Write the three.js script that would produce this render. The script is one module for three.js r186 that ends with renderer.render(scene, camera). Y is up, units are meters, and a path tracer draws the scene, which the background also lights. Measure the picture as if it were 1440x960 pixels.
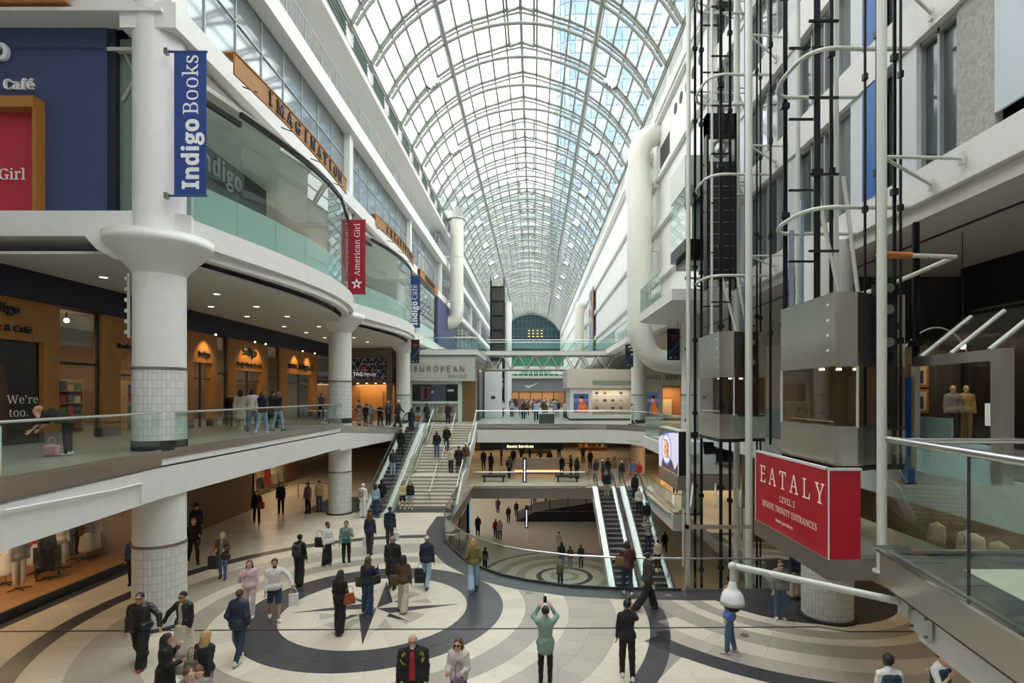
import * as THREE from 'three';
import { mergeGeometries, mergeVertices, toCreasedNormals } from 'three/addons/utils/BufferGeometryUtils.js';
import { RoundedBoxGeometry } from 'three/addons/geometries/RoundedBoxGeometry.js';
import { FontLoader } from 'three/addons/loaders/FontLoader.js';
import { TextGeometry } from 'three/addons/geometries/TextGeometry.js';
import { RectAreaLightUniformsLib } from 'three/addons/lights/RectAreaLightUniformsLib.js';

// ---------------------------------------------------------------- camera, sky, exposure
const W = 1440, H = 960, F = 762, PX = 751, PY = 555, EYE = 6.5;
const scene = new THREE.Scene();
const camera = new THREE.PerspectiveCamera(2 * Math.atan(H / 2 / F) * 180 / Math.PI, W / H, 0.1, 900);
camera.position.set(0, EYE, 0);
camera.lookAt(0, EYE, -10);
camera.setViewOffset(W, H, W / 2 - PX, H / 2 - PY, W, H);   // a shift lens: verticals stay vertical
camera.updateProjectionMatrix();
const renderer = new THREE.WebGLRenderer({ antialias: true });
renderer.toneMapping = THREE.LinearToneMapping;
renderer.toneMappingExposure = 1.38;
renderer.shadowMap.enabled = true;
RectAreaLightUniformsLib.init();
scene.background = new THREE.Color().setRGB(3.9, 3.87, 3.78);     // bright overcast sky
const WARM = new THREE.Color(1, 0.72, 0.42), SOFT = new THREE.Color(1, 0.88, 0.72);
function areaLight(x, y, Z, w, d, intensity, color = SOFT) {          // a ceiling panel's light, shining down
  const l = new THREE.RectAreaLight(color, intensity, w, d);
  l.position.set(x, y, -Z); l.rotation.x = -Math.PI / 2; scene.add(l); return l;
}

// ---------------------------------------------------------------- helpers
function RNG(a) { return () => { a |= 0; a = a + 0x6D2B79F5 | 0; let t = Math.imul(a ^ a >>> 15, 1 | a); t = t + Math.imul(t ^ t >>> 7, 61 | t) ^ t; return ((t ^ t >>> 14) >>> 0) / 4294967296; }; }
const rnd = RNG(77), rr = (a, b) => a + (b - a) * rnd();
const V = (x, y, Z) => new THREE.Vector3(x, y, -Z);                    // Z is the depth in front of the camera
const P = (px, py, Z) => V((px - PX) * Z / F, EYE - (py - PY) * Z / F, Z);
const onY = (px, py, y) => { const Z = (EYE - y) * F / (py - PY); return [(px - PX) * Z / F, Z]; };
const ZX = (px, X) => X * F / (px - PX);                              // depth at which the plane x = X shows at column px
const YP = (py, Z) => EYE - (py - PY) * Z / F;
const taken = new Map();
function numbered(n) { const k = taken.get(n) || 0; taken.set(n, k + 1); return k ? `${n}_${String(k).padStart(3, '0')}` : n; }
function tag(o, label, category, group, kind) { o.userData.label = label; if (category) o.userData.category = category; if (group) o.userData.group = group; if (kind) o.userData.kind = kind; return o; }
function thing(name, label, category, pos = [0, 0, 0], turn = 0, group, kind) {
  const o = new THREE.Group(); o.name = numbered(name); o.position.set(pos[0], pos[1], -pos[2]); o.rotation.y = turn; scene.add(o); return tag(o, label, category, group, kind);
}
function norm(g) {
  if (g.index) g = g.toNonIndexed();
  for (const k of Object.keys(g.attributes)) if (!['position', 'normal', 'uv', 'color'].includes(k)) g.deleteAttribute(k);
  if (!g.attributes.normal) g.computeVertexNormals();
  if (!g.attributes.uv) g.setAttribute('uv', new THREE.Float32BufferAttribute(new Float32Array(g.attributes.position.count * 2), 2));
  g.morphAttributes = {}; return g;
}
function boxGeo(sx, sy, sz) {
  const g = new THREE.BoxGeometry(sx, sy, sz).toNonIndexed(), uv = g.attributes.uv, d = [[sz, sy], [sz, sy], [sx, sz], [sx, sz], [sx, sy], [sx, sy]];
  for (let i = 0; i < uv.count; i++) { const f = d[Math.floor(i / 6)]; uv.setXY(i, uv.getX(i) * f[0], uv.getY(i) * f[1]); }
  return g;
}
const UPV = new THREE.Vector3(0, 1, 0);
class G {
  constructor() { this.g = []; }
  add(g) { this.g.push(norm(g)); return this; }
  box(x0, x1, y0, y1, Z0, Z1) { const g = boxGeo(Math.abs(x1 - x0), Math.abs(y1 - y0), Math.abs(Z1 - Z0)); g.translate((x0 + x1) / 2, (y0 + y1) / 2, -(Z0 + Z1) / 2); return this.add(g); }
  cbox(p, sx, sy, sz, ry = 0, rx = 0, rz = 0) { const g = boxGeo(sx, sy, sz); if (rx) g.rotateX(rx); if (rz) g.rotateZ(rz); if (ry) g.rotateY(ry); g.translate(p.x, p.y, p.z); return this.add(g); }
  rbox(x0, x1, y0, y1, Z0, Z1, r = 0.02) { const g = new RoundedBoxGeometry(x1 - x0, y1 - y0, Math.abs(Z1 - Z0), 2, r); g.translate((x0 + x1) / 2, (y0 + y1) / 2, -(Z0 + Z1) / 2); return this.add(g); }
  rod(a, b, r, n = 8, r2 = r) { const d = b.clone().sub(a), L = d.length(); if (L < 1e-6) return this; const g = new THREE.CylinderGeometry(r2, r, L, n); g.translate(0, L / 2, 0); g.applyQuaternion(new THREE.Quaternion().setFromUnitVectors(UPV, d.normalize())); g.translate(a.x, a.y, a.z); return this.add(g); }
  bar(a, b, w, h) { const d = b.clone().sub(a), L = d.length(); const g = boxGeo(w, h, L); const m = new THREE.Matrix4().lookAt(b, a, Math.abs(d.y / L) > 0.99 ? new THREE.Vector3(0, 0, 1) : UPV); g.applyMatrix4(m); g.translate((a.x + b.x) / 2, (a.y + b.y) / 2, (a.z + b.z) / 2); return this.add(g); }
  poly(pts, r, n = 8) { for (let i = 0; i + 1 < pts.length; i++) { this.rod(pts[i], pts[i + 1], r, n); if (i) { const s = new THREE.SphereGeometry(r, n, 6); s.translate(pts[i].x, pts[i].y, pts[i].z); this.add(s); } } return this; }
  tube(pts, r, seg = 24, n = 8, closed = false) { return this.add(new THREE.TubeGeometry(new THREE.CatmullRomCurve3(pts, closed, 'centripetal'), seg, r, n, closed)); }
  plan(pts, y0, y1, holes = [], curve = 12) {                            // a slab: outline in [x, Z]
    const s = new THREE.Shape(pts.map(p => new THREE.Vector2(p[0], p[1]))); for (const h of holes) s.holes.push(new THREE.Path(h.map(p => new THREE.Vector2(p[0], p[1]))));
    const g = new THREE.ExtrudeGeometry(s, { depth: y1 - y0, bevelEnabled: false, curveSegments: curve }); g.rotateX(-Math.PI / 2); g.translate(0, y0, 0); return this.add(g);
  }
  side(pts, x0, x1) {                                                    // a profile in [Z, y] pushed from x0 to x1
    const s = new THREE.Shape(pts.map(p => new THREE.Vector2(p[0], p[1])));
    const g = new THREE.ExtrudeGeometry(s, { depth: x1 - x0, bevelEnabled: false }); g.rotateY(Math.PI / 2); g.translate(x0, 0, 0); return this.add(g);
  }
  front(pts, Z0, Z1, holes = []) {                                       // a profile in [x, y] pushed in depth from Z0 (near) to Z1
    const s = new THREE.Shape(pts.map(p => new THREE.Vector2(p[0], p[1]))); for (const h of holes) s.holes.push(new THREE.Path(h.map(p => new THREE.Vector2(p[0], p[1]))));
    const g = new THREE.ExtrudeGeometry(s, { depth: Z1 - Z0, bevelEnabled: false }); g.translate(0, 0, -Z1); return this.add(g);
  }
  band(pts, y0, y1, t = 0.04) {                                          // an upright ribbon along [x, Z] points
    for (let i = 0; i + 1 < pts.length; i++) { const a = V(pts[i][0], 0, pts[i][1]), b = V(pts[i + 1][0], 0, pts[i + 1][1]), d = b.clone().sub(a), L = d.length(); const g = boxGeo(L, y1 - y0, t); g.rotateY(-Math.atan2(d.z, d.x)); g.translate((a.x + b.x) / 2, (y0 + y1) / 2, (a.z + b.z) / 2); this.add(g); }
    return this;
  }
  lathe(pts, x, y, Z, n = 32) { const g = new THREE.LatheGeometry(pts.map(p => new THREE.Vector2(p[0], p[1])), n); g.translate(x, y, -Z); return this.add(g); }
  hexa(p) {                                                             // eight corners: bottom four then top four, each anticlockwise from above
    const f = [[0, 3, 2, 1], [4, 5, 6, 7], [0, 1, 5, 4], [1, 2, 6, 5], [2, 3, 7, 6], [3, 0, 4, 7]], a = [], u = [];
    for (const q of f) { const e1 = p[q[0]].distanceTo(p[q[1]]), e2 = p[q[1]].distanceTo(p[q[2]]), uv = [[0, 0], [e1, 0], [e1, e2], [0, e2]]; for (const k of [0, 1, 2, 0, 2, 3]) { a.push(p[q[k]].x, p[q[k]].y, p[q[k]].z); u.push(...uv[k]); } }
    const g = new THREE.BufferGeometry(); g.setAttribute('position', new THREE.Float32BufferAttribute(a, 3)); g.setAttribute('uv', new THREE.Float32BufferAttribute(u, 2)); g.computeVertexNormals(); return this.add(g);
  }
  geo() { return this.g.length === 1 ? this.g[0] : mergeGeometries(this.g); }
  build(name, mat, parent = scene) { const m = new THREE.Mesh(this.geo(), mat); m.name = parent === scene ? numbered(name) : name; parent.add(m); return m; }
}
function mesh(name, geo, mat, parent = scene) { const m = new THREE.Mesh(geo, mat); m.name = parent === scene ? numbered(name) : name; parent.add(m); return m; }
const struct = (name, g, mat, label, category) => tag(g.build(name, mat), label, category, null, 'structure');

// ---------------------------------------------------------------- materials
const lin = (r, g, b) => new THREE.Color().setRGB(r, g, b);
const hx = c => new THREE.Color(c);
const mats = new Map();
function mat(color, rough = 0.7, metal = 0, extra) {
  const k = JSON.stringify([color, rough, metal]) ; if (!extra && mats.has(k)) return mats.get(k);
  const m = new THREE.MeshPhysicalMaterial({ color: Array.isArray(color) ? lin(...color) : hx(color), roughness: rough, metalness: metal, ...extra }); if (!extra) mats.set(k, m); return m;
}
const glass = (color, ior = 1.45, rough = 0) => new THREE.MeshPhysicalMaterial({ color: Array.isArray(color) ? lin(...color) : hx(color), roughness: rough, metalness: 0, transmission: 1, thickness: 0, ior, side: THREE.DoubleSide });
function dataTex(n, f, srgb, rep = 1) {
  const d = new Uint8Array(n * n * 4); for (let y = 0; y < n; y++) for (let x = 0; x < n; x++) { const c = f(x / n, y / n, x, y), i = (y * n + x) * 4; d[i] = c[0]; d[i + 1] = c[1]; d[i + 2] = c[2]; d[i + 3] = 255; }
  const t = new THREE.DataTexture(d, n, n); t.magFilter = THREE.LinearFilter; t.minFilter = THREE.LinearFilter; t.wrapS = t.wrapT = THREE.RepeatWrapping; t.repeat.set(rep, rep); if (srgb) t.colorSpace = THREE.SRGBColorSpace; t.needsUpdate = true; return t;
}
function noiseGrid(n, cells, seed) { const r = RNG(seed), a = Float32Array.from({ length: cells * cells }, r); return (u, v) => { const x = u * cells, y = v * cells, i = Math.floor(x), j = Math.floor(y), s = t => t * t * (3 - 2 * t), fx = s(x - i), fy = s(y - j), at = (p, q) => a[((q % cells + cells) % cells) * cells + (p % cells + cells) % cells]; return (at(i, j) * (1 - fx) + at(i + 1, j) * fx) * (1 - fy) + (at(i, j + 1) * (1 - fx) + at(i + 1, j + 1) * fx) * fy; }; }
function speckle(amp, seed, cells = [8, 32, 128]) { const ns = cells.map((c, i) => noiseGrid(0, c, seed + i)); return dataTex(256, (u, v) => { let s = 0; ns.forEach(n => s += n(u, v) / ns.length); const q = Math.round(255 * (1 - amp + amp * s)); return [q, q, q]; }, true); }
function canvasTex(w, h, draw, rep) { const c = document.createElement('canvas'); c.width = w; c.height = h; const x = c.getContext('2d'); draw(x, w, h); const t = new THREE.CanvasTexture(c); t.colorSpace = THREE.SRGBColorSpace; t.magFilter = THREE.LinearFilter; if (rep) t.wrapS = t.wrapT = THREE.RepeatWrapping; return t; }
const grainTex = speckle(0.22, 5), stoneTex = speckle(0.09, 11, [6, 40, 128]), plasterTex = speckle(0.05, 21, [4, 16, 64]);
const woodTex = (() => { const n = noiseGrid(0, 64, 3), m = noiseGrid(0, 6, 4); return dataTex(256, (u, v) => { const q = 222 + 22 * n(u, v * 0.06) + 10 * m(u, v) - 8; return [q, q * 0.98, q * 0.93].map(Math.round); }, true); })();
const fabricTex = dataTex(128, (u, v, x, y) => { const q = 128 + ((x & 3) < 2 ? 40 : -40) * ((y & 3) < 2 ? 1 : -1) + rnd() * 30; return [q, q, q]; }, false, 24);
const brushedTex = (() => { const n = noiseGrid(0, 128, 31), m = noiseGrid(0, 8, 32); return dataTex(256, (u, v) => { const q = Math.round(110 + 60 * n(u * 0.05, v) + 60 * m(u, v)); return [q, q, q]; }, false); })();
const M = {
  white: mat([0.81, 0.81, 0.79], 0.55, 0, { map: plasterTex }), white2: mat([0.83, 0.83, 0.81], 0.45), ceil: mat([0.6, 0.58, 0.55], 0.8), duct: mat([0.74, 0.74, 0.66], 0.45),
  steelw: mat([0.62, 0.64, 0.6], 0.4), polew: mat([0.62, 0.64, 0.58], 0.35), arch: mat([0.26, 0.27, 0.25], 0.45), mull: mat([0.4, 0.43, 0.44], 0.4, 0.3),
  black: mat([0.012, 0.012, 0.014], 0.4), blackm: mat([0.02, 0.021, 0.024], 0.35, 0.5), dark: mat([0.03, 0.03, 0.032], 0.6), brown: mat([0.2, 0.12, 0.07], 0.65),
  steel: mat([0.56, 0.52, 0.48], 0.28, 0.95, { bumpMap: brushedTex, bumpScale: 0.0006 }), chrome: mat([0.65, 0.65, 0.65], 0.16, 1), steeld: mat([0.3, 0.27, 0.25], 0.35, 0.8),
  cream: mat([0.68, 0.615, 0.505], 0.32, 0, { map: stoneTex }), grey: mat([0.385, 0.35, 0.295], 0.34, 0, { map: stoneTex }), grey2: mat([0.45, 0.41, 0.35], 0.34, 0, { map: stoneTex }), slate: mat([0.052, 0.053, 0.06], 0.3, 0, { map: stoneTex }), grout: mat([0.3, 0.28, 0.25], 0.8),
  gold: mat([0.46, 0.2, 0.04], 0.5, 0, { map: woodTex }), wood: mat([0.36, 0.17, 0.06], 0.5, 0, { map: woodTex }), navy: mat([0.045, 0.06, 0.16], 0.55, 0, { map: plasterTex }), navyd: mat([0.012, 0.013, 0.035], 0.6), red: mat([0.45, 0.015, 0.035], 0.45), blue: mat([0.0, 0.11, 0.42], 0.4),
  pane: glass([0.97, 0.985, 0.98], 1.28), paneg: glass([0.91, 0.965, 0.945], 1.24), roofg: glass([0.95, 0.975, 0.975], 1.75), panel: mat([0.66, 0.68, 0.7], 0.5), frost: mat([0.3, 0.42, 0.39], 0.3, 0),
  dwin: mat([0.07, 0.085, 0.09], 0.12, 0.2), white3: mat([0.85, 0.85, 0.85], 0.5), rubber: mat([0.03, 0.03, 0.032], 0.5), green: mat([0.03, 0.2, 0.1], 0.5), leaf: mat([0.07, 0.16, 0.05], 0.6), tan: mat([0.45, 0.33, 0.2], 0.6)
};
const glow = (r, g, b, e) => new THREE.MeshPhysicalMaterial({ color: lin(r, g, b), emissive: lin(r, g, b), emissiveIntensity: e, roughness: 0.6 });
M.lampWarm = glow(1, 0.75, 0.45, 4); M.lampWhite = glow(1, 0.93, 0.82, 4); M.strip = glow(1, 0.35, 0.08, 2.5); M.tile = null;

const fontLoader = new FontLoader(), fonts = {};
for (const f of ['sans_bold', 'sans_regular', 'serif_regular', 'serif_bold']) fonts[f] = await fontLoader.loadAsync(`fonts/droid/droid_${f}.typeface.json`);
// raised lettering, centred; width in metres, in the plane facing +z before it is turned
function lettering(text, font, size, width, depth, mt, parent, pos, ry = 0, spacing = 0, name = 'lettering', rz = 0) {
  const gs = []; let x = 0;
  if (spacing) for (const ch of text) { if (ch === ' ') { x += size * 0.6 + spacing; continue; } const g = new TextGeometry(ch, { font: fonts[font], size, depth, curveSegments: 4 }); g.computeBoundingBox(); g.translate(x - g.boundingBox.min.x, 0, 0); x += g.boundingBox.max.x - g.boundingBox.min.x + spacing; gs.push(norm(g)); }
  else gs.push(norm(new TextGeometry(text, { font: fonts[font], size, depth, curveSegments: 4 })));
  const g = gs.length > 1 ? mergeGeometries(gs) : gs[0]; g.computeBoundingBox(); const b = g.boundingBox, w = b.max.x - b.min.x; g.translate(-(b.min.x + b.max.x) / 2, -(b.min.y + b.max.y) / 2, 0);
  const k = width ? width / w : 1; g.scale(k, k, 1); if (rz) g.rotateZ(rz); if (ry) g.rotateY(ry); g.translate(pos.x, pos.y, pos.z); return mesh(name, g, mt, parent);
}
// a flat printed sheet (poster, screen, sign face), centred, facing +z before it is turned
function sheet(name, w, h, pos, ry, mt, parent, t = 0.015) {
  const g = new THREE.BoxGeometry(w, h, t), uv = g.attributes.uv; for (let i = 0; i < uv.count; i++) { const f = Math.floor(i / 4); if (f !== 4) uv.setXY(i, f === 5 ? 0.01 : 0.01, 0.01); }
  if (ry) g.rotateY(ry); g.translate(pos.x, pos.y, pos.z); return mesh(name, g, mt, parent);
}
const printMat = (tex, rough = 0.6, em = 0) => new THREE.MeshPhysicalMaterial({ map: tex, roughness: rough, ...(em ? { emissive: lin(1, 1, 1), emissiveMap: tex, emissiveIntensity: em } : {}) });

// glass balustrade along points [x, y, Z]: panes, handrail, base channel
function balustrade(label, pts, o = {}) {
  const { h = 1.07, pane = 1.5, rail = 0.03, shoe = 0.09, group, mt = M.paneg, post = 0, lift = 0, category = 'railing' } = o;
  const c = pts[Math.floor(pts.length / 2)], t = thing(o.name || 'glass_balustrade', label, category, [c[0], c[1], c[2]], 0, group), off = V(c[0], c[1], c[2]).negate();
  const q = pts.map(p => V(...p).add(off)), railG = new G(), shoeG = new G(); let geos = [];
  for (let i = 0; i + 1 < q.length; i++) {
    const a = q[i], b = q[i + 1], L = a.distanceTo(b), n = Math.max(1, Math.round(L / pane));
    for (let k = 0; k < n; k++) {
      const u = a.clone().lerp(b, k / n), v = a.clone().lerp(b, (k + 1) / n), d = v.clone().sub(u), s = d.length(), g0 = 0.008 / s, p0 = u.clone().lerp(v, g0), p1 = v.clone().lerp(u, g0), nn = new THREE.Vector3(-d.z, 0, d.x).normalize().multiplyScalar(0.007), up = new THREE.Vector3(0, h - 0.01, 0), lo = new THREE.Vector3(0, lift + 0.02, 0);
      const B = [p0.clone().sub(nn), p1.clone().sub(nn), p1.clone().add(nn), p0.clone().add(nn)];
      mesh('pane', new G().hexa([...B.map(x => x.clone().add(lo)).reverse(), ...B.map(x => x.clone().add(up)).reverse()]).geo(), mt, t);
      if (o.joint && k === 0 && i) new G().bar(u.clone().setY(u.y + 0.03), u.clone().add(up), 0.016, 0.016).build('joint', M.dark, t); if (post) mesh('post', new G().rod(u, u.clone().add(up), post, 6).geo(), M.chrome, t);
    }
    if (shoe) shoeG.bar(a.clone().setY(a.y + shoe / 2 - 0.01), b.clone().setY(b.y + shoe / 2 - 0.01), 0.05, shoe);
  }
  if (rail) railG.poly(q.map(p => p.clone().setY(p.y + h)), rail, 10).build('handrail', M.chrome, t);
  if (shoe) shoeG.build('base_channel', o.shoeMat || M.steel, t);
  return t;
}

// ================================================================ THE SETTING
const Z_END = 167, SPR = 26.3, XL = -9.8, XR = 8.0, XC = (XL + XR) / 2;
const VOID = [[-4.35, 38], [-4.35, 29], [-4.3, 26], [-3.95, 24], [-3.3, 22.5], [-2.65, 21.2], [-1.9, 20.2], [-1.1, 19.45], [-0.3, 18.95], [1.2, 18.35], [2.8, 18.1], [4.9, 18.0], [8.2, 18.0], [8.2, 29.5], [7.6, 29.5], [7.6, 38]];
function inside(poly, x, z) { let c = false; for (let i = 0, j = poly.length - 1; i < poly.length; j = i++) { const [a, b] = poly[i], [p, q] = poly[j]; if ((b > z) !== (q > z) && x < (p - a) * (z - b) / (q - b) + a) c = !c; } return c; }
// ---------------- main floor with its inlaid tiles
const floor = struct('floor', new G().plan([[-24, -3], [20, -3], [20, 78], [-24, 78]], -0.55, -0.014, [VOID.slice().reverse()]), M.grout, 'pale stone tiled mall floor with circular compass rose pattern', 'floor');
{
  const C1 = [-4.8, 16.5], C2 = [8.65, 18.5], TILES = [];
  const bands1 = [[2.74, 3.85, 'slate'], [3.85, 4.54, 'cream'], [4.54, 5.27, 'grey'], [5.27, 5.85, 'cream'], [5.85, 7.24, 'grey2'], [7.24, 8.15, 'cream'], [8.15, 8.7, 'slate']];
  const bands2 = [[0.9, 3.2, 'slate'], [3.2, 3.65, 'cream'], [3.65, 4.1, 'grey'], [4.1, 4.5, 'cream'], [4.5, 5.2, 'grey'], [5.2, 5.9, 'cream'], [5.9, 6.5, 'grey2'], [6.5, 7.1, 'slate']];
  const tri = (g, a, b, c) => { g.push(a, b, c); };
  function tileGeo(poly, y = 0) {                                        // poly in [x, Z], anticlockwise seen with Z up; top and skirt
    const pos = [], uv = [], n = poly.length, put = (x, yy, z) => { pos.push(x, yy, -z); uv.push(x * 0.4, z * 0.4); };
    for (let i = 1; i + 1 < n; i++) for (const p of [poly[0], poly[i], poly[i + 1]]) put(p[0], y, p[1]);
    for (let i = 0; i < n; i++) { const a = poly[i], b = poly[(i + 1) % n]; put(a[0], y - 0.014, a[1]); put(b[0], y - 0.014, b[1]); put(b[0], y, b[1]); put(a[0], y - 0.014, a[1]); put(b[0], y, b[1]); put(a[0], y, a[1]); }
    const g = new THREE.BufferGeometry(); g.setAttribute('position', new THREE.Float32BufferAttribute(pos, 3)); g.setAttribute('uv', new THREE.Float32BufferAttribute(uv, 2)); g.computeVertexNormals(); return g;
  }
  const inC1 = (x, z) => Math.hypot(x - C1[0], z - C1[1]) < 8.7, inC2 = (x, z) => Math.hypot(x - C2[0], z - C2[1]) < 7.1;
  const near = (x, z, d) => { for (let i = 0; i < VOID.length; i++) { const a = VOID[i], b = VOID[(i + 1) % VOID.length], ux = b[0] - a[0], uz = b[1] - a[1], t = Math.max(0, Math.min(1, ((x - a[0]) * ux + (z - a[1]) * uz) / (ux * ux + uz * uz))); if (Math.hypot(x - a[0] - t * ux, z - a[1] - t * uz) < d) return true; } return false; };
  const ok = (poly, border = 0.0) => poly.every(p => !inside(VOID, p[0], p[1]));
  const sector = (C, r0, r1, a0, a1, gap, n) => { const p = []; for (let i = 0; i <= n; i++) { const a = a0 + gap / r0 + (a1 - a0 - 2 * gap / r0) * i / n; p.push([C[0] + (r0 + gap) * Math.cos(a), C[1] + (r0 + gap) * Math.sin(a)]); } const q = []; for (let i = n; i >= 0; i--) { const a = a0 + gap / r1 + (a1 - a0 - 2 * gap / r1) * i / n; q.push([C[0] + (r1 - gap) * Math.cos(a), C[1] + (r1 - gap) * Math.sin(a)]); } return [...q.reverse(), ...p.reverse()]; };
  function rings(C, bands, skip) {
    for (const [r0, r1, m] of bands) {
      const rows = Math.max(1, Math.round((r1 - r0) / 0.72)), dr = (r1 - r0) / rows;
      for (let k = 0; k < rows; k++) {
        const a = r0 + k * dr, b = a + dr, n = Math.max(10, Math.round(2 * Math.PI * b / (m === 'slate' ? 1.5 : 0.78)));
        for (let i = 0; i < n; i++) {
          const a0 = (i + (k % 2) * 0.5) * 2 * Math.PI / n, a1 = a0 + 2 * Math.PI / n, am = (a0 + a1) / 2, x = C[0] + (a + b) / 2 * Math.cos(am), z = C[1] + (a + b) / 2 * Math.sin(am);
          if (skip && skip(x, z)) continue; const poly = sector(C, a, b, a0, a1, 0.0022, 3); if (inside(VOID, x, z) || !ok(poly)) { if (!inside(VOID, x, z)) TILES.push([poly.map(p => p), m, x, z, 1]); continue; }
          TILES.push([poly, m, x, z]);
        }
      }
    }
  }
  rings(C1, bands1); rings(C2, bands2, inC1);
  for (let i = 0; i < 16; i++) { const a = i * Math.PI / 8; TILES.push([sector(C1, 1.2, 2.74, a, a + Math.PI / 8, 0.0022, 3), 'cream', C1[0] + 2 * Math.cos(a + 0.2), C1[1] + 2 * Math.sin(a + 0.2)]); }
  for (let i = 0; i < 8; i++) { const a = i * Math.PI / 4; TILES.push([sector(C1, 0.01, 1.2, a, a + Math.PI / 4, 0.0022, 3), 'cream', C1[0] + Math.cos(a + 0.4), C1[1] + Math.sin(a + 0.4)]); }
  const S = 0.92;
  for (let x = -23; x < 20; x += S) for (let z = 6; z < 66; z += S) {
    const cx = x + S / 2, cz = z + S / 2, cor = [[x, z], [x + S, z], [x + S, z + S], [x, z + S]]; if (inside(VOID, cx, cz)) continue;
    if (cor.every(c => inC1(...c)) || cor.every(c => inC2(...c)) || (z + S < 8)) continue;
    let poly = [[x + 0.002, z + 0.002], [x + S - 0.002, z + 0.002], [x + S - 0.002, z + S - 0.002], [x + 0.002, z + S - 0.002]];
    if (cor.some(c => inC1(...c)) || cor.some(c => inC2(...c))) {          // cut to the ring: keep the part outside
      const f = p => Math.min(Math.hypot(p[0] - C1[0], p[1] - C1[1]) - 8.7, Math.hypot(p[0] - C2[0], p[1] - C2[1]) - 7.1), out = [];
      for (let i = 0; i < 4; i++) { const a = poly[i], b = poly[(i + 1) % 4], fa = f(a), fb = f(b); if (fa >= 0) out.push(a); if (fa * fb < 0) { const t = fa / (fa - fb); out.push([a[0] + (b[0] - a[0]) * t, a[1] + (b[1] - a[1]) * t]); } }
      if (out.length < 3) continue; poly = out;
    }
    const m = z > 29.6 && z < 34.5 && cx > -13 && cx < -4.3 ? 'slate' : 'cream';
    TILES.push([poly, m, cx, cz]);
  }
  const vis = t => { const px = PX + t[2] * F / t[3], py = PY + EYE * F / t[3]; return px > 0 && px < W && py < H + 30; };
  TILES.sort((a, b) => (vis(b) - vis(a)) || a[3] - b[3]);
  const tones = { cream: [1, 0.93, 1.05], grey: [1, 0.94, 1.05], grey2: [1, 0.95, 1.06], slate: [1, 0.9, 1.12], tan: [1, 0.95, 1.04] }, variants = {};
  for (const k in tones) variants[k] = tones[k].map(s => { const m = M[k].clone(); m.color.multiplyScalar(s); if (k === 'tan') { m.color.setRGB(0.42 * s, 0.33 * s, 0.24 * s); m.roughness = 0.35; } return m; });
  const rest = []; let n = 0;
  const groups = {}; const part = k => { if (!groups[k]) { groups[k] = 1; } return floor; };
  for (const [poly, m, , , cut] of TILES) {
    if (cut) continue;
    const g = tileGeo(poly); if (n < 300) { mesh('tile', g, variants[m][Math.floor(rnd() * 3)], floor); n++; continue; }
    const c = variants[m][Math.floor(rnd() * 3)].color, a = new Float32Array(g.attributes.position.count * 3); for (let i = 0; i < a.length; i += 3) { a[i] = c.r; a[i + 1] = c.g; a[i + 2] = c.b; } g.setAttribute('color', new THREE.BufferAttribute(a, 3)); rest.push(g);
  }
  const rm = mesh('tiles', mergeGeometries(rest), new THREE.MeshPhysicalMaterial({ vertexColors: true, roughness: 0.33, map: stoneTex }), floor); rm.userData.kind = 'stuff';
  // the compass star
  const pt = (r, a) => [C1[0] + r * Math.cos(a), C1[1] + r * Math.sin(a)], D = Math.PI / 180, rot = 8 * D;
  const inlay = (name, poly, m, y) => { let A = 0; for (let i = 0; i < poly.length; i++) { const a = poly[i], b = poly[(i + 1) % poly.length]; A += a[0] * b[1] - b[0] * a[1]; } mesh(name, tileGeo(A < 0 ? poly.slice().reverse() : poly, y), m, floor); };
  inlay('inlay', Array.from({ length: 40 }, (_, i) => pt(1.62, i * 9 * D)), M.grey2, 0.0015);
  for (let i = 0; i < 8; i++) { const a = rot + i * 45 * D; inlay('inlay', [pt(0.3, a - 0.3), pt(1.62, a - 22 * D), pt(1.62, a - 8 * D)], M.cream, 0.003); }
  for (let i = 0; i < 4; i++) { const a = rot + 45 * D + i * 90 * D; inlay('star_point', [[...C1], pt(0.55, a - 0.5), pt(1.55, a)], M.slate, 0.005); inlay('star_point', [[...C1], pt(1.55, a), pt(0.55, a + 0.5)], M.cream, 0.005); }
  for (let i = 0; i < 4; i++) { const a = rot + i * 90 * D; inlay('star_point', [[...C1], pt(0.62, a - 45 * D), pt(2.45, a)], M.slate, 0.007); inlay('star_point', [[...C1], pt(2.45, a), pt(0.62, a + 45 * D)], M.cream, 0.007); }
  // dark border round the well, and the long joint strip
  const edge = VOID.slice(1, 13), outer = edge.map(([x, z], i) => { const a = edge[Math.max(0, i - 1)], b = edge[Math.min(edge.length - 1, i + 1)], dx = b[0] - a[0], dz = b[1] - a[1], L = Math.hypot(dx, dz); return [x + dz / L * 0.85, z - dx / L * 0.85]; });
  for (let i = 0; i + 1 < edge.length; i++) inlay('border_tile', [edge[i], outer[i], outer[i + 1], edge[i + 1]], M.slate, 0.004);
  inlay('joint_strip', [[-15, 14.85], [8, 15.15], [8, 15.21], [-15, 14.91]], M.dark, 0.009);
  inlay('joint_strip', [[8, 15.15], [8.6, 14.85], [8.6, 14.91], [8, 15.21]], M.dark, 0.009); inlay('joint_strip', [[8.6, 14.85], [14, 14.85], [14, 14.91], [8.6, 14.91]], M.dark, 0.009);
  for (const [px, py] of [[744, 833], [940, 837], [1047, 893]]) { const [x, z] = onY(px, py, 0), g = new THREE.CylinderGeometry(0.12, 0.12, 0.012, 20); g.translate(x, 0.006, -z); mesh('drain_cover', g, M.steeld, floor); }
  // fascia round the well
  new G().band([...VOID.slice(0, 12)], -0.62, -0.014, 0.06).build('well_edge', M.steel, floor);
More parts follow.
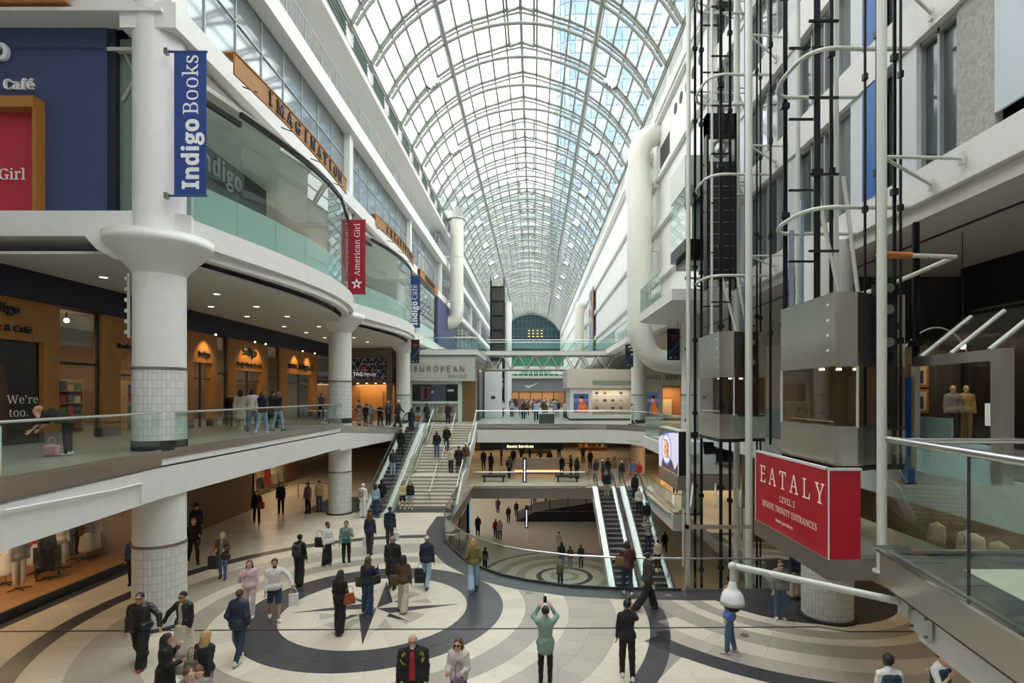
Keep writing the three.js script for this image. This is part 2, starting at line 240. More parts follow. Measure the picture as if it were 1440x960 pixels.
  new G().band([[7.6, 38], [7.6, 29.5], [8.2, 29.5]], -0.9, -0.014, 0.08).build('well_edge', M.white, floor);
  new G().box(-4.4, 7.7, -0.75, -0.014, 37.9, 38).build('well_edge', M.steel, floor);
}
// ---------------- lower floor with its own rings
const lower = struct('floor_lower', new G().box(-16, 18, -6.3, -6.012, 14, 84), M.grout, 'beige stone floor of the lower concourse with concentric rings', 'floor');
{
  const c = [2.1, 37.4], Y = -6; const ringG = (r0, r1, y) => { const g = new THREE.RingGeometry(r0, r1, 64); g.rotateX(-Math.PI / 2); g.translate(c[0], y, -c[1]); return g; };
  new G().box(-16, 18, -6.012, -6.004, 14, 84).build('paving', M.cream, lower);
  for (const [r0, r1, m] of [[0, 0.6, M.cream], [0.6, 1.0, M.grey], [1.0, 1.6, M.cream], [1.6, 1.95, M.slate], [1.95, 2.7, M.cream], [2.7, 3.4, M.grey], [3.4, 4.1, M.cream], [4.1, 4.8, M.grey], [4.8, 5.6, M.cream], [5.6, 5.9, M.slate]]) { const g = new THREE.CylinderGeometry(r1, r1, 0.004, 64); g.translate(c[0], Y - 0.002 - r1 * 0.0004, -c[1]); mesh('ring', g, m, lower); }
}
struct('wall_lower_back', new G().box(-16, 18, -6, -0.6, 78, 78.4), M.brown, 'dark brown end wall of the lower concourse', 'wall');
struct('wall_lower_side', new G().box(-6.2, -5.8, -6, -0.55, 17, 48).box(-16, -5.9, -6, -0.55, 13.6, 17), mat([0.08, 0.06, 0.05], 0.6), 'dark shop wall beside the lower concourse', 'wall');
struct('wall_lower_east', new G().box(14, 14.4, -6, -0.55, 14, 78).box(-6, 14.4, -6, -0.55, 14, 14.3), M.brown, 'brown wall of the lower concourse beyond the escalators', 'wall');

// ---------------- columns
const tileTex = canvasTex(256, 256, (x, w, h) => { x.fillStyle = '#fff'; x.fillRect(0, 0, w, h); const r = RNG(9); for (let i = 0; i < 8; i++) for (let j = 0; j < 4; j++) { const q = 238 + Math.floor(r() * 17); x.fillStyle = `rgb(${q},${q},${q})`; x.fillRect(i * 32 + 1, j * 64 + 1, 30, 62); } x.fillStyle = '#a9aaa8'; for (let i = 0; i < 8; i++) x.fillRect(i * 32, 0, 2, h); for (let j = 0; j < 4; j++) x.fillRect(0, j * 64, w, 2.5); }, true);
M.tile = mat([0.74, 0.75, 0.73], 0.3, 0, { map: tileTex });
const cyl = (r, y0, y1, x, Z, n = 40, us = 1) => { const g = new THREE.CylinderGeometry(r, r, y1 - y0, n, 1, false), uv = g.attributes.uv; for (let i = 0; i < uv.count; i++) uv.setXY(i, uv.getX(i) * 2 * Math.PI * r * us, uv.getY(i) * (y1 - y0) * us); g.translate(x, (y0 + y1) / 2, -Z); return g; };
function column(x, Z, r, label, o = {}) {
  const t = thing('column', label, 'column', [x, o.y0 ?? 0, Z], 0, null, 'structure'), y0 = o.y0 ?? 0; const put = (n, g, m) => { g.translate(-x, -y0, Z); return mesh(n, g, m, t); };
  put('shaft', cyl(r, y0, o.top ?? 26, x, Z), M.white);
  const levels = o.levels ?? [0, 4.95];
  for (const y of levels) { put('tiled_skirt', cyl(r + 0.012, y, y + 2.25, x, Z, 40, 1.15), M.tile); put('band', cyl(r + 0.025, y + 2.25, y + 2.33, x, Z), M.steeld); put('base_ring', cyl(r + (y ? 0.03 : 0.14), y, y + (y ? 0.28 : 0.06), x, Z), M.dark); }
  if (o.cap) put('capital', new THREE.LatheGeometry([[r, 0], [r + 0.05, 0.12], [r + 0.55, 0.68], [r + 0.68, 0.8], [r + 0.7, 1.05], [0, 1.05]].map(p => new THREE.Vector2(...p)), 40).translate(x, 9.88, -Z), M.white);
  if (o.cable) { const g = new G(), a = Math.PI * 0.9; g.box(x - r - 0.03, x - r + 0.03, 8.1, 9.9, Z - 0.35, Z - 0.3); for (let k = 0; k < 6; k++) g.rod(V(x - r - 0.04, 8.2 + k * 0.3, Z - 0.36), V(x - r - 0.04, 8.3 + k * 0.3, Z - 0.36), 0.05, 8); const gg = g.geo(); put('conduit', gg, M.polew); }
  return t;
}
const LZ = [15.5, 29.9, 44.3, 58.7, 73.1, 87.5, 101.9];
column(-10.7, LZ[0], 0.65, 'white round column with tiled skirt at the shop corner bearing the blue banner', { cap: 1, cable: 1, top: 20.7 });
column(-10.7, LZ[1], 0.6, 'white round column with tiled skirt behind the red banner', { cap: 1, top: 20.7 });
column(-10.7, LZ[2], 0.55, 'white round column behind the escalator top', { cap: 1, top: 20.7, levels: [0, 4.2] });
column(8.65, 16.0, 0.68, 'white tiled column standing under the red sign box', { top: 10.9, levels: [0] });
column(8.65, 29.9, 0.5, 'white column beside the lift shafts', { top: 10.9, levels: [0, 4.2] });
column(8.5, 44.3, 0.55, 'white column by the corner of the boutique with portrait posters', { top: 11, levels: [0, 4.2] });
for (const Z of [30.5, 45, 59.5, 74]) column(-11.9, Z, 0.45, 'white gallery column under the roof edge', { y0: 21.5, top: 24.8, levels: [] }).userData.group = 'gallery columns under the roof edge';

// ---------------- left upper walkway (level two) and the ramp down to the deck
const LE = [[-9.2, 4], [-9.3, 7], [-9.45, 9.6], [-9.75, 12.4], [-10.0, 14.5], [-10.0, 28]];
struct('floor_walkway', new G().plan([...LE, [-22, 28], [-22, 4]], 4.55, 4.95), mat([0.34, 0.33, 0.28], 0.3, 0, { map: stoneTex }), 'grey stone floor of the walkway outside the wood clad shopfronts', 'floor');
struct('floor_ramp', new G().hexa([V(-22, 4.55, 28), V(-10, 4.55, 28), V(-9.8, 3.8, 37.5), V(-22, 3.8, 37.5), V(-22, 4.95, 28), V(-10, 4.95, 28), V(-9.8, 4.2, 37.5), V(-22, 4.2, 37.5)]), mat([0.34, 0.33, 0.28], 0.3), 'gently sloping grey floor ramping down toward the escalator', 'floor');
{
  const f = thing('trim_1', 'metal and white edge fascia of the upper walkway', 'fascia', [-9.9, 4, 15], 0, null, 'structure'), put = (n, g, m) => { const q = g.geo(); q.translate(9.9, -4, 15); mesh(n, q, m, f); };
  put('metal_band', new G().band(LE.slice(0, 5), 4.62, 4.97, 0.07), M.steel);
  put('metal_band', new G().band([[-10, 14.5], [-10, 28]], 4.78, 4.97, 0.07), M.steel);
  put('edge_beam', new G().plan([...LE, [-10.35, 28], [-10.35, 14.5], [-10.1, 12.4], [-9.8, 9.6], [-9.55, 4]], 3.72, 4.62), M.white); put('edge_beam', new G().box(-10.3, -9.985, 4.6, 4.8, 14.5, 28), M.white);
  put('edge_beam', new G().hexa([V(-10.35, 3.6, 28), V(-10, 3.6, 28), V(-9.8, 3.35, 38), V(-10.2, 3.35, 38), V(-10.35, 4.8, 28), V(-10, 4.8, 28), V(-9.8, 4.1, 38), V(-10.2, 4.1, 38)]), M.white);
  put('conduit', new G().poly([V(-9.38, 4.45, 9.6), V(-9.7, 4.3, 12.5), V(-9.85, 4.28, 13.6), V(-9.85, 3.75, 13.6)], 0.025), M.white);
}
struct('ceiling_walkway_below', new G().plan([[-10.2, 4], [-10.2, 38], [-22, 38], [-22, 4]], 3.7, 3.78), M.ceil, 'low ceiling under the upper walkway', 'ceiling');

// ---------------- the deck across the hall at level two, and the right-hand walkway
const DE = [[-4.35, 41.5], [3.5, 41.5], [5.5, 41.2], [7, 40.2], [7.9, 38.6], [8.3, 36.4], [8.3, 26.5]];
struct('floor_deck', new G().plan([[-22, 37.5], [-9.8, 37.5], [-9.8, 41.5], ...DE, [20, 26.5], [20, Z_END], [-22, Z_END]], 3.85, 4.2), mat([0.5, 0.5, 0.46], 0.22, 0, { map: stoneTex }), 'pale polished floor of the upper deck crossing the hall', 'floor');
{
  const f = thing('trim_2', 'steel and white edge fascia of the deck over the guest services floor', 'fascia', [0, 3.5, 41.5], 0, null, 'structure'), put = (n, g, m) => { const q = g.geo(); q.translate(0, -3.5, 41.5); mesh(n, q, m, f); };
  put('metal_band', new G().band(DE, 3.92, 4.22, 0.06), M.steel);
  put('edge_beam', new G().plan([...DE, [8.9, 26.5], [8.9, 37], [7.9, 41.2], [5.7, 42], [-4.35, 42]], 2.85, 3.92), M.white);
}
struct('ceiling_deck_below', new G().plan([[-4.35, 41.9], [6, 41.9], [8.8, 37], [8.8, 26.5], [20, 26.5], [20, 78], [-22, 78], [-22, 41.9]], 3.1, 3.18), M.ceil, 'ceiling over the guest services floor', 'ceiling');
struct('wall_back_ground', new G().box(-22, 20, 0, 3.2, 70, 70.4), mat([0.25, 0.14, 0.07], 0.6), 'warm brown back wall of the ground floor shops', 'wall');
struct('floor_walkway_east', new G().plan([[8.9, 6], [20, 6], [20, 26.5], [8.9, 26.5]], 4.3, 4.95), mat([0.34, 0.33, 0.28], 0.35), 'grey floor of the walkway behind the glass lifts', 'floor');
struct('trim_3', new G().box(8.8, 8.95, 4.0, 4.9, 6, 29), M.white, 'white edge beam of the walkway behind the glass lifts', 'fascia');
struct('ceiling_east_below', new G().box(8.9, 20, 3.95, 4.05, 5, 29), M.ceil, 'ceiling over the ground floor behind the tiled column', 'ceiling');

// ---------------- level three: scalloped slab on the left, straight slab on the right
const scallop = (Za, Zb, n = 18) => { const p = []; for (let i = 0; i <= n; i++) { const t = i / n; p.push([-9.95 + 1.15 * Math.pow(Math.sin(Math.PI * Math.pow(t, 1.25)), 0.75), Za + (Zb - Za) * t]); } return p; };
const L3E = [];
for (let i = 0; i < 2; i++) L3E.push(...scallop(LZ[i] + 0.35, LZ[i + 1] - 0.35));
{
  const s = struct('floor_level_three', new G().plan([[-22, 15.0], [-10.6, 15.0], [-9.75, 15.4], ...L3E, [-9.7, 44.6], [-9.6, Z_END], [-22, Z_END]], 10.9, 11.6), M.white, 'white scalloped upper slab bulging out between the columns', 'floor slab');
  for (let i = 0; i < 2; i++) { const a = scallop(LZ[i] + 0.9, LZ[i + 1] - 0.9); new G().band(a.map(p => [p[0] - 0.28, p[1]]), 10.62, 10.92, 0.35).build('soffit_bulkhead', M.white, s); new G().band(a.map(p => [p[0] - 0.75, p[1]]), 10.86, 10.88, 0.05).build('shadow_gap', M.dark, s); }
  for (const Z of LZ.slice(0, 3)) new G().front([[-11.9, 10.95], [-9.65, 10.95], [-9.75, 10.55], [-10.0, 10.3], [-11.4, 10.3], [-11.65, 10.55]], Z - 0.5, Z + 0.5).build('bracket', M.white, s);
  new G().front([[-12.4, 10.95], [-9.7, 10.95], [-9.85, 10.5], [-10.2, 10.22], [-11.5, 10.22], [-12.0, 10.5]], 14.85, 15.05).build('bracket', M.white, s);
}
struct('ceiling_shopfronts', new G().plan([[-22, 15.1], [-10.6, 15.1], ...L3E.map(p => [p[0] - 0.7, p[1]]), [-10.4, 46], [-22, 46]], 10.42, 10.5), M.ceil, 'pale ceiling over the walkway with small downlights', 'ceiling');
{ const lights = []; for (const Z of [18, 21, 24, 27, 31, 34, 37, 40]) for (const X of [-12.3, -14.3]) { const t = thing('downlight', 'small round downlight set in the walkway ceiling', 'light', [X, 10.41, Z], 0, 'downlights in the walkway ceiling'); mesh('rim', new THREE.TorusGeometry(0.13, 0.02, 6, 20).rotateX(Math.PI / 2), M.white3, t); mesh('lens', new THREE.CylinderGeometry(0.12, 0.12, 0.02, 20), M.lampWhite, t); } }
struct('floor_level_three_east', new G().box(8.8, 22, 10.9, 11.65, 5, 26).plan([[8.4, 26], [22, 26], [22, Z_END], [8.4, Z_END]], 10.9, 11.6), M.white, 'white upper slab on the lift side', 'floor slab');
struct('ceiling_east', new G().box(8.95, 22, 10.55, 10.9, 5, 60), M.ceil, 'brownish soffit above the black walled shop', 'ceiling');
struct('trim_4', new G().box(10.2, 10.3, 10.53, 10.56, 5, 40), M.dark, 'dark slot running along the soffit above the black shop', 'slot');

// ---------------- upper left facade: beams, windows, open gallery
struct('trim_5', new G().box(-11.4, -9.85, 16.6, 17.3, 14.9, Z_END), M.white, 'white horizontal beam above the curved shop glass', 'beam');
struct('floor_level_five', new G().box(-22, -9.7, 20.7, 21.5, 12, Z_END), M.white, 'white edge slab of the open gallery under the roof', 'floor slab');
struct('trim_6', new G().box(-22, -9.85, 24.8, 25.25, 10, Z_END).box(-10.1, -9.85, 25.2, 26.0, 10, Z_END), M.white, 'white eaves beam carrying the glass roof above the gallery', 'beam');
struct('wall_gallery', new G().box(-14.6, -14.3, 21.5, 24.8, 12, Z_END), mat([0.62, 0.62, 0.6], 0.8), 'plain wall at the back of the open gallery', 'wall');
struct('wall_left', new G().box(-22.4, -22, -0.6, 26, -3, Z_END), M.white, 'plain west wall behind the shops', 'wall');
struct('wall_back', new G().box(-22.4, 20, -0.6, 34, -3.6, -3), M.white, 'plain wall closing the hall behind the viewpoint', 'wall');
struct('wall_right', new G().box(19.6, 20, -0.6, 26, -3, Z_END), M.white, 'plain east wall behind the shops', 'wall');
struct('ceiling_left', new G().box(-22.4, -9.85, 26, 26.3, -3.6, Z_END), M.white, 'roof slab over the west shops', 'ceiling');
struct('ceiling_right', new G().box(8.1, 20, 26, 26.3, -3.6, Z_END), M.white, 'roof slab over the east floors', 'ceiling');
const mirrorPane = mat([0.27, 0.31, 0.33], 0.06, 0.4), mirrorDark = mat([0.1, 0.12, 0.13], 0.08, 0.4);
let windowNo = 1;
function windowWall(X, y0, y1, Z0, Z1, nz, rows, label, o = {}) {        // a glazed wall in the plane x = X
  const t = thing(`window_${windowNo++}`, label, 'window', [X, y0, (Z0 + Z1) / 2], 0, o.group, 'structure'), zm = (Z0 + Z1) / 2, g = new G(), dz = (Z1 - Z0) / nz, ys = [0, ...rows.map(r => r * (y1 - y0)), y1 - y0], f = o.frame ?? 0.05;
  for (let i = 0; i <= nz; i++) g.box(-f, f, 0, y1 - y0, Z0 + i * dz - zm - f / 2, Z0 + i * dz - zm + f / 2);
  for (const y of ys) g.box(-f, f, y - f / 2, y + f / 2, Z0 - zm, Z1 - zm);
  g.build('frame', o.mt ?? M.mull, t);
  const geos = new Map();
  for (let r = 0; r + 1 < ys.length; r++) for (let i = 0; i < nz; i++) { const k = r; if (!geos.has(k)) geos.set(k, boxGeo(0.012, ys[r + 1] - ys[r] - f, dz - f)); const m = mesh('pane', geos.get(k), o.pane ?? mirrorPane, t); m.position.set(0, (ys[r] + ys[r + 1]) / 2, -(Z0 + (i + 0.5) * dz - zm)); m.rotation.y = (rnd() - 0.5) * 0.02; m.rotation.z = (rnd() - 0.5) * 0.012; }
  return t;
}
for (let i = 0; i < 6; i++) { const a = LZ[i] + (i ? 0.4 : -0.3), b = LZ[i] + 14.4 - 0.5; windowWall(-10.35, 17.3, 20.7, a, b, 8, [0.62], `band of office windows above the ${['imagination', 'creativity', 'third gold', 'european boutique', 'fifth bay', 'sixth bay'][i]} sign`, { group: null }); struct('pier', new G().box(-11.2, -10.0, 17.3, 20.7, b, b + 0.55), M.white, `white pier between office windows, bay ${['one', 'two', 'three', 'four', 'five', 'six'][i]}`, 'pier'); }
windowWall(-10.3, 11.6, 16.6, 60, Z_END, 24, [0.5], 'long far band of grey windows above the deck shops', { pane: mirrorPane });
windowWall(-10.3, 17.3, 20.7, 102, Z_END, 16, [0.5], 'far upper band of grey office windows', {});
windowWall(-10.6, 21.5, 24.8, 60.5, Z_END, 26, [0.5], 'far top band of grey windows under the eaves', {});
// gallery railing: slim posts and a mesh panel
{ const t = thing('gallery_railing', 'thin metal railing along the open gallery under the roof', 'railing', [-9.8, 21.5, 36]); const g = new G().box(-0.02, 0.02, 1.06, 1.1, -20, 24).box(-0.015, 0.015, 0.08, 0.11, -20, 24); g.build('top_rail', M.mull, t); for (let Z = -20; Z <= 24; Z += 1.8) new G().box(-0.025, 0.025, 0, 1.08, Z - 0.02, Z + 0.02).build('post', M.mull, t); const bars = new G(); for (let Z = -20; Z < 24; Z += 0.3) bars.box(-0.008, 0.008, 0.1, 1.06, Z - 0.006, Z + 0.006); bars.build('balusters', M.mull, t); }
// louvred vents under the roof spring, left and right
for (const [X, s] of [[-9.83, 1], [8.05, -1]]) for (let k = 0; k < 14; k++) { const Z = 19.8 + k * 3.6, t = thing('eaves_vent', s > 0 ? 'pale green glazed vent under the west roof edge' : 'pale green glazed vent under the east roof edge', 'vent', [X, 25.25, Z], 0, s > 0 ? 'vents along the west eaves' : 'vents along the east eaves'); new G().box(-0.05, 0.05, 0, 1.0, -1.35, -1.25).box(-0.05, 0.05, 0, 1.0, 1.25, 1.35).box(-0.05, 0.05, 0.95, 1.03, -1.35, 1.35).build('frame', M.white2, t); for (let j = 0; j < 4; j++) new G().cbox(new THREE.Vector3(s * 0.03, 0.14 + j * 0.23, 0), 0.015, 0.2, 2.5, 0, 0, s * 0.35).build('louvre', M.frost, t); }

// ---------------- glass roof
{
  const roof = thing('glass_roof', 'long vaulted glass roof on white arched trusses', 'roof', [0, 0, 0], 0, null, 'structure');
  const half = (XR - XL) / 2, arcPts = (a, rise, y0, n, peak) => { const R = (a * a + rise * rise) / (2 * rise), th = Math.asin(a / R), p = []; for (let i = 0; i <= n; i++) { const t = -th + 2 * th * i / n; let x = XC + R * Math.sin(t), y = y0 + R * Math.cos(t) - (R - rise); if (peak) { const d = Math.abs(x - XC); if (d < 2.2) y += (2.2 - d) * 0.16; } p.push([x, y]); } return p; };
  const N = 20, up = arcPts(half - 0.05, 5.6, SPR, N, true), lo = arcPts(half - 0.35, 5.05, SPR - 0.15, N, false), upW = arcPts(half - 0.05, 5.5, SPR - 0.07, N, true);
  const chordG = (pts, Z, r) => { const g = new G(); for (let i = 0; i + 1 < pts.length; i++) g.rod(V(pts[i][0], pts[i][1], Z), V(pts[i + 1][0], pts[i + 1][1], Z), r, 6); return g; };
  const gu = chordG(up, 0, 0.11).geo(), gu2 = chordG(upW.map(p => [p[0], p[1] - 0.17]), 0, 0.07).geo(), gl = chordG(lo, 0, 0.11).geo(), web = new G(); for (let i = 0; i < N; i++) { const a = up[i], b = lo[i], c = lo[i + 1], d = up[i + 1]; web.rod(V(a[0], a[1], 0), V(c[0], c[1], 0), 0.018, 4); web.rod(V(b[0], b[1], 0), V(d[0], d[1], 0), 0.018, 4); web.rod(V(a[0], a[1], 0), V(b[0], b[1], 0), 0.018, 4); }
  const gw = web.geo(), ag = mergeGeometries([gu, gu2, gl, gw]);
  for (let Z = 7.2; Z < Z_END; Z += 3.6) { const m = mesh('arch', ag, M.arch, roof); m.position.z = -Z; }
  for (let i = 0; i <= N; i++) { const big = i === 5 || i === 15, p = up[i]; new G().rod(V(p[0], p[1] - 0.03, 7.2), V(p[0], p[1] - 0.03, Z_END), i === N / 2 ? 0.13 : 0.085, 6).build('purlin', M.arch, roof); if (big) { const q = lo[i]; new G().rod(V(q[0], q[1], 7.2), V(q[0], q[1], Z_END), 0.16, 8).build('purlin', M.arch, roof); } }
  for (const X of [XL - 0.05, XR + 0.05]) new G().box(X - 0.12, X + 0.12, SPR - 0.3, SPR, 0, Z_END).build('gutter', M.arch, roof);
  // ridge vents: framed boxes astride the ridge on some bays
  for (const Z of [32.4, 36, 50.4, 57.6, 64.8, 72, 82.8, 93.6]) { const g = new G(), y = up[10][1]; for (const s of [-1, 1]) { g.rod(V(XC + s * 0.9, up[9][1] - 0.05, Z), V(XC + s * 0.9, up[9][1] - 0.05, Z + 3.6), 0.09, 6); g.rod(V(XC, y - 0.05, Z + 3.5), V(XC + s * 0.9, up[9][1] - 0.15, Z + 3.5), 0.1, 6); g.box(XC + s * 0.85 - 0.05, XC + s * 0.85 + 0.05, up[9][1] - 0.5, up[9][1] - 0.2, Z + 0.6, Z + 0.9); } g.build('ridge_vent', M.arch, roof); }
  const rest = []; let n = 0;
  for (let Z = 0; Z < Z_END - 1; Z += 3.6) for (let i = 0; i < N; i++) {
    const a = up[i], b = up[i + 1], Zb = Math.min(Z + 3.6, Z_END), g = new G().hexa([V(a[0], a[1], Z), V(b[0], b[1], Z), V(b[0], b[1], Zb), V(a[0], a[1], Zb), V(a[0], a[1] + 0.015, Z), V(b[0], b[1] + 0.015, Z), V(b[0], b[1] + 0.015, Zb), V(a[0], a[1] + 0.015, Zb)]).geo();
    if (Z > 21 && n < 300) { mesh('pane', g, M.roofg, roof); n++; } else rest.push(g);
  }
  mesh('panes', mergeGeometries(rest), M.roofg, roof).userData.kind = 'stuff';
  // floodlights on the trusses
  let k = 0;
  for (let Z = 28.8; Z < 130; Z += 10.8) for (const s of [-1, 1]) for (let j = 0; j < 3; j++) {
    const i = s < 0 ? 3 : N - 3, f = (j - 1) * 0.28, p = lo[i], q = lo[i + (s < 0 ? 1 : -1)], u = up[i], x = p[0] + (q[0] - p[0]) * (0.5 + f) + (u[0] - p[0]) * 0.5, y = p[1] + (q[1] - p[1]) * (0.5 + f) + (u[1] - p[1]) * 0.5;
    const t = thing('floodlight', s < 0 ? 'white box floodlight on a west roof arch' : 'white box floodlight on an east roof arch', 'light', [x, y, Z - 0.15], 0, s < 0 ? 'floodlights on the west side of the arches' : 'floodlights on the east side of the arches'); mesh('housing', new RoundedBoxGeometry(0.34, 0.34, 0.34, 1, 0.03).rotateZ(s * 0.6), M.white3, t); mesh('lens', boxGeo(0.28, 0.03, 0.28).translate(0, -0.19, 0).rotateZ(s * 0.6), M.black, t);
  }
}
// ---------------- far end wall of dark glass
{
  const t = thing('window_end', 'dark arched end wall of gridded glass', 'window', [0, 0, 0], 0, null, 'structure'), a = (XR - XL) / 2 + 0.05, rise = 6.0, R = (a * a + rise * rise) / (2 * rise), th = Math.asin(a / R), pts = [[XL - 0.05, 4.2]]; for (let i = 0; i <= 16; i++) { const q = -th + 2 * th * i / 16; pts.push([XC + R * Math.sin(q), SPR + R * Math.cos(q) - R + rise]); } pts.push([XR + 0.05, 4.2]);
  new G().front(pts, Z_END - 0.2, Z_END).build('glazing', mat([0.02, 0.05, 0.06], 0.15, 0.1), t); const g = new G(); for (let x = XL + 1; x < XR; x += 1.3) { const d = x - XC, y = SPR + Math.sqrt(R * R - d * d) - R + rise; g.box(x - 0.06, x + 0.06, 4.2, y, Z_END - 0.35, Z_END - 0.2); } for (let y = 10; y < 31; y += 2.4) g.box(XL + 0.3, XR - 0.3, y - 0.06, y + 0.06, Z_END - 0.33, Z_END - 0.2); g.build('frame', mat([0.05, 0.09, 0.1], 0.5), t);
  new G().box(XL, XR, 20.8, 23, Z_END - 0.3, Z_END - 0.18).build('pale_band', mat([0.12, 0.2, 0.23], 0.4), t);
  for (let k = 0; k < 12; k++) new G().box(-1.8 + (k % 4) * 1.3, -1.3 + (k % 4) * 1.3, 24.3 + Math.floor(k / 4) * 0.9, 24.6 + Math.floor(k / 4) * 0.9, Z_END - 0.4, Z_END - 0.36).build('lit_window', glow(1, 0.6, 0.25, 0.45), t);
}
// ---------------- tower outside the roof
{
  const t = thing('glass_tower', 'pale blue glass office tower rising beyond the roof', 'tower', [33, 0, 205]), cells = [], base = V(33, 0, 205); const pane = [mat([0.17, 0.25, 0.34], 0.15, 0.1), mat([0.22, 0.31, 0.4], 0.15, 0.1), mat([0.12, 0.2, 0.3], 0.15, 0.1)];
  // plan of the facade: rounded corner then flat front
  const f = []; for (let i = 0; i <= 6; i++) { const a = Math.PI + i / 6 * Math.PI / 2; f.push([-17 + 8 * Math.cos(a), 12 + 8 * Math.sin(a) * 1.0]); } for (let x = -17 + 6; x <= 43; x += 6) f.push([x, 4]);
  new G().plan([...f.map(p => [p[0], -(-p[1]) + 0.4]), [43, 40], [-24.6, 40]], 0, 170).build('core', mat([0.42, 0.46, 0.5], 0.6), t);
  let n = 0; for (let i = 0; i + 1 < f.length; i++) for (let y = 48; y < 160; y += 5) { const a = f[i], b = f[i + 1], L = Math.hypot(b[0] - a[0], b[1] - a[1]) - 0.35, g = boxGeo(L, 4.65, 0.2); const m = mesh('pane', g, pane[Math.floor(rnd() * 3)], t); m.position.set((a[0] + b[0]) / 2, y + 2.5, -(a[1] + b[1]) / 2 + 0.3); m.rotation.y = Math.atan2(b[1] - a[1], b[0] - a[0]); }
}

// ---------------- buildings beyond the far end of the hall
for (const [x0, x1, Z, h, col, dk, name, label] of [[-52, 6.5, 215, 88, [0.3, 0.35, 0.34], [0.1, 0.14, 0.14], 'terraced_building', 'wide pale banded building seen through the far roof glass'], [7.5, 30, 250, 98, [0.13, 0.16, 0.17], [0.05, 0.07, 0.08], 'dark_building', 'dark banded office building beside the blue tower']]) {
  const t = thing(name, label, 'building', [(x0 + x1) / 2, 0, Z]), w = x1 - x0; new G().box(-w / 2, w / 2, 0, h, 0.4, 30).build('body', mat(col, 0.7), t); if (h < 90) { new G().box(-w / 2 + 22, w / 2 - 12, h, h + 6, 8, 28).build('penthouse', mat(col, 0.7), t); new G().box(-w / 2 + 30, w / 2 - 22, h + 6, h + 10, 12, 26).build('plant_room', mat(col, 0.7), t); }
  for (let y = 30; y < h - 2; y += 3.8) new G().box(-w / 2, w / 2, y, y + 2.1, 0.25, 0.45).build('window_band', mat(dk, 0.2), t); for (let x = -w / 2; x <= w / 2; x += 4.2) new G().box(x - 0.2, x + 0.2, 28, h, 0, 0.4).build('mullion', mat(col, 0.6), t);
}
struct('wall_end_west', new G().box(-22, XL - 0.05, 4, 26, Z_END - 0.3, Z_END).box(-10.3, -10, 4.2, 10.9, 80, Z_END), M.white, 'end wall beside the arched glass and far west shop fronts', 'wall');
struct('wall_end_east', new G().box(XR + 0.05, 20, 4, 26, Z_END - 0.3, Z_END).box(8.3, 8.6, 4.2, 10.9, 94, Z_END), M.white, 'end wall on the east of the arched glass', 'wall');

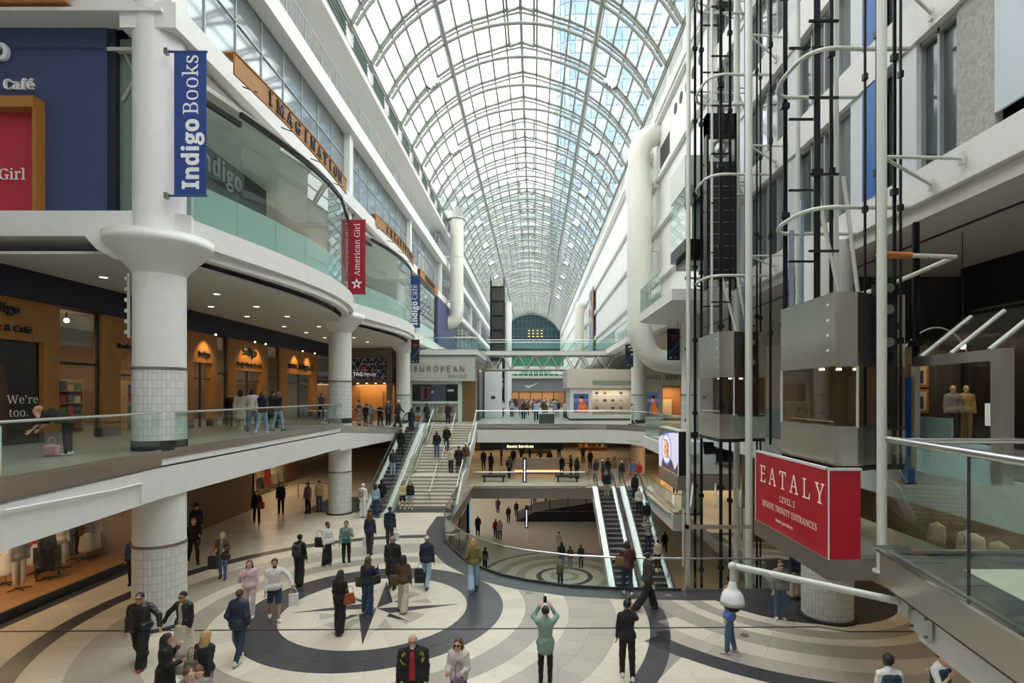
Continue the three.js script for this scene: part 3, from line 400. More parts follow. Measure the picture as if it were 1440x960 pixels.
// ================================================================ WEST SIDE
// ---------------- curved shop glass on level three with gold name boards and banners
const SIGN = ['IMAGINATION', 'CREATIVITY', 'FRIENDSHIP'];
for (let i = 0; i < 2; i++) {
  const a = LZ[i] + 0.5, b = LZ[i + 1] - 0.55, e = scallop(a, b, 7).map(p => [p[0] - 0.18, p[1]]), which = ['first', 'second'][i], zm = (a + b) / 2;
  const t = thing('curved_shop_window', `curved greenish shop glass under the ${['imagination', 'creativity'][i]} board`, 'shop window', [-10, 11.6, zm]), o = V(-10, 11.6, zm).negate();
  for (let k = 0; k + 1 < e.length; k++) {
    const p = V(e[k][0], 11.6, e[k][1]).add(o), q = V(e[k + 1][0], 11.6, e[k + 1][1]).add(o), d = q.clone().sub(p), n = new THREE.Vector3(-d.z, 0, d.x).normalize().multiplyScalar(0.008), g = 0.006; p.lerp(q, g); q.lerp(p, g);
    const B = [p.clone().sub(n), q.clone().sub(n), q.clone().add(n), p.clone().add(n)].reverse(), hi = k === 0 || k === 6 ? 3.75 : 4.1;
    mesh('pane', new G().hexa([...B, ...B.map(v => v.clone().setY(hi))]).geo(), M.paneg, t);
    const B2 = B.map(v => v.clone().add(new THREE.Vector3(-0.12, 0, 0)));
    mesh('frosted_panel', new G().hexa([...B2, ...B2.map(v => v.clone().setY(1.25))]).geo(), M.frost, t);
    new G().bar(p.clone().setY(hi + 0.06), q.clone().setY((k === 5 ? 3.75 : hi) + 0.06), 0.12, 0.16).build('head_channel', M.dark, t);
  }
  for (const Z of [a - 0.05, b]) new G().box(-10.35 + 10, -10.05 + 10, 0, 5.0, Z - zm - 0.06, Z - zm + 0.06).build('side_glass', M.frost, t);
  struct('wall_shop_soffit', new G().plan([...scallop(a, b).map(p => [p[0] - 0.25, p[1]]), [-13, b], [-13, a]], 15.85, 16.0), M.white, `white soffit above the ${which} curved window`, 'soffit');
  // gold board
  const Z0 = LZ[i] + 0.6, Z1 = LZ[i] + 10.2, s = thing('name_board', `gold wooden board lettered ${SIGN[i].toLowerCase()} above curved shop glass`, 'sign', [-8.75, 15.92, (Z0 + Z1) / 2]), L = Z1 - Z0, bow = z => -0.3 + 0.35 * Math.cos(z / L * 2.2);
  const nB = 10, g = new G(), fl = new G(); for (let k = 0; k < nB; k++) { const u = -L / 2 + L * k / nB, v = u + L / nB, x0 = bow(u), x1 = bow(v); g.hexa([V(x0 - 0.05, 0.1, u), V(x0, 0.1, u), V(x1, 0.1, v), V(x1 - 0.05, 0.1, v), V(x0 - 0.05, 0.75, u), V(x0, 0.75, u), V(x1, 0.75, v), V(x1 - 0.05, 0.75, v)]); fl.hexa([V(x0 - 0.35, 0.73, u), V(x0 + 0.03, 0.73, u), V(x1 + 0.03, 0.73, v), V(x1 - 0.35, 0.73, v), V(x0 - 0.35, 0.78, u), V(x0 + 0.03, 0.78, u), V(x1 + 0.03, 0.78, v), V(x1 - 0.35, 0.78, v)]); }
  g.build('face', M.gold, s); fl.build('top_flange', M.gold, s);
  for (let k = 0; k < SIGN[i].length; k++) { const z = -L * 0.3 + L * 0.68 * k / (SIGN[i].length - 1); lettering(SIGN[i][k], 'serif_bold', 0.44, 0, 0.04, M.black, s, new THREE.Vector3(bow(z) + 0.01, 0.42, -z), Math.PI / 2, 0, 'letter'); }
  for (let k = 0; k < 4; k++) new G().rod(V(-0.45, 0.3, -L / 2 + 1 + k * 2.6), V(0.02, 0.12, -L / 2 + 1 + k * 2.6), 0.02, 6).build('bracket', M.dark, s);
}
{ // third bay: flat greenish glass beside the café banner
  const a = LZ[2] + 0.6, b = LZ[2] + 8.6, t = thing('flat_shop_window', 'flat green tinted shop glass with hanging plants behind', 'shop window', [-9.75, 11.6, (a + b) / 2]); for (let k = 0; k < 4; k++) mesh('pane', boxGeo(0.016, 4.6, 1.97).translate(0, 2.3, -(-4 + 1 + k * 2)), M.paneg, t); new G().box(-0.04, 0.04, 4.6, 4.75, -4, 4).build('head_channel', M.dark, t); mesh('frosted_panel', boxGeo(0.03, 1.2, 7.9).translate(-0.1, 0.6, 0), M.frost, t);
  const s = thing('name_board', 'short gold wooden board over the flat green window', 'sign', [-9.6, 16.4, 50]); new G().box(-0.06, 0, 0.1, 0.75, -4.2, 4.2).build('face', M.gold, s); new G().box(-0.35, 0.03, 0.73, 0.78, -4.2, 4.2).build('top_flange', M.gold, s); lettering(SIGN[2], 'serif_bold', 0.4, 4.6, 0.03, M.black, s, new THREE.Vector3(0.01, 0.42, 0), Math.PI / 2, 0.1);
  for (let k = 0; k < 3; k++) { const p = thing('hanging_plant', 'trailing green plant hanging behind flat shop glass', 'plant', [-10.6, 13.6, 46 + k * 2], 0, 'plants behind the flat window'), g = new G(); for (let j = 0; j < 40; j++) { const an = rr(0, 6.28), r = rr(0.1, 0.6), y = rr(-0.9, 0.5); g.cbox(new THREE.Vector3(Math.cos(an) * r, y, Math.sin(an) * r), 0.16, 0.02, 0.07, an, 0, rr(-0.8, 0.8)); } g.build('foliage', M.leaf, p).userData.kind = 'stuff'; new G().rod(V(0, -0.3, 0), V(0, 0.1, 0), 0.2, 12).build('pot', M.white2, p); new G().rod(V(0, 0.1, 0), V(0, 2.76, 0), 0.01, 5).build('wire', M.dark, p); }
}
// interior of the curved windows
struct('wall_upper_shop', new G().box(-15.2, -15, 11.6, 16.6, 15.5, 60), mat([0.3, 0.3, 0.28], 0.7), 'grey inner wall of the upper shop', 'wall');
struct('ceiling_upper_shop', new G().box(-22, -10.2, 16.35, 16.45, 15.5, 60), mat([0.6, 0.6, 0.58], 0.8), 'ceiling of the upper shop', 'ceiling');
for (const [i, Zc] of [[0, 21.5], [1, 36]]) {
  const t = thing('display_wall', `dark panelled display with wood beam inside the ${['first', 'second'][i]} curved window`, 'display', [-12.3, 11.6, Zc]);
  new G().box(-0.12, 0, 2.4, 4.7, -3.4, 3.4).build('panel', mat([0.06, 0.085, 0.09], 0.4), t); new G().box(-0.5, 0.12, 2.05, 2.4, -3.6, 3.6).build('beam', M.gold, t); new G().box(-0.3, 0.12, 0, 2.05, -3.6, -3.3).build('post', M.gold, t); lettering('!ndigo', 'sans_bold', 0.75, 0, 0.04, mat([0.45, 0.55, 0.55], 0.5), t, new THREE.Vector3(0.02, 3.6, 0.3), Math.PI / 2);
  for (let k = 0; k < 3; k++) { new G().box(-2.0, -0.2, 0.7 + k * 0.6, 0.74 + k * 0.6, -3, 3).build('shelf', M.tan, t); }
  for (const z of [-2, 0, 2]) { const l = thing('spot_lamp', 'small warm spot lamp under a wood beam in the upper shop', 'light', [-12.35, 13.58, Zc + z], 0, 'spot lamps under the upper shop beams'); mesh('bulb', new THREE.SphereGeometry(0.05, 8, 6), M.lampWarm, l); new G().rod(V(0, 0.03, 0), V(0, 0.09, 0), 0.02, 6).build('stem', M.dark, l); }
}
areaLight(-14, 16.3, 22, 5, 10, 2.2); areaLight(-14, 16.3, 37, 5, 10, 2.2);
// blue corner wall facing the viewer
{
  const t = thing('wall_navy', 'navy blue shop wall above the walkway with white lettering and red window', 'wall', [-13.5, 11.6, 15.5], 0, null, 'structure'), o = (x, y) => new THREE.Vector3(x + 13.5, y - 11.6, 0);
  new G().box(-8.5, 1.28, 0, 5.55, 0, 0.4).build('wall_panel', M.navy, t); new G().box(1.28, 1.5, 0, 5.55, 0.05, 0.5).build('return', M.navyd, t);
  new G().box(1.5, 2.45, 0, 5.2, 0.2, 0.24).build('side_glass', mat([0.2, 0.26, 0.22], 0.15, 0.2), t); for (const [a, b, w] of [[[1.6, 4.9], [2.4, 3.2], 0.05], [[2.35, 4.8], [1.6, 3.4], 0.05]]) new G().rod(V(a[0], a[1], 0.18), V(b[0], b[1], 0.18), w, 6).build('brace', mat([0.4, 0.44, 0.4], 0.5), t);
  const [rx0, rx1, ry1] = [-3.4, -0.56, 2.95]; new G().box(rx0, rx1, 0, ry1, -0.03, 0.02).build('red_panel', M.red, t); new G().box(rx0, rx1 + 0.06, ry1, ry1 + 0.32, -0.35, 0).build('gold_hood', M.gold, t); new G().box(rx1 - 0.02, rx1 + 0.08, 0, ry1 + 0.15, -0.3, 0).build('gold_post', M.gold, t);
  lettering('American Girl', 'serif_regular', 0.42, 2.9, 0.02, M.white3, t, new THREE.Vector3(-2.45, 1.2, 0.04)); { const c = document ? 0 : 0; } lettering('Books & Caf\u00e9', 'serif_bold', 0.34, 2.6, 0.07, M.white3, t, new THREE.Vector3(-2.05, 3.75, 0.02)); lettering('Indigo', 'sans_bold', 0.9, 2.6, 0.1, M.white3, t, new THREE.Vector3(-2.75, 4.65, 0.02));
  const s = thing('name_board', 'gold wooden board over the navy corner wall', 'sign', [-13.5, 17.2, 14.7]); new G().box(-6, 0.78, 0, 0.75, 0, 0.06).build('face', M.gold, s); new G().box(-6, 0.8, -0.05, 0, 0, 0.4).build('lower_flange', M.gold, s); lettering('IMAGINATION', 'serif_bold', 0.42, 4.9, 0.04, M.black, s, new THREE.Vector3(-2.35, 0.38, 0), 0, 0.16);
}
struct('trim_7', new G().box(-22, -10, 17.1, 18.2, 14.95, 15.5).box(-22, -10.2, 17.0, 17.1, 14.8, 15.6), M.white, 'white beam over the navy corner wall', 'beam');
struct('wall_upper_corner', new G().box(-22, -10.3, 18.2, 26, 14.95, 15.3), M.white, 'white upper corner wall above the gold board', 'wall');
// banners
function banner(label, color, w, h, pos, draw, group) {
  const t = thing('banner', label, 'banner', pos); const tex = canvasTex(256, Math.round(256 * h / w), draw); const s = sheet('cloth', w, h, new THREE.Vector3(), 0, printMat(tex, 0.7), t, 0.02); for (const y of [h / 2, -h / 2]) new G().rod(V(-w / 2 - 0.2, y, 0), V(w / 2 + 0.03, y, 0), 0.03, 8).build('rod', mat(color, 0.5), t); for (const y of [h / 2, -h / 2]) new G().box(-w / 2 - 0.26, -w / 2 - 0.16, y - 0.08, y + 0.08, -0.06, 0.06).build('clamp', M.steeld, t); return t;
}
const vert = (x, w, h, parts, y0) => { x.save(); x.translate(w / 2, h - y0); x.rotate(-Math.PI / 2); x.fillStyle = '#eef0f4'; x.textBaseline = 'middle'; let u = 0; for (const [txt, font] of parts) { x.font = font; x.fillText(txt, u, 4); u += x.measureText(txt).width + 26; } x.restore(); };
const star = (x, cx, cy, r, c) => { x.fillStyle = c; x.beginPath(); for (let i = 0; i < 10; i++) { const a = -Math.PI / 2 + i * Math.PI / 5, q = i % 2 ? r * 0.42 : r; x.lineTo(cx + q * Math.cos(a), cy + q * Math.sin(a)); } x.fill(); };
banner('tall blue banner with white vertical lettering on the nearer shop corner column', [0.04, 0.08, 0.27], 0.88, 3.96, [-9.45, 13.95, 14.9], (x, w, h) => { x.fillStyle = '#2a4688'; x.fillRect(0, 0, w, h); vert(x, w, h, [['Indigo', '900 185px sans-serif'], ['Books', '170px serif']], 50); });
banner('tall red banner with a white star hung on the second column', [0.3, 0.01, 0.03], 0.92, 3.96, [-9.52, 13.9, 29.1], (x, w, h) => { x.fillStyle = '#9e1528'; x.fillRect(0, 0, w, h); vert(x, w, h, [['American Girl', '116px serif']], 270); star(x, w / 2, h - 150, 88, '#f2eef0'); star(x, w / 2, h - 150, 40, '#9e1528'); });
banner('tall blue banner with white café lettering on the third column', [0.04, 0.08, 0.27], 0.9, 4.1, [-9.6, 13.95, 43.5], (x, w, h) => { x.fillStyle = '#27407c'; x.fillRect(0, 0, w, h); vert(x, w, h, [['Indigo', '900 180px sans-serif'], ['Caf\u00e9', '170px serif']], 50); });
const wayfind = (x, w, h) => { x.fillStyle = '#12172c'; x.fillRect(0, 0, w, h); x.fillStyle = '#a02a35'; x.fillRect(50, h * 0.2, 150, 40); x.fillRect(80, h * 0.28, 90, 26); x.strokeStyle = '#3d7fc4'; x.lineWidth = 16; x.beginPath(); x.moveTo(0, h * 0.8); x.quadraticCurveTo(170, h * 0.62, 256, h * 0.36); x.stroke(); x.fillStyle = '#e8e8ee'; x.beginPath(); x.arc(70, h * 0.92, 20, 0, 7); x.fill(); x.font = 'bold 40px sans-serif'; x.fillText('CF', 140, h * 0.94); };
for (const [px, py, Z, where] of [[584, 494, 40, 'beside the third column'], [947, 484, 30, 'under the east slab by the lifts'], [885, 500, 42, 'beside the big white duct']]) { const p = P(px, py, Z), t = thing('hanging_sign', `dark vertical hanging sign with a blue streak ${where}`, 'sign', [p.x, p.y, Z]), w = 0.55 * (Z > 35 ? 1.1 : 1.25), h = 1.75; sheet('face', w, h, new THREE.Vector3(), 0, printMat(canvasTex(256, 800, wayfind), 0.5), t, 0.06); for (const s of [-1, 1]) new G().rod(V(s * w * 0.35, h / 2, 0), V(s * w * 0.35, h / 2 + 1.6, 0), 0.008, 4).build('wire', M.dark, t); }

// ---------------- wood clad shopfronts on the walkway
{
  const X = -16.2, Y = 4.95, TOP = 10.42, FH = 4.55;
  struct('wall_bulkhead', new G().box(X - 0.3, X + 0.35, Y + FH, TOP, 12, 44), M.navyd, 'dark navy bulkhead over the wood clad shopfronts', 'bulkhead');
  struct('wall_shop_back', new G().box(-21.9, -21.7, Y, TOP, 12, 46), mat([0.2, 0.13, 0.08], 0.7), 'brown back wall of the bookshop', 'wall');
  const portal = (Z0, Z1, oz0, oz1, oh, label, letters, poster) => {
    const t = thing('shop_portal', label, 'shopfront', [X, Y, (Z0 + Z1) / 2]), zm = (Z0 + Z1) / 2, g = new G();
    g.box(-0.12, 0.18, 0, FH, Z0 - zm, oz0 - zm).box(-0.12, 0.18, 0, FH, oz1 - zm, Z1 - zm).box(-0.12, 0.18, oh, FH, oz0 - zm, oz1 - zm); g.build('wood_cladding', M.gold, t); new G().box(-0.14, 0.2, 0, 0.3, Z0 - zm, oz0 - zm).box(-0.14, 0.2, 0, 0.3, oz1 - zm, Z1 - zm).build('plinth', M.steeld, t);
    if (!poster) { mesh('pane', boxGeo(0.02, oh, oz1 - oz0).translate(0, oh / 2, -((oz0 + oz1) / 2 - zm)), M.pane, t); new G().box(-0.03, 0.05, 0, oh, (oz0 + oz1) / 2 - zm - 0.03, (oz0 + oz1) / 2 - zm + 0.03).box(-0.03, 0.05, 2.3, 2.36, oz0 - zm, oz1 - zm).build('door_frame', M.dark, t); }
    else { sheet('poster', oz1 - oz0 - 0.06, oh, new THREE.Vector3(0.05, oh / 2, -((oz0 + oz1) / 2 - zm)), Math.PI / 2, printMat(canvasTex(512, 512, (x, w, h) => { x.fillStyle = '#100d0d'; x.fillRect(0, 0, w, h); const gr = RNG(4); x.fillStyle = '#4a2a1e'; x.beginPath(); x.ellipse(300, 330, 60, 230, 0, 0, 7); x.fill(); x.fillStyle = '#241412'; for (let i = 0; i < 40; i++) x.fillRect(gr() * w, gr() * h, 6, 160); x.fillStyle = '#eee8e2'; x.font = '56px serif'; x.fillText("We\u2019re", 350, 310); x.fillText('too.', 360, 375); }), 0.4), t); }
    for (const [txt, font, size, w, y, z] of letters) lettering(txt, font, size, w, 0.05, M.black, t, new THREE.Vector3(0.19, y, -(z - zm)), Math.PI / 2);
    return t;
  };
  portal(13.5, 18.3, 14.2, 17.7, 3.25, 'wood clad shopfront bay with a black poster at the end of the walkway', [['!ndigo', 'sans_bold', 0.5, 1.1, 4.15, 16.3], ['Books Music & Caf\u00e9', 'serif_bold', 0.3, 2.7, 3.6, 15.9]], true);
  portal(20.1, 23.6, 21.0, 23.0, 3.1, 'wood clad shopfront portal partly behind the column', [['!ndigo', 'sans_bold', 0.5, 1.2, 4.0, 22.0], ['Books Music & Caf\u00e9', 'serif_bold', 0.24, 2.4, 3.45, 22.0]]);
  portal(24.9, 27.4, 25.5, 27.0, 3.1, 'narrow wood clad shopfront panel next to the open entrance', [['!ndigo', 'sans_bold', 0.4, 0.9, 3.5, 26.3]]);
  portal(28.4, 32.6, 29.2, 31.9, 2.9, 'wood clad bookshop entrance portal with name lettering', [['!ndigo', 'sans_bold', 0.5, 1.5, 3.9, 30.5], ['Books Music & Caf\u00e9', 'serif_bold', 0.28, 2.7, 3.25, 30.5]]);
  portal(34.2, 40.0, 35.2, 39.2, 2.95, 'wood clad shopfront portal lettered with a web address', [['www.indigo.ca', 'serif_bold', 0.42, 4.0, 3.45, 37.2]]);
  for (const [a, b, n] of [[18.3, 20.1, 'glass bay between the poster and the column portal'], [23.6, 24.9, 'glass bay just beyond the column'], [27.4, 28.4, 'narrow glass bay beside the entrance portal'], [32.6, 34.2, 'dark glass bay between two lettered portals'], [40, 43.5, 'last glass bay before the watch shop']]) { const t = thing('shop_glazing', `tall shop ${n}`, 'shop window', [X, Y, (a + b) / 2]); mesh('pane', boxGeo(0.02, 2.6, b - a).translate(0, 1.3, 0), M.pane, t); mesh('pane', boxGeo(0.02, FH - 2.7, b - a).translate(0, 2.7 + (FH - 2.7) / 2, 0), M.pane, t); new G().box(-0.04, 0.06, 2.6, 2.7, (a - b) / 2, (b - a) / 2).box(-0.04, 0.06, 0, FH, (b - a) / 2 - 0.06, (b - a) / 2).build('frame', M.dark, t); }
  // shelving inside
  for (let k = 0; k < 4; k++) { const t = thing('book_shelf', 'tall lit shelf with coloured books inside the bookshop', 'shelf', [-18.6 - (k % 2) * 0.8, Y, 19.4 + k * 2.9], 0, 'shelves inside the bookshop'); new G().box(-0.25, 0.25, 0, 2.2, 0.7, 0.75).box(-0.25, 0.25, 0, 2.2, -0.75, -0.7).box(-0.25, -0.2, 0, 2.2, -0.75, 0.75).build('carcass', M.tan, t); for (let s = 0; s < 4; s++) { new G().box(-0.25, 0.25, 0.2 + s * 0.5, 0.23 + s * 0.5, -0.7, 0.7).build('shelf_board', M.tan, t); const cs = [[0.3, 0.05, 0.04], [0.05, 0.12, 0.2], [0.5, 0.45, 0.3], [0.1, 0.25, 0.1]]; for (let q = 0; q < 4; q++) new G().box(-0.1, 0.2, 0.23 + s * 0.5, rr(0.48, 0.62) + s * 0.5, -0.66 + q * 0.34, -0.38 + q * 0.34).build('books', mat(cs[(q + s + k) % 4], 0.6), t); } }
  for (let k = 0; k < 9; k++) { const Z = 17.5 + k * 2.9; const l = thing('ceiling_lamp', 'small warm ceiling lamp inside the bookshop', 'light', [-17.6, 9.3, Z], 0, 'lamps inside the bookshop'); mesh('bulb', new THREE.SphereGeometry(0.09, 10, 8), M.lampWarm, l); new G().rod(V(0, 0.05, 0), V(0, 0.4, 0), 0.03, 6).build('stem', M.dark, l); }
  for (const [z0, zl] of [[18, 6], [25, 6], [31, 6], [38, 6]]) areaLight(-18.8, 9.1, z0, 3, zl, 1.1, WARM);
  // little lamps that wash the lettered portals
  for (const z of [30.0, 31.2, 36.2, 38.2, 26.3]) { const l = thing('sign_lamp', 'tiny lamp washing a lettered wood portal with light', 'light', [X + 0.75, 9.42, z], 0, 'lamps over the wood portals'); mesh('bulb', new THREE.SphereGeometry(0.05, 8, 6), M.lampWarm, l); new G().rod(V(0, 0.03, 0), V(-0.42, 0.14, 0), 0.015, 5).build('arm', M.dark, l); const s = new THREE.SpotLight(WARM, 9, 5, 0.8, 0.8); s.position.set(X + 0.75, 9.36, -z); s.target.position.set(X + 0.1, 7.9, -z); scene.add(s, s.target); }
  struct('ceiling_bookshop', new G().box(-22, X - 0.3, 9.6, 9.75, 12, 46), M.ceil, 'ceiling inside the bookshop', 'ceiling');
}
balustrade('glass balustrade with steel rail on the near curved walkway edge', LE.slice(1, 5).map(p => [p[0], 4.95, p[1]]), { pane: 1.7 });
balustrade('glass balustrade between the first and second west columns', [[-10, 4.95, 15.1], [-10, 4.95, 28.2]], { pane: 1.5 });
balustrade('glass balustrade sloping down toward the escalator head', [[-10, 4.92, 30.6], [-9.9, 4.5, 34], [-9.8, 4.22, 37.4], [-9.75, 4.2, 38.6]], { pane: 1.3 });
{ const t = thing('easel_sign', 'red and white easel sign outside the bookshop entrance', 'sign', [-14.4, 4.95, 27.6], 0.5); new G().cbox(new THREE.Vector3(0, 1.0, 0), 0.7, 1.1, 0.03, 0, -0.15).build('board', M.red, t); for (const s of [-0.3, 0.3]) new G().rod(new THREE.Vector3(s, 0, 0.2), new THREE.Vector3(s * 0.6, 1.6, -0.1), 0.02, 6).build('leg', M.steelw, t); new G().rod(new THREE.Vector3(0, 0, -0.5), new THREE.Vector3(0, 1.5, -0.1), 0.02, 6).build('leg', M.steelw, t); }
{ const p = P(12, 613, 10.4), t = thing('parcel_cabinet', 'grey metal cabinet just behind the near glass balustrade', 'cabinet', [-10.6, 4.95, 10.2]); new G().rbox(-0.35, 0.35, 0, 0.95, -0.25, 0.25, 0.03).build('body', M.steelw, t); new G().box(-0.3, 0.3, 0.1, 0.85, -0.27, -0.25).build('door', mat([0.25, 0.27, 0.27], 0.4), t); }

// ---------------- ground floor shop with dressed forms (west)
{
  const X = -15.3;
  struct('floor_shop', new G().box(-21.9, X, 0, 0.22, 8, 21.2), M.wood, 'raised wooden floor of the clothes shop window', 'floor');
  struct('baseboard_shop', new G().box(X - 0.02, X + 0.06, 0, 0.26, 8, 21.2).box(X, X + 0.5, 0, 0.01, 8, 22), M.slate, 'dark plinth along the clothes shop window', 'plinth');
  struct('wall_shop_ground', new G().box(-19.2, -19, 0.2, 3.7, 8, 22).box(-19.2, X + 0.3, 0, 3.7, 21.2, 21.6), M.brown, 'brown inner wall of the clothes shop', 'wall');
  const t = thing('shop_glazing', 'wide clothes shop window on the ground floor with dressed forms behind', 'shop window', [X, 0.24, 15]); for (let k = 0; k < 4; k++) mesh('pane', boxGeo(0.02, 3.4, 3.3).translate(0, 1.7, -(-5.1 + k * 3.35)), M.pane, t);
  areaLight(-17.4, 3.62, 14, 2, 10, 3.6, WARM); for (let k = 0; k < 6; k++) { const l = thing('spot_lamp', 'small warm spot lamp above the dressed forms', 'light', [-16.6, 3.6, 10.5 + k * 1.9], 0, 'spot lamps in the clothes shop window'); mesh('bulb', new THREE.SphereGeometry(0.05, 8, 6), M.lampWarm, l); new G().rod(V(0, 0.03, 0), V(0, 0.14, 0), 0.03, 6).build('stem', M.dark, l); }
}
struct('wall_ground_west', new G().box(-16.2, -16, 0, 3.7, 21.4, 31).box(-18.4, -18.2, 0, 3.7, 31, 42).box(-18.4, -16, 0, 3.7, 30.8, 31), mat([0.2, 0.12, 0.07], 0.6), 'brown panelled wall deep under the walkway', 'wall');
{ const t = thing('shop_glazing', 'small lit window of dressed forms under the walkway', 'shop window', [-18.1, 0.02, 36.5]); mesh('pane', boxGeo(0.02, 2.3, 5).translate(0.3, 1.15, 0), M.pane, t); new G().box(0.26, 0.36, -0.06, 0, -2.5, 2.5).box(0.26, 0.36, 2.3, 2.4, -2.5, 2.5).build('frame', M.dark, t); areaLight(-17.9, 3.55, 36.5, 0.8, 5, 8, WARM); mesh('back_panel', boxGeo(0.05, 2.3, 5).translate(-0.05, 1.15, 0), M.wood, t); }
{ const t = thing('stair_handrail', 'thin metal handrail on steps under the walkway', 'railing', [-13.6, 0, 34]); for (const z of [0, 1.6]) new G().poly([V(-1.2, 0, z), V(-1.2, 0.95, z), V(0.6, 0.95, z), V(1.6, 0.3, z), V(1.6, 0, z)], 0.025, 6).build('rail', M.steeld, t); }
areaLight(-14, 3.6, 34, 4, 8, 0.4, WARM);

// ---------------- watch shop and boutique beside the deck
{
  const t = thing('watch_shop', 'dark fronted watch shop with patterned sign beside the escalator head', 'shopfront', [-13.9, 4.2, 45.4]); const s = canvasTex(512, 256, (x, w, h) => { x.fillStyle = '#17171a'; x.fillRect(0, 0, w, h); x.strokeStyle = '#8d8d8a'; x.lineWidth = 7; const q = RNG(8); for (let i = 0; i < 7; i++) for (let j = 0; j < 4; j++) { const cx = i * 86 + (j % 2) * 43, cy = j * 74; for (let k = 0; k < 6; k += 1) if (q() > 0.35) { const a = k * Math.PI / 3; x.beginPath(); x.moveTo(cx, cy); x.lineTo(cx + 44 * Math.cos(a), cy + 44 * Math.sin(a)); x.stroke(); } } x.fillStyle = '#7a2028'; x.fillRect(215, 100, 70, 40); x.fillStyle = '#fff'; x.font = 'bold 64px sans-serif'; x.fillText('TAG', 115, 216); x.font = '58px sans-serif'; x.fillText('Heuer', 245, 216); });
  sheet('sign', 3.5, 1.75, new THREE.Vector3(-0.3, 4.5, 0), 0, printMat(s, 0.5, 0.25), t, 0.08); new G().box(-2.6, -2.2, 0, 6.2, 0, 0.4).box(1.55, 1.95, 0, 6.2, -0.02, 0.4).box(-2.6, 1.95, 5.4, 6.2, 0, 0.4).box(-2.6, 1.95, 3.3, 3.6, 0.05, 0.4).build('frame', mat([0.2, 0.17, 0.14], 0.5), t); new G().box(-2.2, 1.6, 0, 3.4, 2.4, 2.5).build('back_wall', M.wood, t); mesh('pane', boxGeo(3.7, 3.3, 0.02).translate(-0.3, 1.65, -0.2), M.pane, t); new G().box(-1.4, 0.6, 1.1, 2.6, 2.25, 2.4).build('picture_panel', M.gold, t); for (let k = 0; k < 5; k++) new G().box(-1.9 + k * 0.75, -1.75 + k * 0.75, 3.26, 3.3, 0.6, 0.7).build('lamp', M.lampWarm, t);
  areaLight(-14.2, 7.4, 46.8, 3, 2, 5, WARM);
}
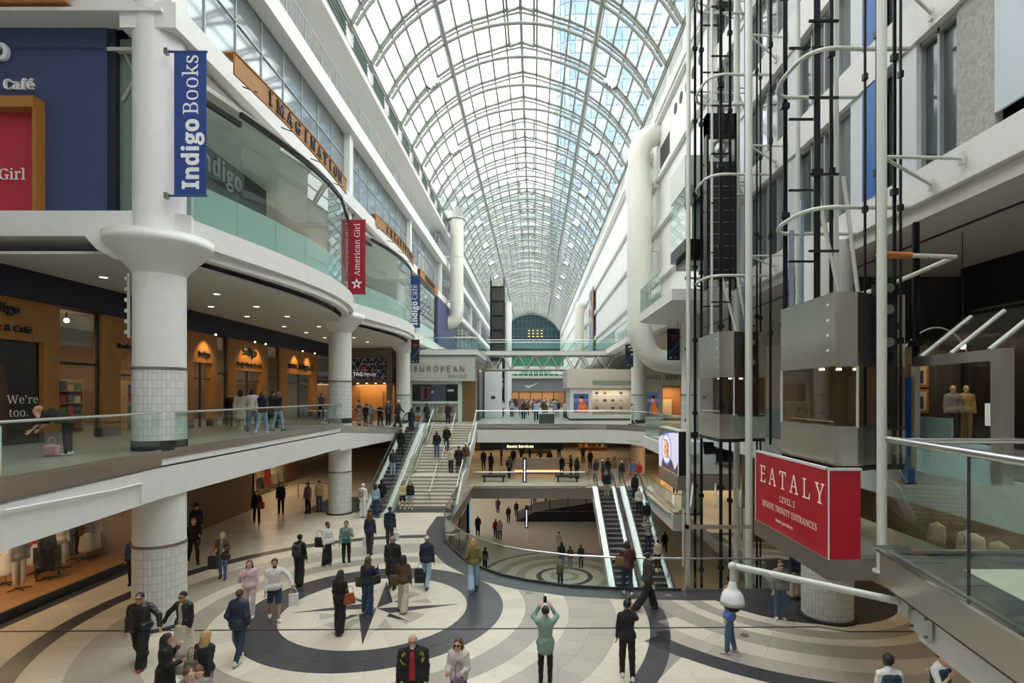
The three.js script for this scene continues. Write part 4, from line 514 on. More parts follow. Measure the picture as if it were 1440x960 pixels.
{
  const Zf = 46.2, t = thing('boutique_pavilion', 'pale marble fronted boutique pavilion at the head of the stairs', 'shopfront', [-7.9, 4.2, Zf]);
  const marb = canvasTex(512, 256, (x, w, h) => { x.fillStyle = '#b9b9b2'; x.fillRect(0, 0, w, h); x.strokeStyle = '#9c9b92'; x.lineWidth = 2; for (let k = 0; k < 6; k++) { x.strokeRect(k * 110 - 40, 30, 150, 190); x.beginPath(); x.moveTo(k * 100, 0); x.lineTo(k * 100 + 160, h); x.moveTo(k * 100 + 160, 0); x.lineTo(k * 100, h); x.stroke(); } });
  sheet('sign_board', 5.75, 1.85, new THREE.Vector3(0, 4.4, 0.12), 0, printMat(marb, 0.35), t, 0.5); lettering('EUROPEAN', 'sans_regular', 0.5, 4.2, 0.05, mat([0.16, 0.15, 0.14], 0.4), t, new THREE.Vector3(-0.1, 4.5, 0.38), 0, 0.24); lettering('BOUTIQUE', 'sans_regular', 0.22, 1.5, 0.03, mat([0.16, 0.15, 0.14], 0.4), t, new THREE.Vector3(1.45, 3.85, 0.38), 0, 0.08);
  new G().box(-2.85, -2.5, 0, 3.4, 0, 0.4).box(1.4, 1.75, 0, 3.4, 0, 0.4).box(-2.5, 1.4, 1.55, 1.75, 0, 0.4).box(-2.5, 1.4, 3.2, 3.45, 0, 0.4).build('frame', mat([0.5, 0.58, 0.52], 0.35), t);
  const scr = canvasTex(512, 200, (x, w, h) => { x.fillStyle = '#15171d'; x.fillRect(0, 0, w, h); x.fillStyle = '#3b4350'; x.fillRect(210, 0, 170, h); x.fillStyle = '#53333a'; x.fillRect(90, 20, 110, 170); x.fillStyle = '#1a1013'; x.fillRect(130, 60, 40, 110); x.beginPath(); x.arc(150, 50, 18, 0, 7); x.fill(); x.fillStyle = '#8ea6bf'; x.fillRect(400, 60, 70, 24); x.fillStyle = '#b0887c'; x.beginPath(); x.arc(225, 90, 16, 0, 7); x.fill(); }); sheet('screen', 3.8, 1.42, new THREE.Vector3(-0.55, 2.48, -0.1), 0, printMat(scr, 0.2, 0.15), t, 0.06);
  for (let k = 0; k < 4; k++) for (let j = 0; j < 2; j++) new G().box(-2.45 + k * 0.97, -1.53 + k * 0.97, 0.1 + j * 0.75, 0.8 + j * 0.75, 0.25, 0.6).build('display_niche', mat([0.35, 0.42, 0.37], 0.4), t); for (let k = 0; k < 4; k++) for (let j = 0; j < 2; j++) new G().box(-2.2 + k * 0.97, -1.85 + k * 0.97, 0.2 + j * 0.75, 0.5 + j * 0.75, 0.05, 0.2).build('handbag', mat([[0.3, 0.06, 0.05], [0.04, 0.035, 0.03], [0.4, 0.3, 0.2], [0.2, 0.12, 0.08]][(k + j) % 4], 0.5), t);
  new G().box(1.75, 2.9, 0, 3.5, 0.4, 0.6).build('timber_panel', M.wood, t); mesh('corner_pane', boxGeo(1.15, 3.4, 0.02).translate(2.3, 1.7, -0.05), M.paneg, t); new G().box(-2.85, 2.9, 0, 5.4, 0.65, 0.9).build('back_wall', mat([0.3, 0.3, 0.28], 0.7), t); new G().box(-2.85, 2.9, 5.3, 5.5, -0.15, 30).build('roof', mat([0.36, 0.35, 0.33], 0.7), t);
  // long dark flank with signs
  new G().box(2.75, 2.9, 0, 5.3, 0.9, 34).build('flank_wall', mat([0.1, 0.1, 0.1], 0.4), t); for (let k = 0; k < 6; k++) new G().box(2.9, 3.0, 0, 4.6, 2 + k * 5, 2.3 + k * 5).build('pilaster', M.dark, t); sheet('side_sign', 3, 1.6, new THREE.Vector3(2.95, 4.4, -3), Math.PI / 2, printMat(canvasTex(256, 128, (x, w, h) => { x.fillStyle = '#5b4a3e'; x.fillRect(0, 0, w, h); x.fillStyle = '#dcb25a'; x.fillRect(30, 40, 30, 40); x.fillStyle = '#eee'; for (let k = 0; k < 4; k++) x.fillRect(90 + k * 38, 50, 26, 18); }), 0.5, 0.2), t); const cl = new THREE.CylinderGeometry(0.55, 0.55, 0.05, 24).rotateZ(Math.PI / 2).translate(2.98, 3.4, -14); mesh('round_sign', cl, mat([0.6, 0.5, 0.35], 0.4), t);
  areaLight(-8.4, 7.4, 47.4, 3.5, 0.8, 3, SOFT);
}
// blue hoarding above the boutique, on level three
struct('wall_hoarding', new G().box(-9.9, -9.6, 11.6, 16.2, 54, 66), M.navy, 'navy hoarding on the upper level behind the boutique', 'wall');
struct('floor_upper_bridgehead', new G().box(-10.4, -4.9, 9.95, 10.35, 46.5, 56), M.steelw, 'grey slab edge over the boutique roof', 'floor slab'); struct('wall_bulkhead_boutique', new G().box(-10.4, -4.95, 9.5, 9.98, 46.6, 80), mat([0.22, 0.21, 0.2], 0.6), 'grey bulkhead over the boutique', 'bulkhead');
balustrade('glass balustrade on the upper slab above the boutique', [[-9.6, 10.35, 46.6], [-4.95, 10.35, 46.6], [-4.95, 10.35, 55]], { pane: 2.2 });

// ================================================================ STAIRS, ESCALATORS, DECK
function escalator(label, xc, yb, Zb, yt, Zt, o = {}) {
  const w = o.w ?? 1.0, flat = o.flat ?? 1.2, a = Zb + flat, b = Zt - flat, h = Z => Z <= a ? yb : Z >= b ? yt : yb + (yt - yb) * (Z - a) / (b - a), t = thing('escalator', label, 'escalator', [xc, yb, Zb]), Q = (x, y, Z) => V(x, y - yb, Z - Zb);
  const slope = Math.atan2(yt - yb, b - a), n = Math.round((b - a) / 0.4), dz = (b - a) / n, dy = (yt - yb) / n;
  const sg = new G().box(-w / 2, w / 2, -0.34, 0, 0, dz + 0.03).geo(), lip = new G().box(-w / 2, w / 2, 0, 0.004, 0, 0.05).geo();
  for (let i = 0; i < n; i++) { const s = mesh('step', sg, o.step ?? mat([0.1, 0.1, 0.105], 0.45, 0.4), t); s.position.copy(Q(0, yb + dy * (i + 1), a + i * dz)); const l = mesh('step_edge', lip, M.steelw, s); }
  new G().hexa([Q(-w / 2, yb - 0.2, Zb), Q(w / 2, yb - 0.2, Zb), Q(w / 2, yb - 0.2, a), Q(-w / 2, yb - 0.2, a), Q(-w / 2, yb + 0.015, Zb), Q(w / 2, yb + 0.015, Zb), Q(w / 2, yb + 0.015, a), Q(-w / 2, yb + 0.015, a)]).build('landing_plate', M.steeld, t);
  new G().hexa([Q(-w / 2, yt - 0.2, b), Q(w / 2, yt - 0.2, b), Q(w / 2, yt - 0.2, Zt), Q(-w / 2, yt - 0.2, Zt), Q(-w / 2, yt + 0.012, b), Q(w / 2, yt + 0.012, b), Q(w / 2, yt + 0.012, Zt), Q(-w / 2, yt + 0.012, Zt)]).build('landing_plate', M.steeld, t);
  const segs = [[Zb + 0.1, a], [a, (2 * a + b) / 3], [(2 * a + b) / 3, (a + 2 * b) / 3], [(a + 2 * b) / 3, b], [b, Zt - 0.1]];
  for (const s of [-1, 1]) {
    const x0 = s * w / 2, x1 = s * (w / 2 + (o.side ?? 0.26)), lo = Math.min(x0, x1), hi = Math.max(x0, x1), g = new G(); for (const [p, q] of segs) g.hexa([Q(lo, h(p) - 0.75, p), Q(hi, h(p) - 0.75, p), Q(hi, h(q) - 0.75, q), Q(lo, h(q) - 0.75, q), Q(lo, h(p) + 0.2, p), Q(hi, h(p) + 0.2, p), Q(hi, h(q) + 0.2, q), Q(lo, h(q) + 0.2, q)]); g.build('side_panel', o.panel ?? M.steelw, t);
    const xm = s * (w / 2 + 0.1); for (const [p, q] of segs) mesh('pane', new G().hexa([Q(xm - 0.008, h(p) + 0.2, p), Q(xm + 0.008, h(p) + 0.2, p), Q(xm + 0.008, h(q) + 0.2, q), Q(xm - 0.008, h(q) + 0.2, q), Q(xm - 0.008, h(p) + 0.92, p), Q(xm + 0.008, h(p) + 0.92, p), Q(xm + 0.008, h(q) + 0.92, q), Q(xm - 0.008, h(q) + 0.92, q)]).geo(), M.paneg, t);
    const pts = [[Zb + 0.35, 0.3], [Zb + 0.05, 0.4], [Zb - 0.1, 0.65], [Zb + 0.05, 0.9], [Zb + 0.3, 0.97]]; const c = pts.map(([Z, d]) => Q(xm, yb + d, Z)); for (let i = 0; i <= 12; i++) { const Z = Zb + 0.6 + (Zt - Zb - 1.2) * i / 12; c.push(Q(xm, h(Z) + 0.98, Z)); } for (const [Z, d] of [[Zt - 0.3, 0.97], [Zt - 0.05, 0.9], [Zt + 0.1, 0.65], [Zt - 0.05, 0.4], [Zt - 0.35, 0.3]]) c.push(Q(xm, yt + d, Z)); new G().tube(c, 0.045, 60, 6).build('handrail', M.rubber, t);
  }
  new G().hexa([Q(-w / 2, yb - 1.0, a), Q(w / 2, yb - 1.0, a), Q(w / 2, yt - 1.0, b), Q(-w / 2, yt - 1.0, b), Q(-w / 2, yb - 0.36, a), Q(w / 2, yb - 0.36, a), Q(w / 2, yt - 0.36, b), Q(-w / 2, yt - 0.36, b)]).build('truss', o.under ?? M.white, t);
  return t;
}
escalator('long escalator climbing from the compass floor to the deck', -8.65, 0, 28.6, 4.2, 40.3, { w: 1.0 });
const RP = mat([0.72, 0.74, 0.74], 0.25, 0.7);
escalator('escalator down to the lower concourse beside the open well', 4.85, -6, 23.6, 0, 38.6, { panel: RP, side: 0.32 });
escalator('escalator down to the lower concourse on the lift side', 6.7, -6, 23.6, 0, 38.6, { panel: RP, side: 0.32 });
{ // grand stair
  const X0 = -7.7, X1 = -4.5, t = thing('staircase', 'wide cream stone staircase rising to the deck', 'staircase', [-6.1, 0, 31]), R = 26, dy = 4.2 / R; let Z = 0; const cap = mat([0.6, 0.56, 0.47], 0.4), ris = mat([0.42, 0.39, 0.33], 0.5), x0 = X0 + 6.1, x1 = X1 + 6.1; const prof = [[0, 0]];
  for (let i = 0; i < R; i++) { const run = i === 8 || i === 17 ? 1.35 : 0.34; const d = i === R - 1 ? 0.6 : run; new G().box(x0, x1, i * dy, (i + 1) * dy - 0.035, Z, Z + d).build('riser', ris, t); new G().box(x0, x1, (i + 1) * dy - 0.035, (i + 1) * dy, Z - 0.025, Z + d).build('tread', cap, t); prof.push([Z, (i + 1) * dy]); Z += d; }
  const Zt = Z; new G().side([[0.2, 0], [Zt, 0], [Zt, 4.0], [0.2, 0.05]].map(p => [p[0], p[1]]), 0, 0.001); const fl = [[0, 0.05], [8 * 0.34, 8 * dy], [8 * 0.34 + 1.35, 9 * dy], [16 * 0.34 + 1.35, 17 * dy], [16 * 0.34 + 2.7, 18 * dy], [Zt - 0.4, 4.2]];
  const str = new G(); for (let k = 0; k + 1 < fl.length; k++) { const [a, b] = fl[k], [c, d] = fl[k + 1]; str.hexa([V(x1, b - 0.75, a), V(x1 + 0.12, b - 0.75, a), V(x1 + 0.12, d - 0.75, c), V(x1, d - 0.75, c), V(x1, b + 0.22, a), V(x1 + 0.12, b + 0.22, a), V(x1 + 0.12, d + 0.22, c), V(x1, d + 0.22, c)]); } str.build('stringer', M.white, t);
  const mid = (x0 + x1) / 2 + 0.1; new G().poly([V(mid, 0, 0.1), V(mid, 0.95, 0.1), ...fl.slice(1, 5).map(p => V(mid, p[1] + 0.95, p[0])), V(mid, 5.1, Zt - 0.7), V(mid, 4.2, Zt - 0.7)], 0.025, 8).build('handrail', M.chrome, t); for (const p of fl.slice(1, 5)) new G().rod(V(mid, p[1], p[0]), V(mid, p[1] + 0.95, p[0]), 0.02, 6).build('rail_post', M.chrome, t);
  balustrade('sloping glass balustrade along the open side of the stone stair', [[X1 + 0.06, 0, 29.2], ...fl.map(p => [X1 + 0.06, p[1] + 0.1, 31 + p[0]])], { pane: 1.4 });
  balustrade('sloping glass balustrade between the stone stair and the escalator', fl.map(p => [X0 - 0.05, p[1] + 0.1, 31 + p[0]]), { pane: 1.4 });
}
balustrade('curved glass balustrade around the open well in the compass floor', [[-4.38, 0, 29.2], ...VOID.slice(2, 12).map(p => [p[0], 0, p[1]])], { pane: 1.6, shoeMat: M.slate, rail: 0.035 });
balustrade('glass balustrade at the far edge of the open well', [[-4.3, 0, 38.1], [3.6, 0, 38.1], [4.1, 0, 39.2]], { pane: 1.9 });
balustrade('glass balustrade along the ground floor edge beside the escalators', [[7.65, 0, 38], [7.65, 0, 29.6], [8.2, 0, 29.6]], { pane: 1.6 });
balustrade('long glass balustrade on the front edge of the deck', [[-4.4, 4.2, 41.45], ...DE.slice(1, 6).map(p => [p[0], 4.2, p[1]]), [8.3, 4.2, 30.5]], { pane: 1.8, rail: 0.04 });
{ // lift gate: tall steel frame with glass at the edge of the well
  const t = thing('lift_gate', 'tall steel framed glass screen standing at the well edge by the lifts', 'screen', [5.05, 0, 17.9]); new G().box(-0.06, 0.06, 0, 2.2, -0.05, 0.05).box(-0.06, 2.15, 2.08, 2.2, -0.05, 0.05).build('frame', M.steel, t); mesh('pane', boxGeo(2.05, 1.0, 0.016).translate(1.08, 0.56, 0), M.paneg, t); mesh('pane', boxGeo(0.95, 1.0, 0.016).translate(2.6, 0.56, 0), M.paneg, t); mesh('pane', boxGeo(2.05, 0.95, 0.016).translate(1.08, 1.58, 0), M.pane, t); new G().rod(V(0, 1.1, 0), V(3.1, 1.1, 0), 0.035, 8).build('handrail', M.chrome, t); new G().box(0, 3.1, 0, 0.1, -0.04, 0.04).build('base_channel', M.steel, t);
}
// ---------------- guest services floor behind the well
{
  const s = thing('guest_sign', 'long dark hanging sign reading guest services', 'sign', [-1.0, 2.45, 43]); new G().box(-3.3, 3.3, -0.3, 0.3, -0.08, 0.08).build('panel', M.black, s); lettering('Guest Services', 'sans_bold', 0.3, 2.1, 0.02, glow(1, 0.85, 0.55, 1.2), s, new THREE.Vector3(-0.1, -0.02, 0.09)); for (const x of [-1.4, 1.3]) new G().box(x - 0.01, x + 0.01, -0.3, 0.3, -0.09, -0.08).build('divider', M.steeld, s); for (const x of [-2.5, 2.5]) new G().rod(V(x, 0.3, 0), V(x, 0.65, 0), 0.02, 6).build('hanger', M.dark, s);
  const c = thing('service_counter', 'white service counter with glowing orange strip', 'counter', [0.4, 0, 45]); new G().rbox(-2.0, 2.0, 0.3, 1.25, -0.4, 0.4, 0.04).build('front', mat([0.6, 0.55, 0.5], 0.4), c); new G().box(-1.9, 1.9, 0, 0.18, -0.3, 0.3).build('plinth', M.dark, c); new G().box(-2.0, 2.0, 0.2, 0.29, -0.41, -0.36).build('light_strip', M.strip, c);
  for (const [y0, y1, Z, w] of [[0, 1.85, 40.3, 'ground floor'], [-6, -3.9, 51, 'lower concourse']]) { const t = thing('light_column', `slim dark post with a vertical light strip on the ${w}`, 'post', [-0.7, y0, Z]); new G().box(-0.14, 0.14, 0, y1 - y0, -0.14, 0.14).build('post', M.black, t); new G().box(-0.03, 0.03, 0.1, 1.7, -0.16, -0.14).build('light_strip', glow(0.8, 0.75, 1, 1.5), t); }
  for (let k = 0; k < 5; k++) { const t = thing('shop_display', 'warm lit display shelf on the ground floor behind the well', 'shelf', [-13 + k * 6.6, 0, 60 + (k % 2) * 3], 0, 'lit displays behind guest services'); for (let j = 0; j < 4; j++) new G().box(-1.6, 1.6, 0.4 + j * 0.6, 0.45 + j * 0.6, -0.2, 0.2).build('shelf_board', M.tan, t); new G().box(-1.7, 1.7, 0, 2.5, 0.2, 0.3).build('back_panel', M.wood, t); for (let j = 0; j < 10; j++) new G().box(-1.5 + (j % 5) * 0.62, -1.2 + (j % 5) * 0.62, 0.45 + Math.floor(j / 5) * 0.6, 0.8 + Math.floor(j / 5) * 0.6, -0.15, 0.15).build('goods', mat([[0.5, 0.2, 0.05], [0.6, 0.5, 0.3], [0.15, 0.05, 0.05]][j % 3], 0.6), t); }
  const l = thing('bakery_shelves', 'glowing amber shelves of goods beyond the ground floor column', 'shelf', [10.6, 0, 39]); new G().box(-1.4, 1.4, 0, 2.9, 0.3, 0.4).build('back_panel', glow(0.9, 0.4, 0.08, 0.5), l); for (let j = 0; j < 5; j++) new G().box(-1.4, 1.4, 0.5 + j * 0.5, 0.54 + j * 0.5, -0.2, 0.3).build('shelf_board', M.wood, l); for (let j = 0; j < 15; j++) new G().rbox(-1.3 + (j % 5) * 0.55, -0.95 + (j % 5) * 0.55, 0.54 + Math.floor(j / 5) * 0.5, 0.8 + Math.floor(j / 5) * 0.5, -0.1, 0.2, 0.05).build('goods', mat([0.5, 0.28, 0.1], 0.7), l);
  for (const x of [-3, 2.5]) { const b = thing('bench', x < 0 ? 'dark bench by the far well railing near the stair' : 'dark bench by the far well railing near the escalator', 'bench', [x, 0, 40.6]); new G().rbox(-0.9, 0.9, 0.35, 0.5, -0.3, 0.3, 0.03).build('seat', M.dark, b); for (const s of [-0.7, 0.7]) new G().box(s - 0.05, s + 0.05, 0, 0.36, -0.25, 0.25).build('leg', M.black, b); }
  for (const [x, Z, w] of [[-8, 50, 'behind the stair'], [11.5, 46, 'by the amber shelves'], [-14, 55, 'at the back corner']]) column(x, Z, 0.5, `pale column on the guest services floor ${w}`, { top: 3.1, levels: [] });
}
areaLight(-1, 3.05, 48, 14, 6, 0.3, WARM); areaLight(0, 3.05, 60, 20, 8, 0.4, WARM); areaLight(12, 3.05, 38, 4, 8, 1.8, WARM); areaLight(11.5, 3.9, 18, 4, 8, 0.3, WARM);
areaLight(0, -0.72, 46, 10, 8, 0.12, SOFT); areaLight(2, -0.72, 62, 12, 10, 0.25, WARM); areaLight(10.5, -0.72, 32, 4, 10, 0.5, WARM);
struct('ceiling_lower', new G().plan([[-16, 38.1], [18, 38.1], [18, 78], [-16, 78]], -0.7, -0.6), M.ceil, 'ceiling of the lower concourse', 'ceiling');
{ // lower concourse things
  const k = thing('black_kiosk', 'large black wedge shaped kiosk on the lower concourse', 'kiosk', [4.2, -6, 55]); new G().front([[-6, 0], [4.5, 0], [4.5, 2.4], [0, 1.6], [-4, 1.0]], -1.5, 3).build('body', M.black, k); new G().box(-5.5, 4, 1.0, 1.05, -1.6, -1.5).build('counter_edge', M.steeld, k); for (let j = 0; j < 5; j++) new G().box(-4.5 + j * 1.8, -4.4 + j * 1.8, 0.6, 2.4, -1.55, -1.5).build('mullion', M.dark, k);
  const s = thing('video_screen', 'tall teal video screen at the entrance of a lower shop', 'screen', [-5.66, -6, 47]); new G().box(-0.1, 0.1, 0.6, 4.9, -0.6, 0.6).build('frame', M.black, s); new G().box(0.1, 0.12, 0.8, 4.7, -0.5, 0.5).build('display', glow(0.08, 0.3, 0.32, 0.8), s); const d = thing('directory_bar', 'dark hanging directory bar over the lower concourse', 'sign', [0.5, -1.1, 42]); new G().box(-3.2, 5, -0.2, 0.25, -0.08, 0.08).build('panel', M.black, d); for (let j = 0; j < 10; j++) new G().box(-2.8 + j * 0.75, -2.45 + j * 0.75, -0.05, 0.1, -0.1, -0.08).build('pictogram', j < 3 ? glow(0.9, 0.35, 0.2, 0.7) : glow(0.8, 0.8, 0.8, 0.4), d); for (const x of [-2, 4]) new G().rod(V(x, 0.25, 0), V(x, 0.42, 0), 0.03, 6).build('hanger', M.dark, d);
  for (let j = 0; j < 3; j++) { const c = thing('lower_shop_front', 'warm lit shopfront along the lower concourse', 'shopfront', [-5.7, -6, 34 + j * 4.5], 0, 'shopfronts along the lower concourse'); new G().box(-0.05, 0.1, 0.2, 4.2, -1.9, 1.9).build('panel', mat([0.12, 0.07, 0.04], 0.4), c); new G().box(0.1, 0.14, 3.2, 3.9, -1.6, 1.6).build('sign_panel', glow(0.5, 0.25, 0.12, 0.3), c); }
}
// ---------------- deck: pavilion with posters, far shops, truss bridge
{
  const Zf = 49, t = thing('corner_pavilion', 'cream boutique pavilion with portrait poster and large window', 'shopfront', [6.2, 4.2, Zf]), cr = mat([0.62, 0.58, 0.5], 0.5), wh = mat([0.68, 0.68, 0.67], 0.4);
  new G().box(-3.2, 3.9, 2.95, 4.6, -0.25, 8).build('cornice', cr, t); new G().box(-2.95, -0.95, 0.15, 2.95, 0, 0.3).box(-0.95, 3.5, 0.15, 0.5, 0, 0.3).box(2.7, 3.5, 0.5, 2.95, 0, 0.3).box(-2.95, -2.7, 0.15, 2.95, 0.3, 7).build('wall_panel', wh, t); new G().box(-3, 3.6, 0, 0.16, -0.03, 8).build('plinth', M.dark, t); mesh('pane', boxGeo(3.65, 2.9, 0.02).translate(0.87, 1.95, -0.12), M.pane, t); new G().box(-0.95, 2.7, 3.2, 3.6, -0.3, -0.26).build('awning', mat([0.28, 0.31, 0.24], 0.6), t);
  const poster = seed => canvasTex(256, 340, (x, w, h) => { x.fillStyle = '#3d4f78'; x.fillRect(0, 0, w, h); x.fillStyle = '#7a5f8a'; x.fillRect(0, 90, w, 60); const r = RNG(seed); x.fillStyle = '#c2682c'; x.beginPath(); x.moveTo(60, h); x.quadraticCurveTo(70, 150, 150, 140); x.quadraticCurveTo(250, 170, 250, h); x.fill(); x.fillStyle = '#7a3a16'; for (let k = 0; k < 20; k++) x.fillRect(70 + r() * 160, 160 + r() * 170, 12, 30); x.fillStyle = '#c99a72'; x.beginPath(); x.ellipse(130, 95, 34, 46, 0.2, 0, 7); x.fill(); x.fillStyle = '#2c1a10'; x.beginPath(); x.ellipse(140, 62, 46, 30, 0.2, 0, 7); x.fill(); }); sheet('poster', 1.35, 1.7, new THREE.Vector3(-1.95, 1.55, 0.02), 0, printMat(poster(3), 0.4, 0.3), t, 0.06);
  new G().box(-2.6, 3.4, 0.15, 3, 2.6, 2.7).build('back_wall', mat([0.45, 0.42, 0.36], 0.6), t); for (let k = 0; k < 3; k++) { new G().box(-0.7, 2.5, 0.9 + k * 0.7, 0.94 + k * 0.7, 1.4, 1.7).build('display_shelf', M.white2, t); for (let j = 0; j < 4; j++) new G().rbox(-0.5 + j * 0.75, -0.2 + j * 0.75, 0.94 + k * 0.7, 1.2 + k * 0.7, 1.45, 1.6, 0.03).build('handbag', mat([[0.25, 0.1, 0.06], [0.5, 0.4, 0.3], [0.08, 0.06, 0.06]][(j + k) % 3], 0.5), t); }
  areaLight(7, 7.0, 50.6, 4, 1.5, 4, SOFT);
  const q = thing('fashion_shop', 'beige fronted fashion shop with brown lettering beside the lifts', 'shopfront', [11.6, 4.2, 45]); new G().box(-2.6, 4, 3.1, 5.4, 0, 0.3).box(-2.6, -0.9, 0, 3.1, 0, 0.3).box(1.4, 4, 0, 3.1, 0, 0.3).build('wall_panel', cr, q); lettering('MICHAEL KORS', 'sans_regular', 0.55, 3.9, 0.06, mat([0.12, 0.07, 0.03], 0.4, 0.3), q, new THREE.Vector3(-1.3, 3.75, 0.02), 0, 0.14); sheet('poster', 0.95, 1.8, new THREE.Vector3(-1.75, 1.55, 0.03), 0, printMat(poster(5), 0.4, 0.4), q, 0.05); new G().box(-0.9, 1.4, 0, 3.1, 3, 3.1).build('back_wall', M.wood, q); new G().box(-0.4, 0.5, 0.6, 1.9, 2.6, 2.9).build('display', M.tan, q); areaLight(11.8, 7.2, 46.5, 2, 2, 8, WARM);
}
{ // tall white display panels and counters on the deck
  const a = thing('white_totem', 'tall white freestanding panel beside the boutique flank', 'panel', [-4.05, 4.2, 54]); new G().rbox(-0.85, 0.85, 0, 4.6, -0.4, 0.4, 0.03).build('body', M.panel, a); new G().rbox(-0.2, 0.2, 1.9, 2.2, -0.46, -0.4, 0.03).build('dispenser', M.dark, a);
  const b = thing('dark_planter', 'dark grey rectangular planter box on the deck', 'planter', [1.0, 4.2, 43.6]); new G().rbox(-0.62, 0.62, 0, 0.8, -0.3, 0.3, 0.02).build('box', mat([0.09, 0.1, 0.1], 0.5), b); new G().box(-0.64, 0.64, 0.78, 0.84, -0.32, 0.32).build('rim', M.steelw, b); const s = new G(); for (let k = 0; k < 16; k++) s.box(-0.6 + k * 0.078, -0.56 + k * 0.078, 0.1, 0.75, -0.312, -0.3); s.build('ribs', M.dark, b);
  const c = thing('green_planter', 'long planter of bushy greenery among the far crowd', 'planter', [2.2, 4.2, 62]); new G().rbox(-2, 2, 0, 0.8, -0.4, 0.4, 0.03).build('box', M.white2, c); const f = new G(); for (let k = 0; k < 120; k++) f.cbox(new THREE.Vector3(rr(-1.9, 1.9), rr(0.8, 1.5), rr(-0.35, 0.35)), 0.25, 0.02, 0.12, rr(0, 6), rr(-0.6, 0.6), rr(-0.6, 0.6)); f.build('foliage', M.leaf, c).userData.kind = 'stuff';
  const d = thing('yellow_sign', 'small yellow sign on a pole by the far east shops', 'sign', [9.2 * 0.72, 4.2, 74]); new G().box(-0.05, 0.05, 0, 3.2, -0.05, 0.05).build('pole', M.dark, d); new G().box(-1.2, 0.1, 3.1, 3.9, -0.05, 0.05).build('plate', mat([0.7, 0.55, 0.12], 0.5), d);
  for (let k = 0; k < 4; k++) { const e = thing('flank_shop', 'pale shopfront receding along the east side of the deck', 'shopfront', [5.4 + k * 0.1, 4.2, 62 + k * 8], 0, 'far shopfronts on the east side'); new G().box(0, 4, 0, 5.0, -3.8, 3.8).build('wall_panel', k % 2 ? mat([0.55, 0.55, 0.52], 0.5) : mat([0.4, 0.36, 0.3], 0.5), e); new G().box(-0.05, 0.02, 0.3, 3.2, -3.2, 3.2).build('window', M.dwin, e); }
}
{ // sport shop across the far end of the deck
  const t = thing('sport_shop', 'far sports shop front with a white curved tick emblem on grey cladding', 'shopfront', [0.4, 4.2, 96]); new G().box(-5.2, 5.2, 2.9, 5.2, 0, 0.5).build('cladding', mat([0.3, 0.33, 0.35], 0.4, 0.3), t); for (let k = 0; k < 7; k++) new G().box(-5.2, 5.2, 2.95 + k * 0.33, 2.98 + k * 0.33, -0.04, 0).build('rib', mat([0.2, 0.22, 0.24], 0.4), t); new G().box(-5.2, 5.2, 5.2, 5.6, -1.5, 0.5).build('canopy', M.steelw, t); for (let k = 0; k < 12; k++) new G().rod(V(-5 + k * 0.9, 5.6, -1.2), V(-5 + k * 0.9, 6.5, -0.3), 0.05, 5).build('strut', M.steelw, t); new G().box(-5.2, 5.2, 0, 2.9, 3, 3.1).build('back_wall', mat([0.3, 0.16, 0.08], 0.6), t); for (let k = 0; k < 6; k++) new G().box(-5.2 + k * 2.05, -5.05 + k * 2.05, 0, 2.9, 0, 0.2).build('post', M.black, t); areaLight(0.4, 7.0, 97.6, 9, 2, 3, WARM);
  const s = new THREE.Shape(); s.moveTo(-1.15, 0.1); s.bezierCurveTo(-1.55, -0.5, -1.0, -0.72, -0.55, -0.52); s.lineTo(1.3, 0.5); s.lineTo(-0.42, -0.08); s.bezierCurveTo(-0.95, -0.24, -1.15, -0.12, -1.15, 0.1); mesh('emblem', new THREE.ExtrudeGeometry(s, { depth: 0.08, bevelEnabled: false }).translate(-0.6, 4.1, 0.05), M.white3, t);
  const g = thing('green_store_sign', 'far department store front with green lettering on white', 'sign', [-0.3, 8.7, 104]); new G().box(-5, 6, 1.8, 3.3, 0, 0.3).build('panel', mat([0.6, 0.65, 0.62], 0.5), g); new G().box(-5, 6, 0, 1.6, -0.1, 0.3).build('lower_band', M.green, g); new G().box(-5, 6, 3.4, 5, 0, 0.3).build('upper_band', M.green, g); lettering('simons', 'sans_bold', 1.5, 5.6, 0.1, mat([0.0, 0.28, 0.13], 0.5), g, new THREE.Vector3(0.6, 2.5, 0.02), 0, 0.2);
  struct('floor_far_level_three', new G().box(-9.6, 8.4, 8.1, 8.7, 99, Z_END - 0.4), M.steelw, 'far upper slab in front of the green lettered store', 'floor slab');
}
{ // truss footbridge on level three
  const Z = 55.7, t = thing('footbridge', 'steel truss footbridge with glass sides crossing the hall', 'bridge', [0, 9.1, Z]), g = new G(); new G().box(-5.0, 8.4, 1.55, 1.85, 0, 2.6).build('deck_slab', M.steelw, t); for (const z of [0.05, 2.55]) { g.rod(V(-4.9, 0, z), V(8.3, 0, z), 0.08, 6); g.rod(V(-4.9, 1.5, z), V(8.3, 1.5, z), 0.08, 6); for (let k = 0; k < 8; k++) { const x = -4.9 + k * 1.65; g.rod(V(x, 1.5, z), V(x + 0.82, 0, z), 0.06, 6); g.rod(V(x + 0.82, 0, z), V(x + 1.65, 1.5, z), 0.06, 6); } } g.build('truss', mat([0.42, 0.42, 0.38], 0.45), t);
  balustrade('glass balustrade on the near side of the truss footbridge', [[-4.9, 10.95, Z + 0.05], [8.4, 10.95, Z + 0.05]], { pane: 1.8, shoe: 0.08, h: 1.2 }); balustrade('glass balustrade on the far side of the truss footbridge', [[-4.9, 10.95, Z + 2.55], [8.4, 10.95, Z + 2.55]], { pane: 1.8, shoe: 0.08, h: 1.2 });
}
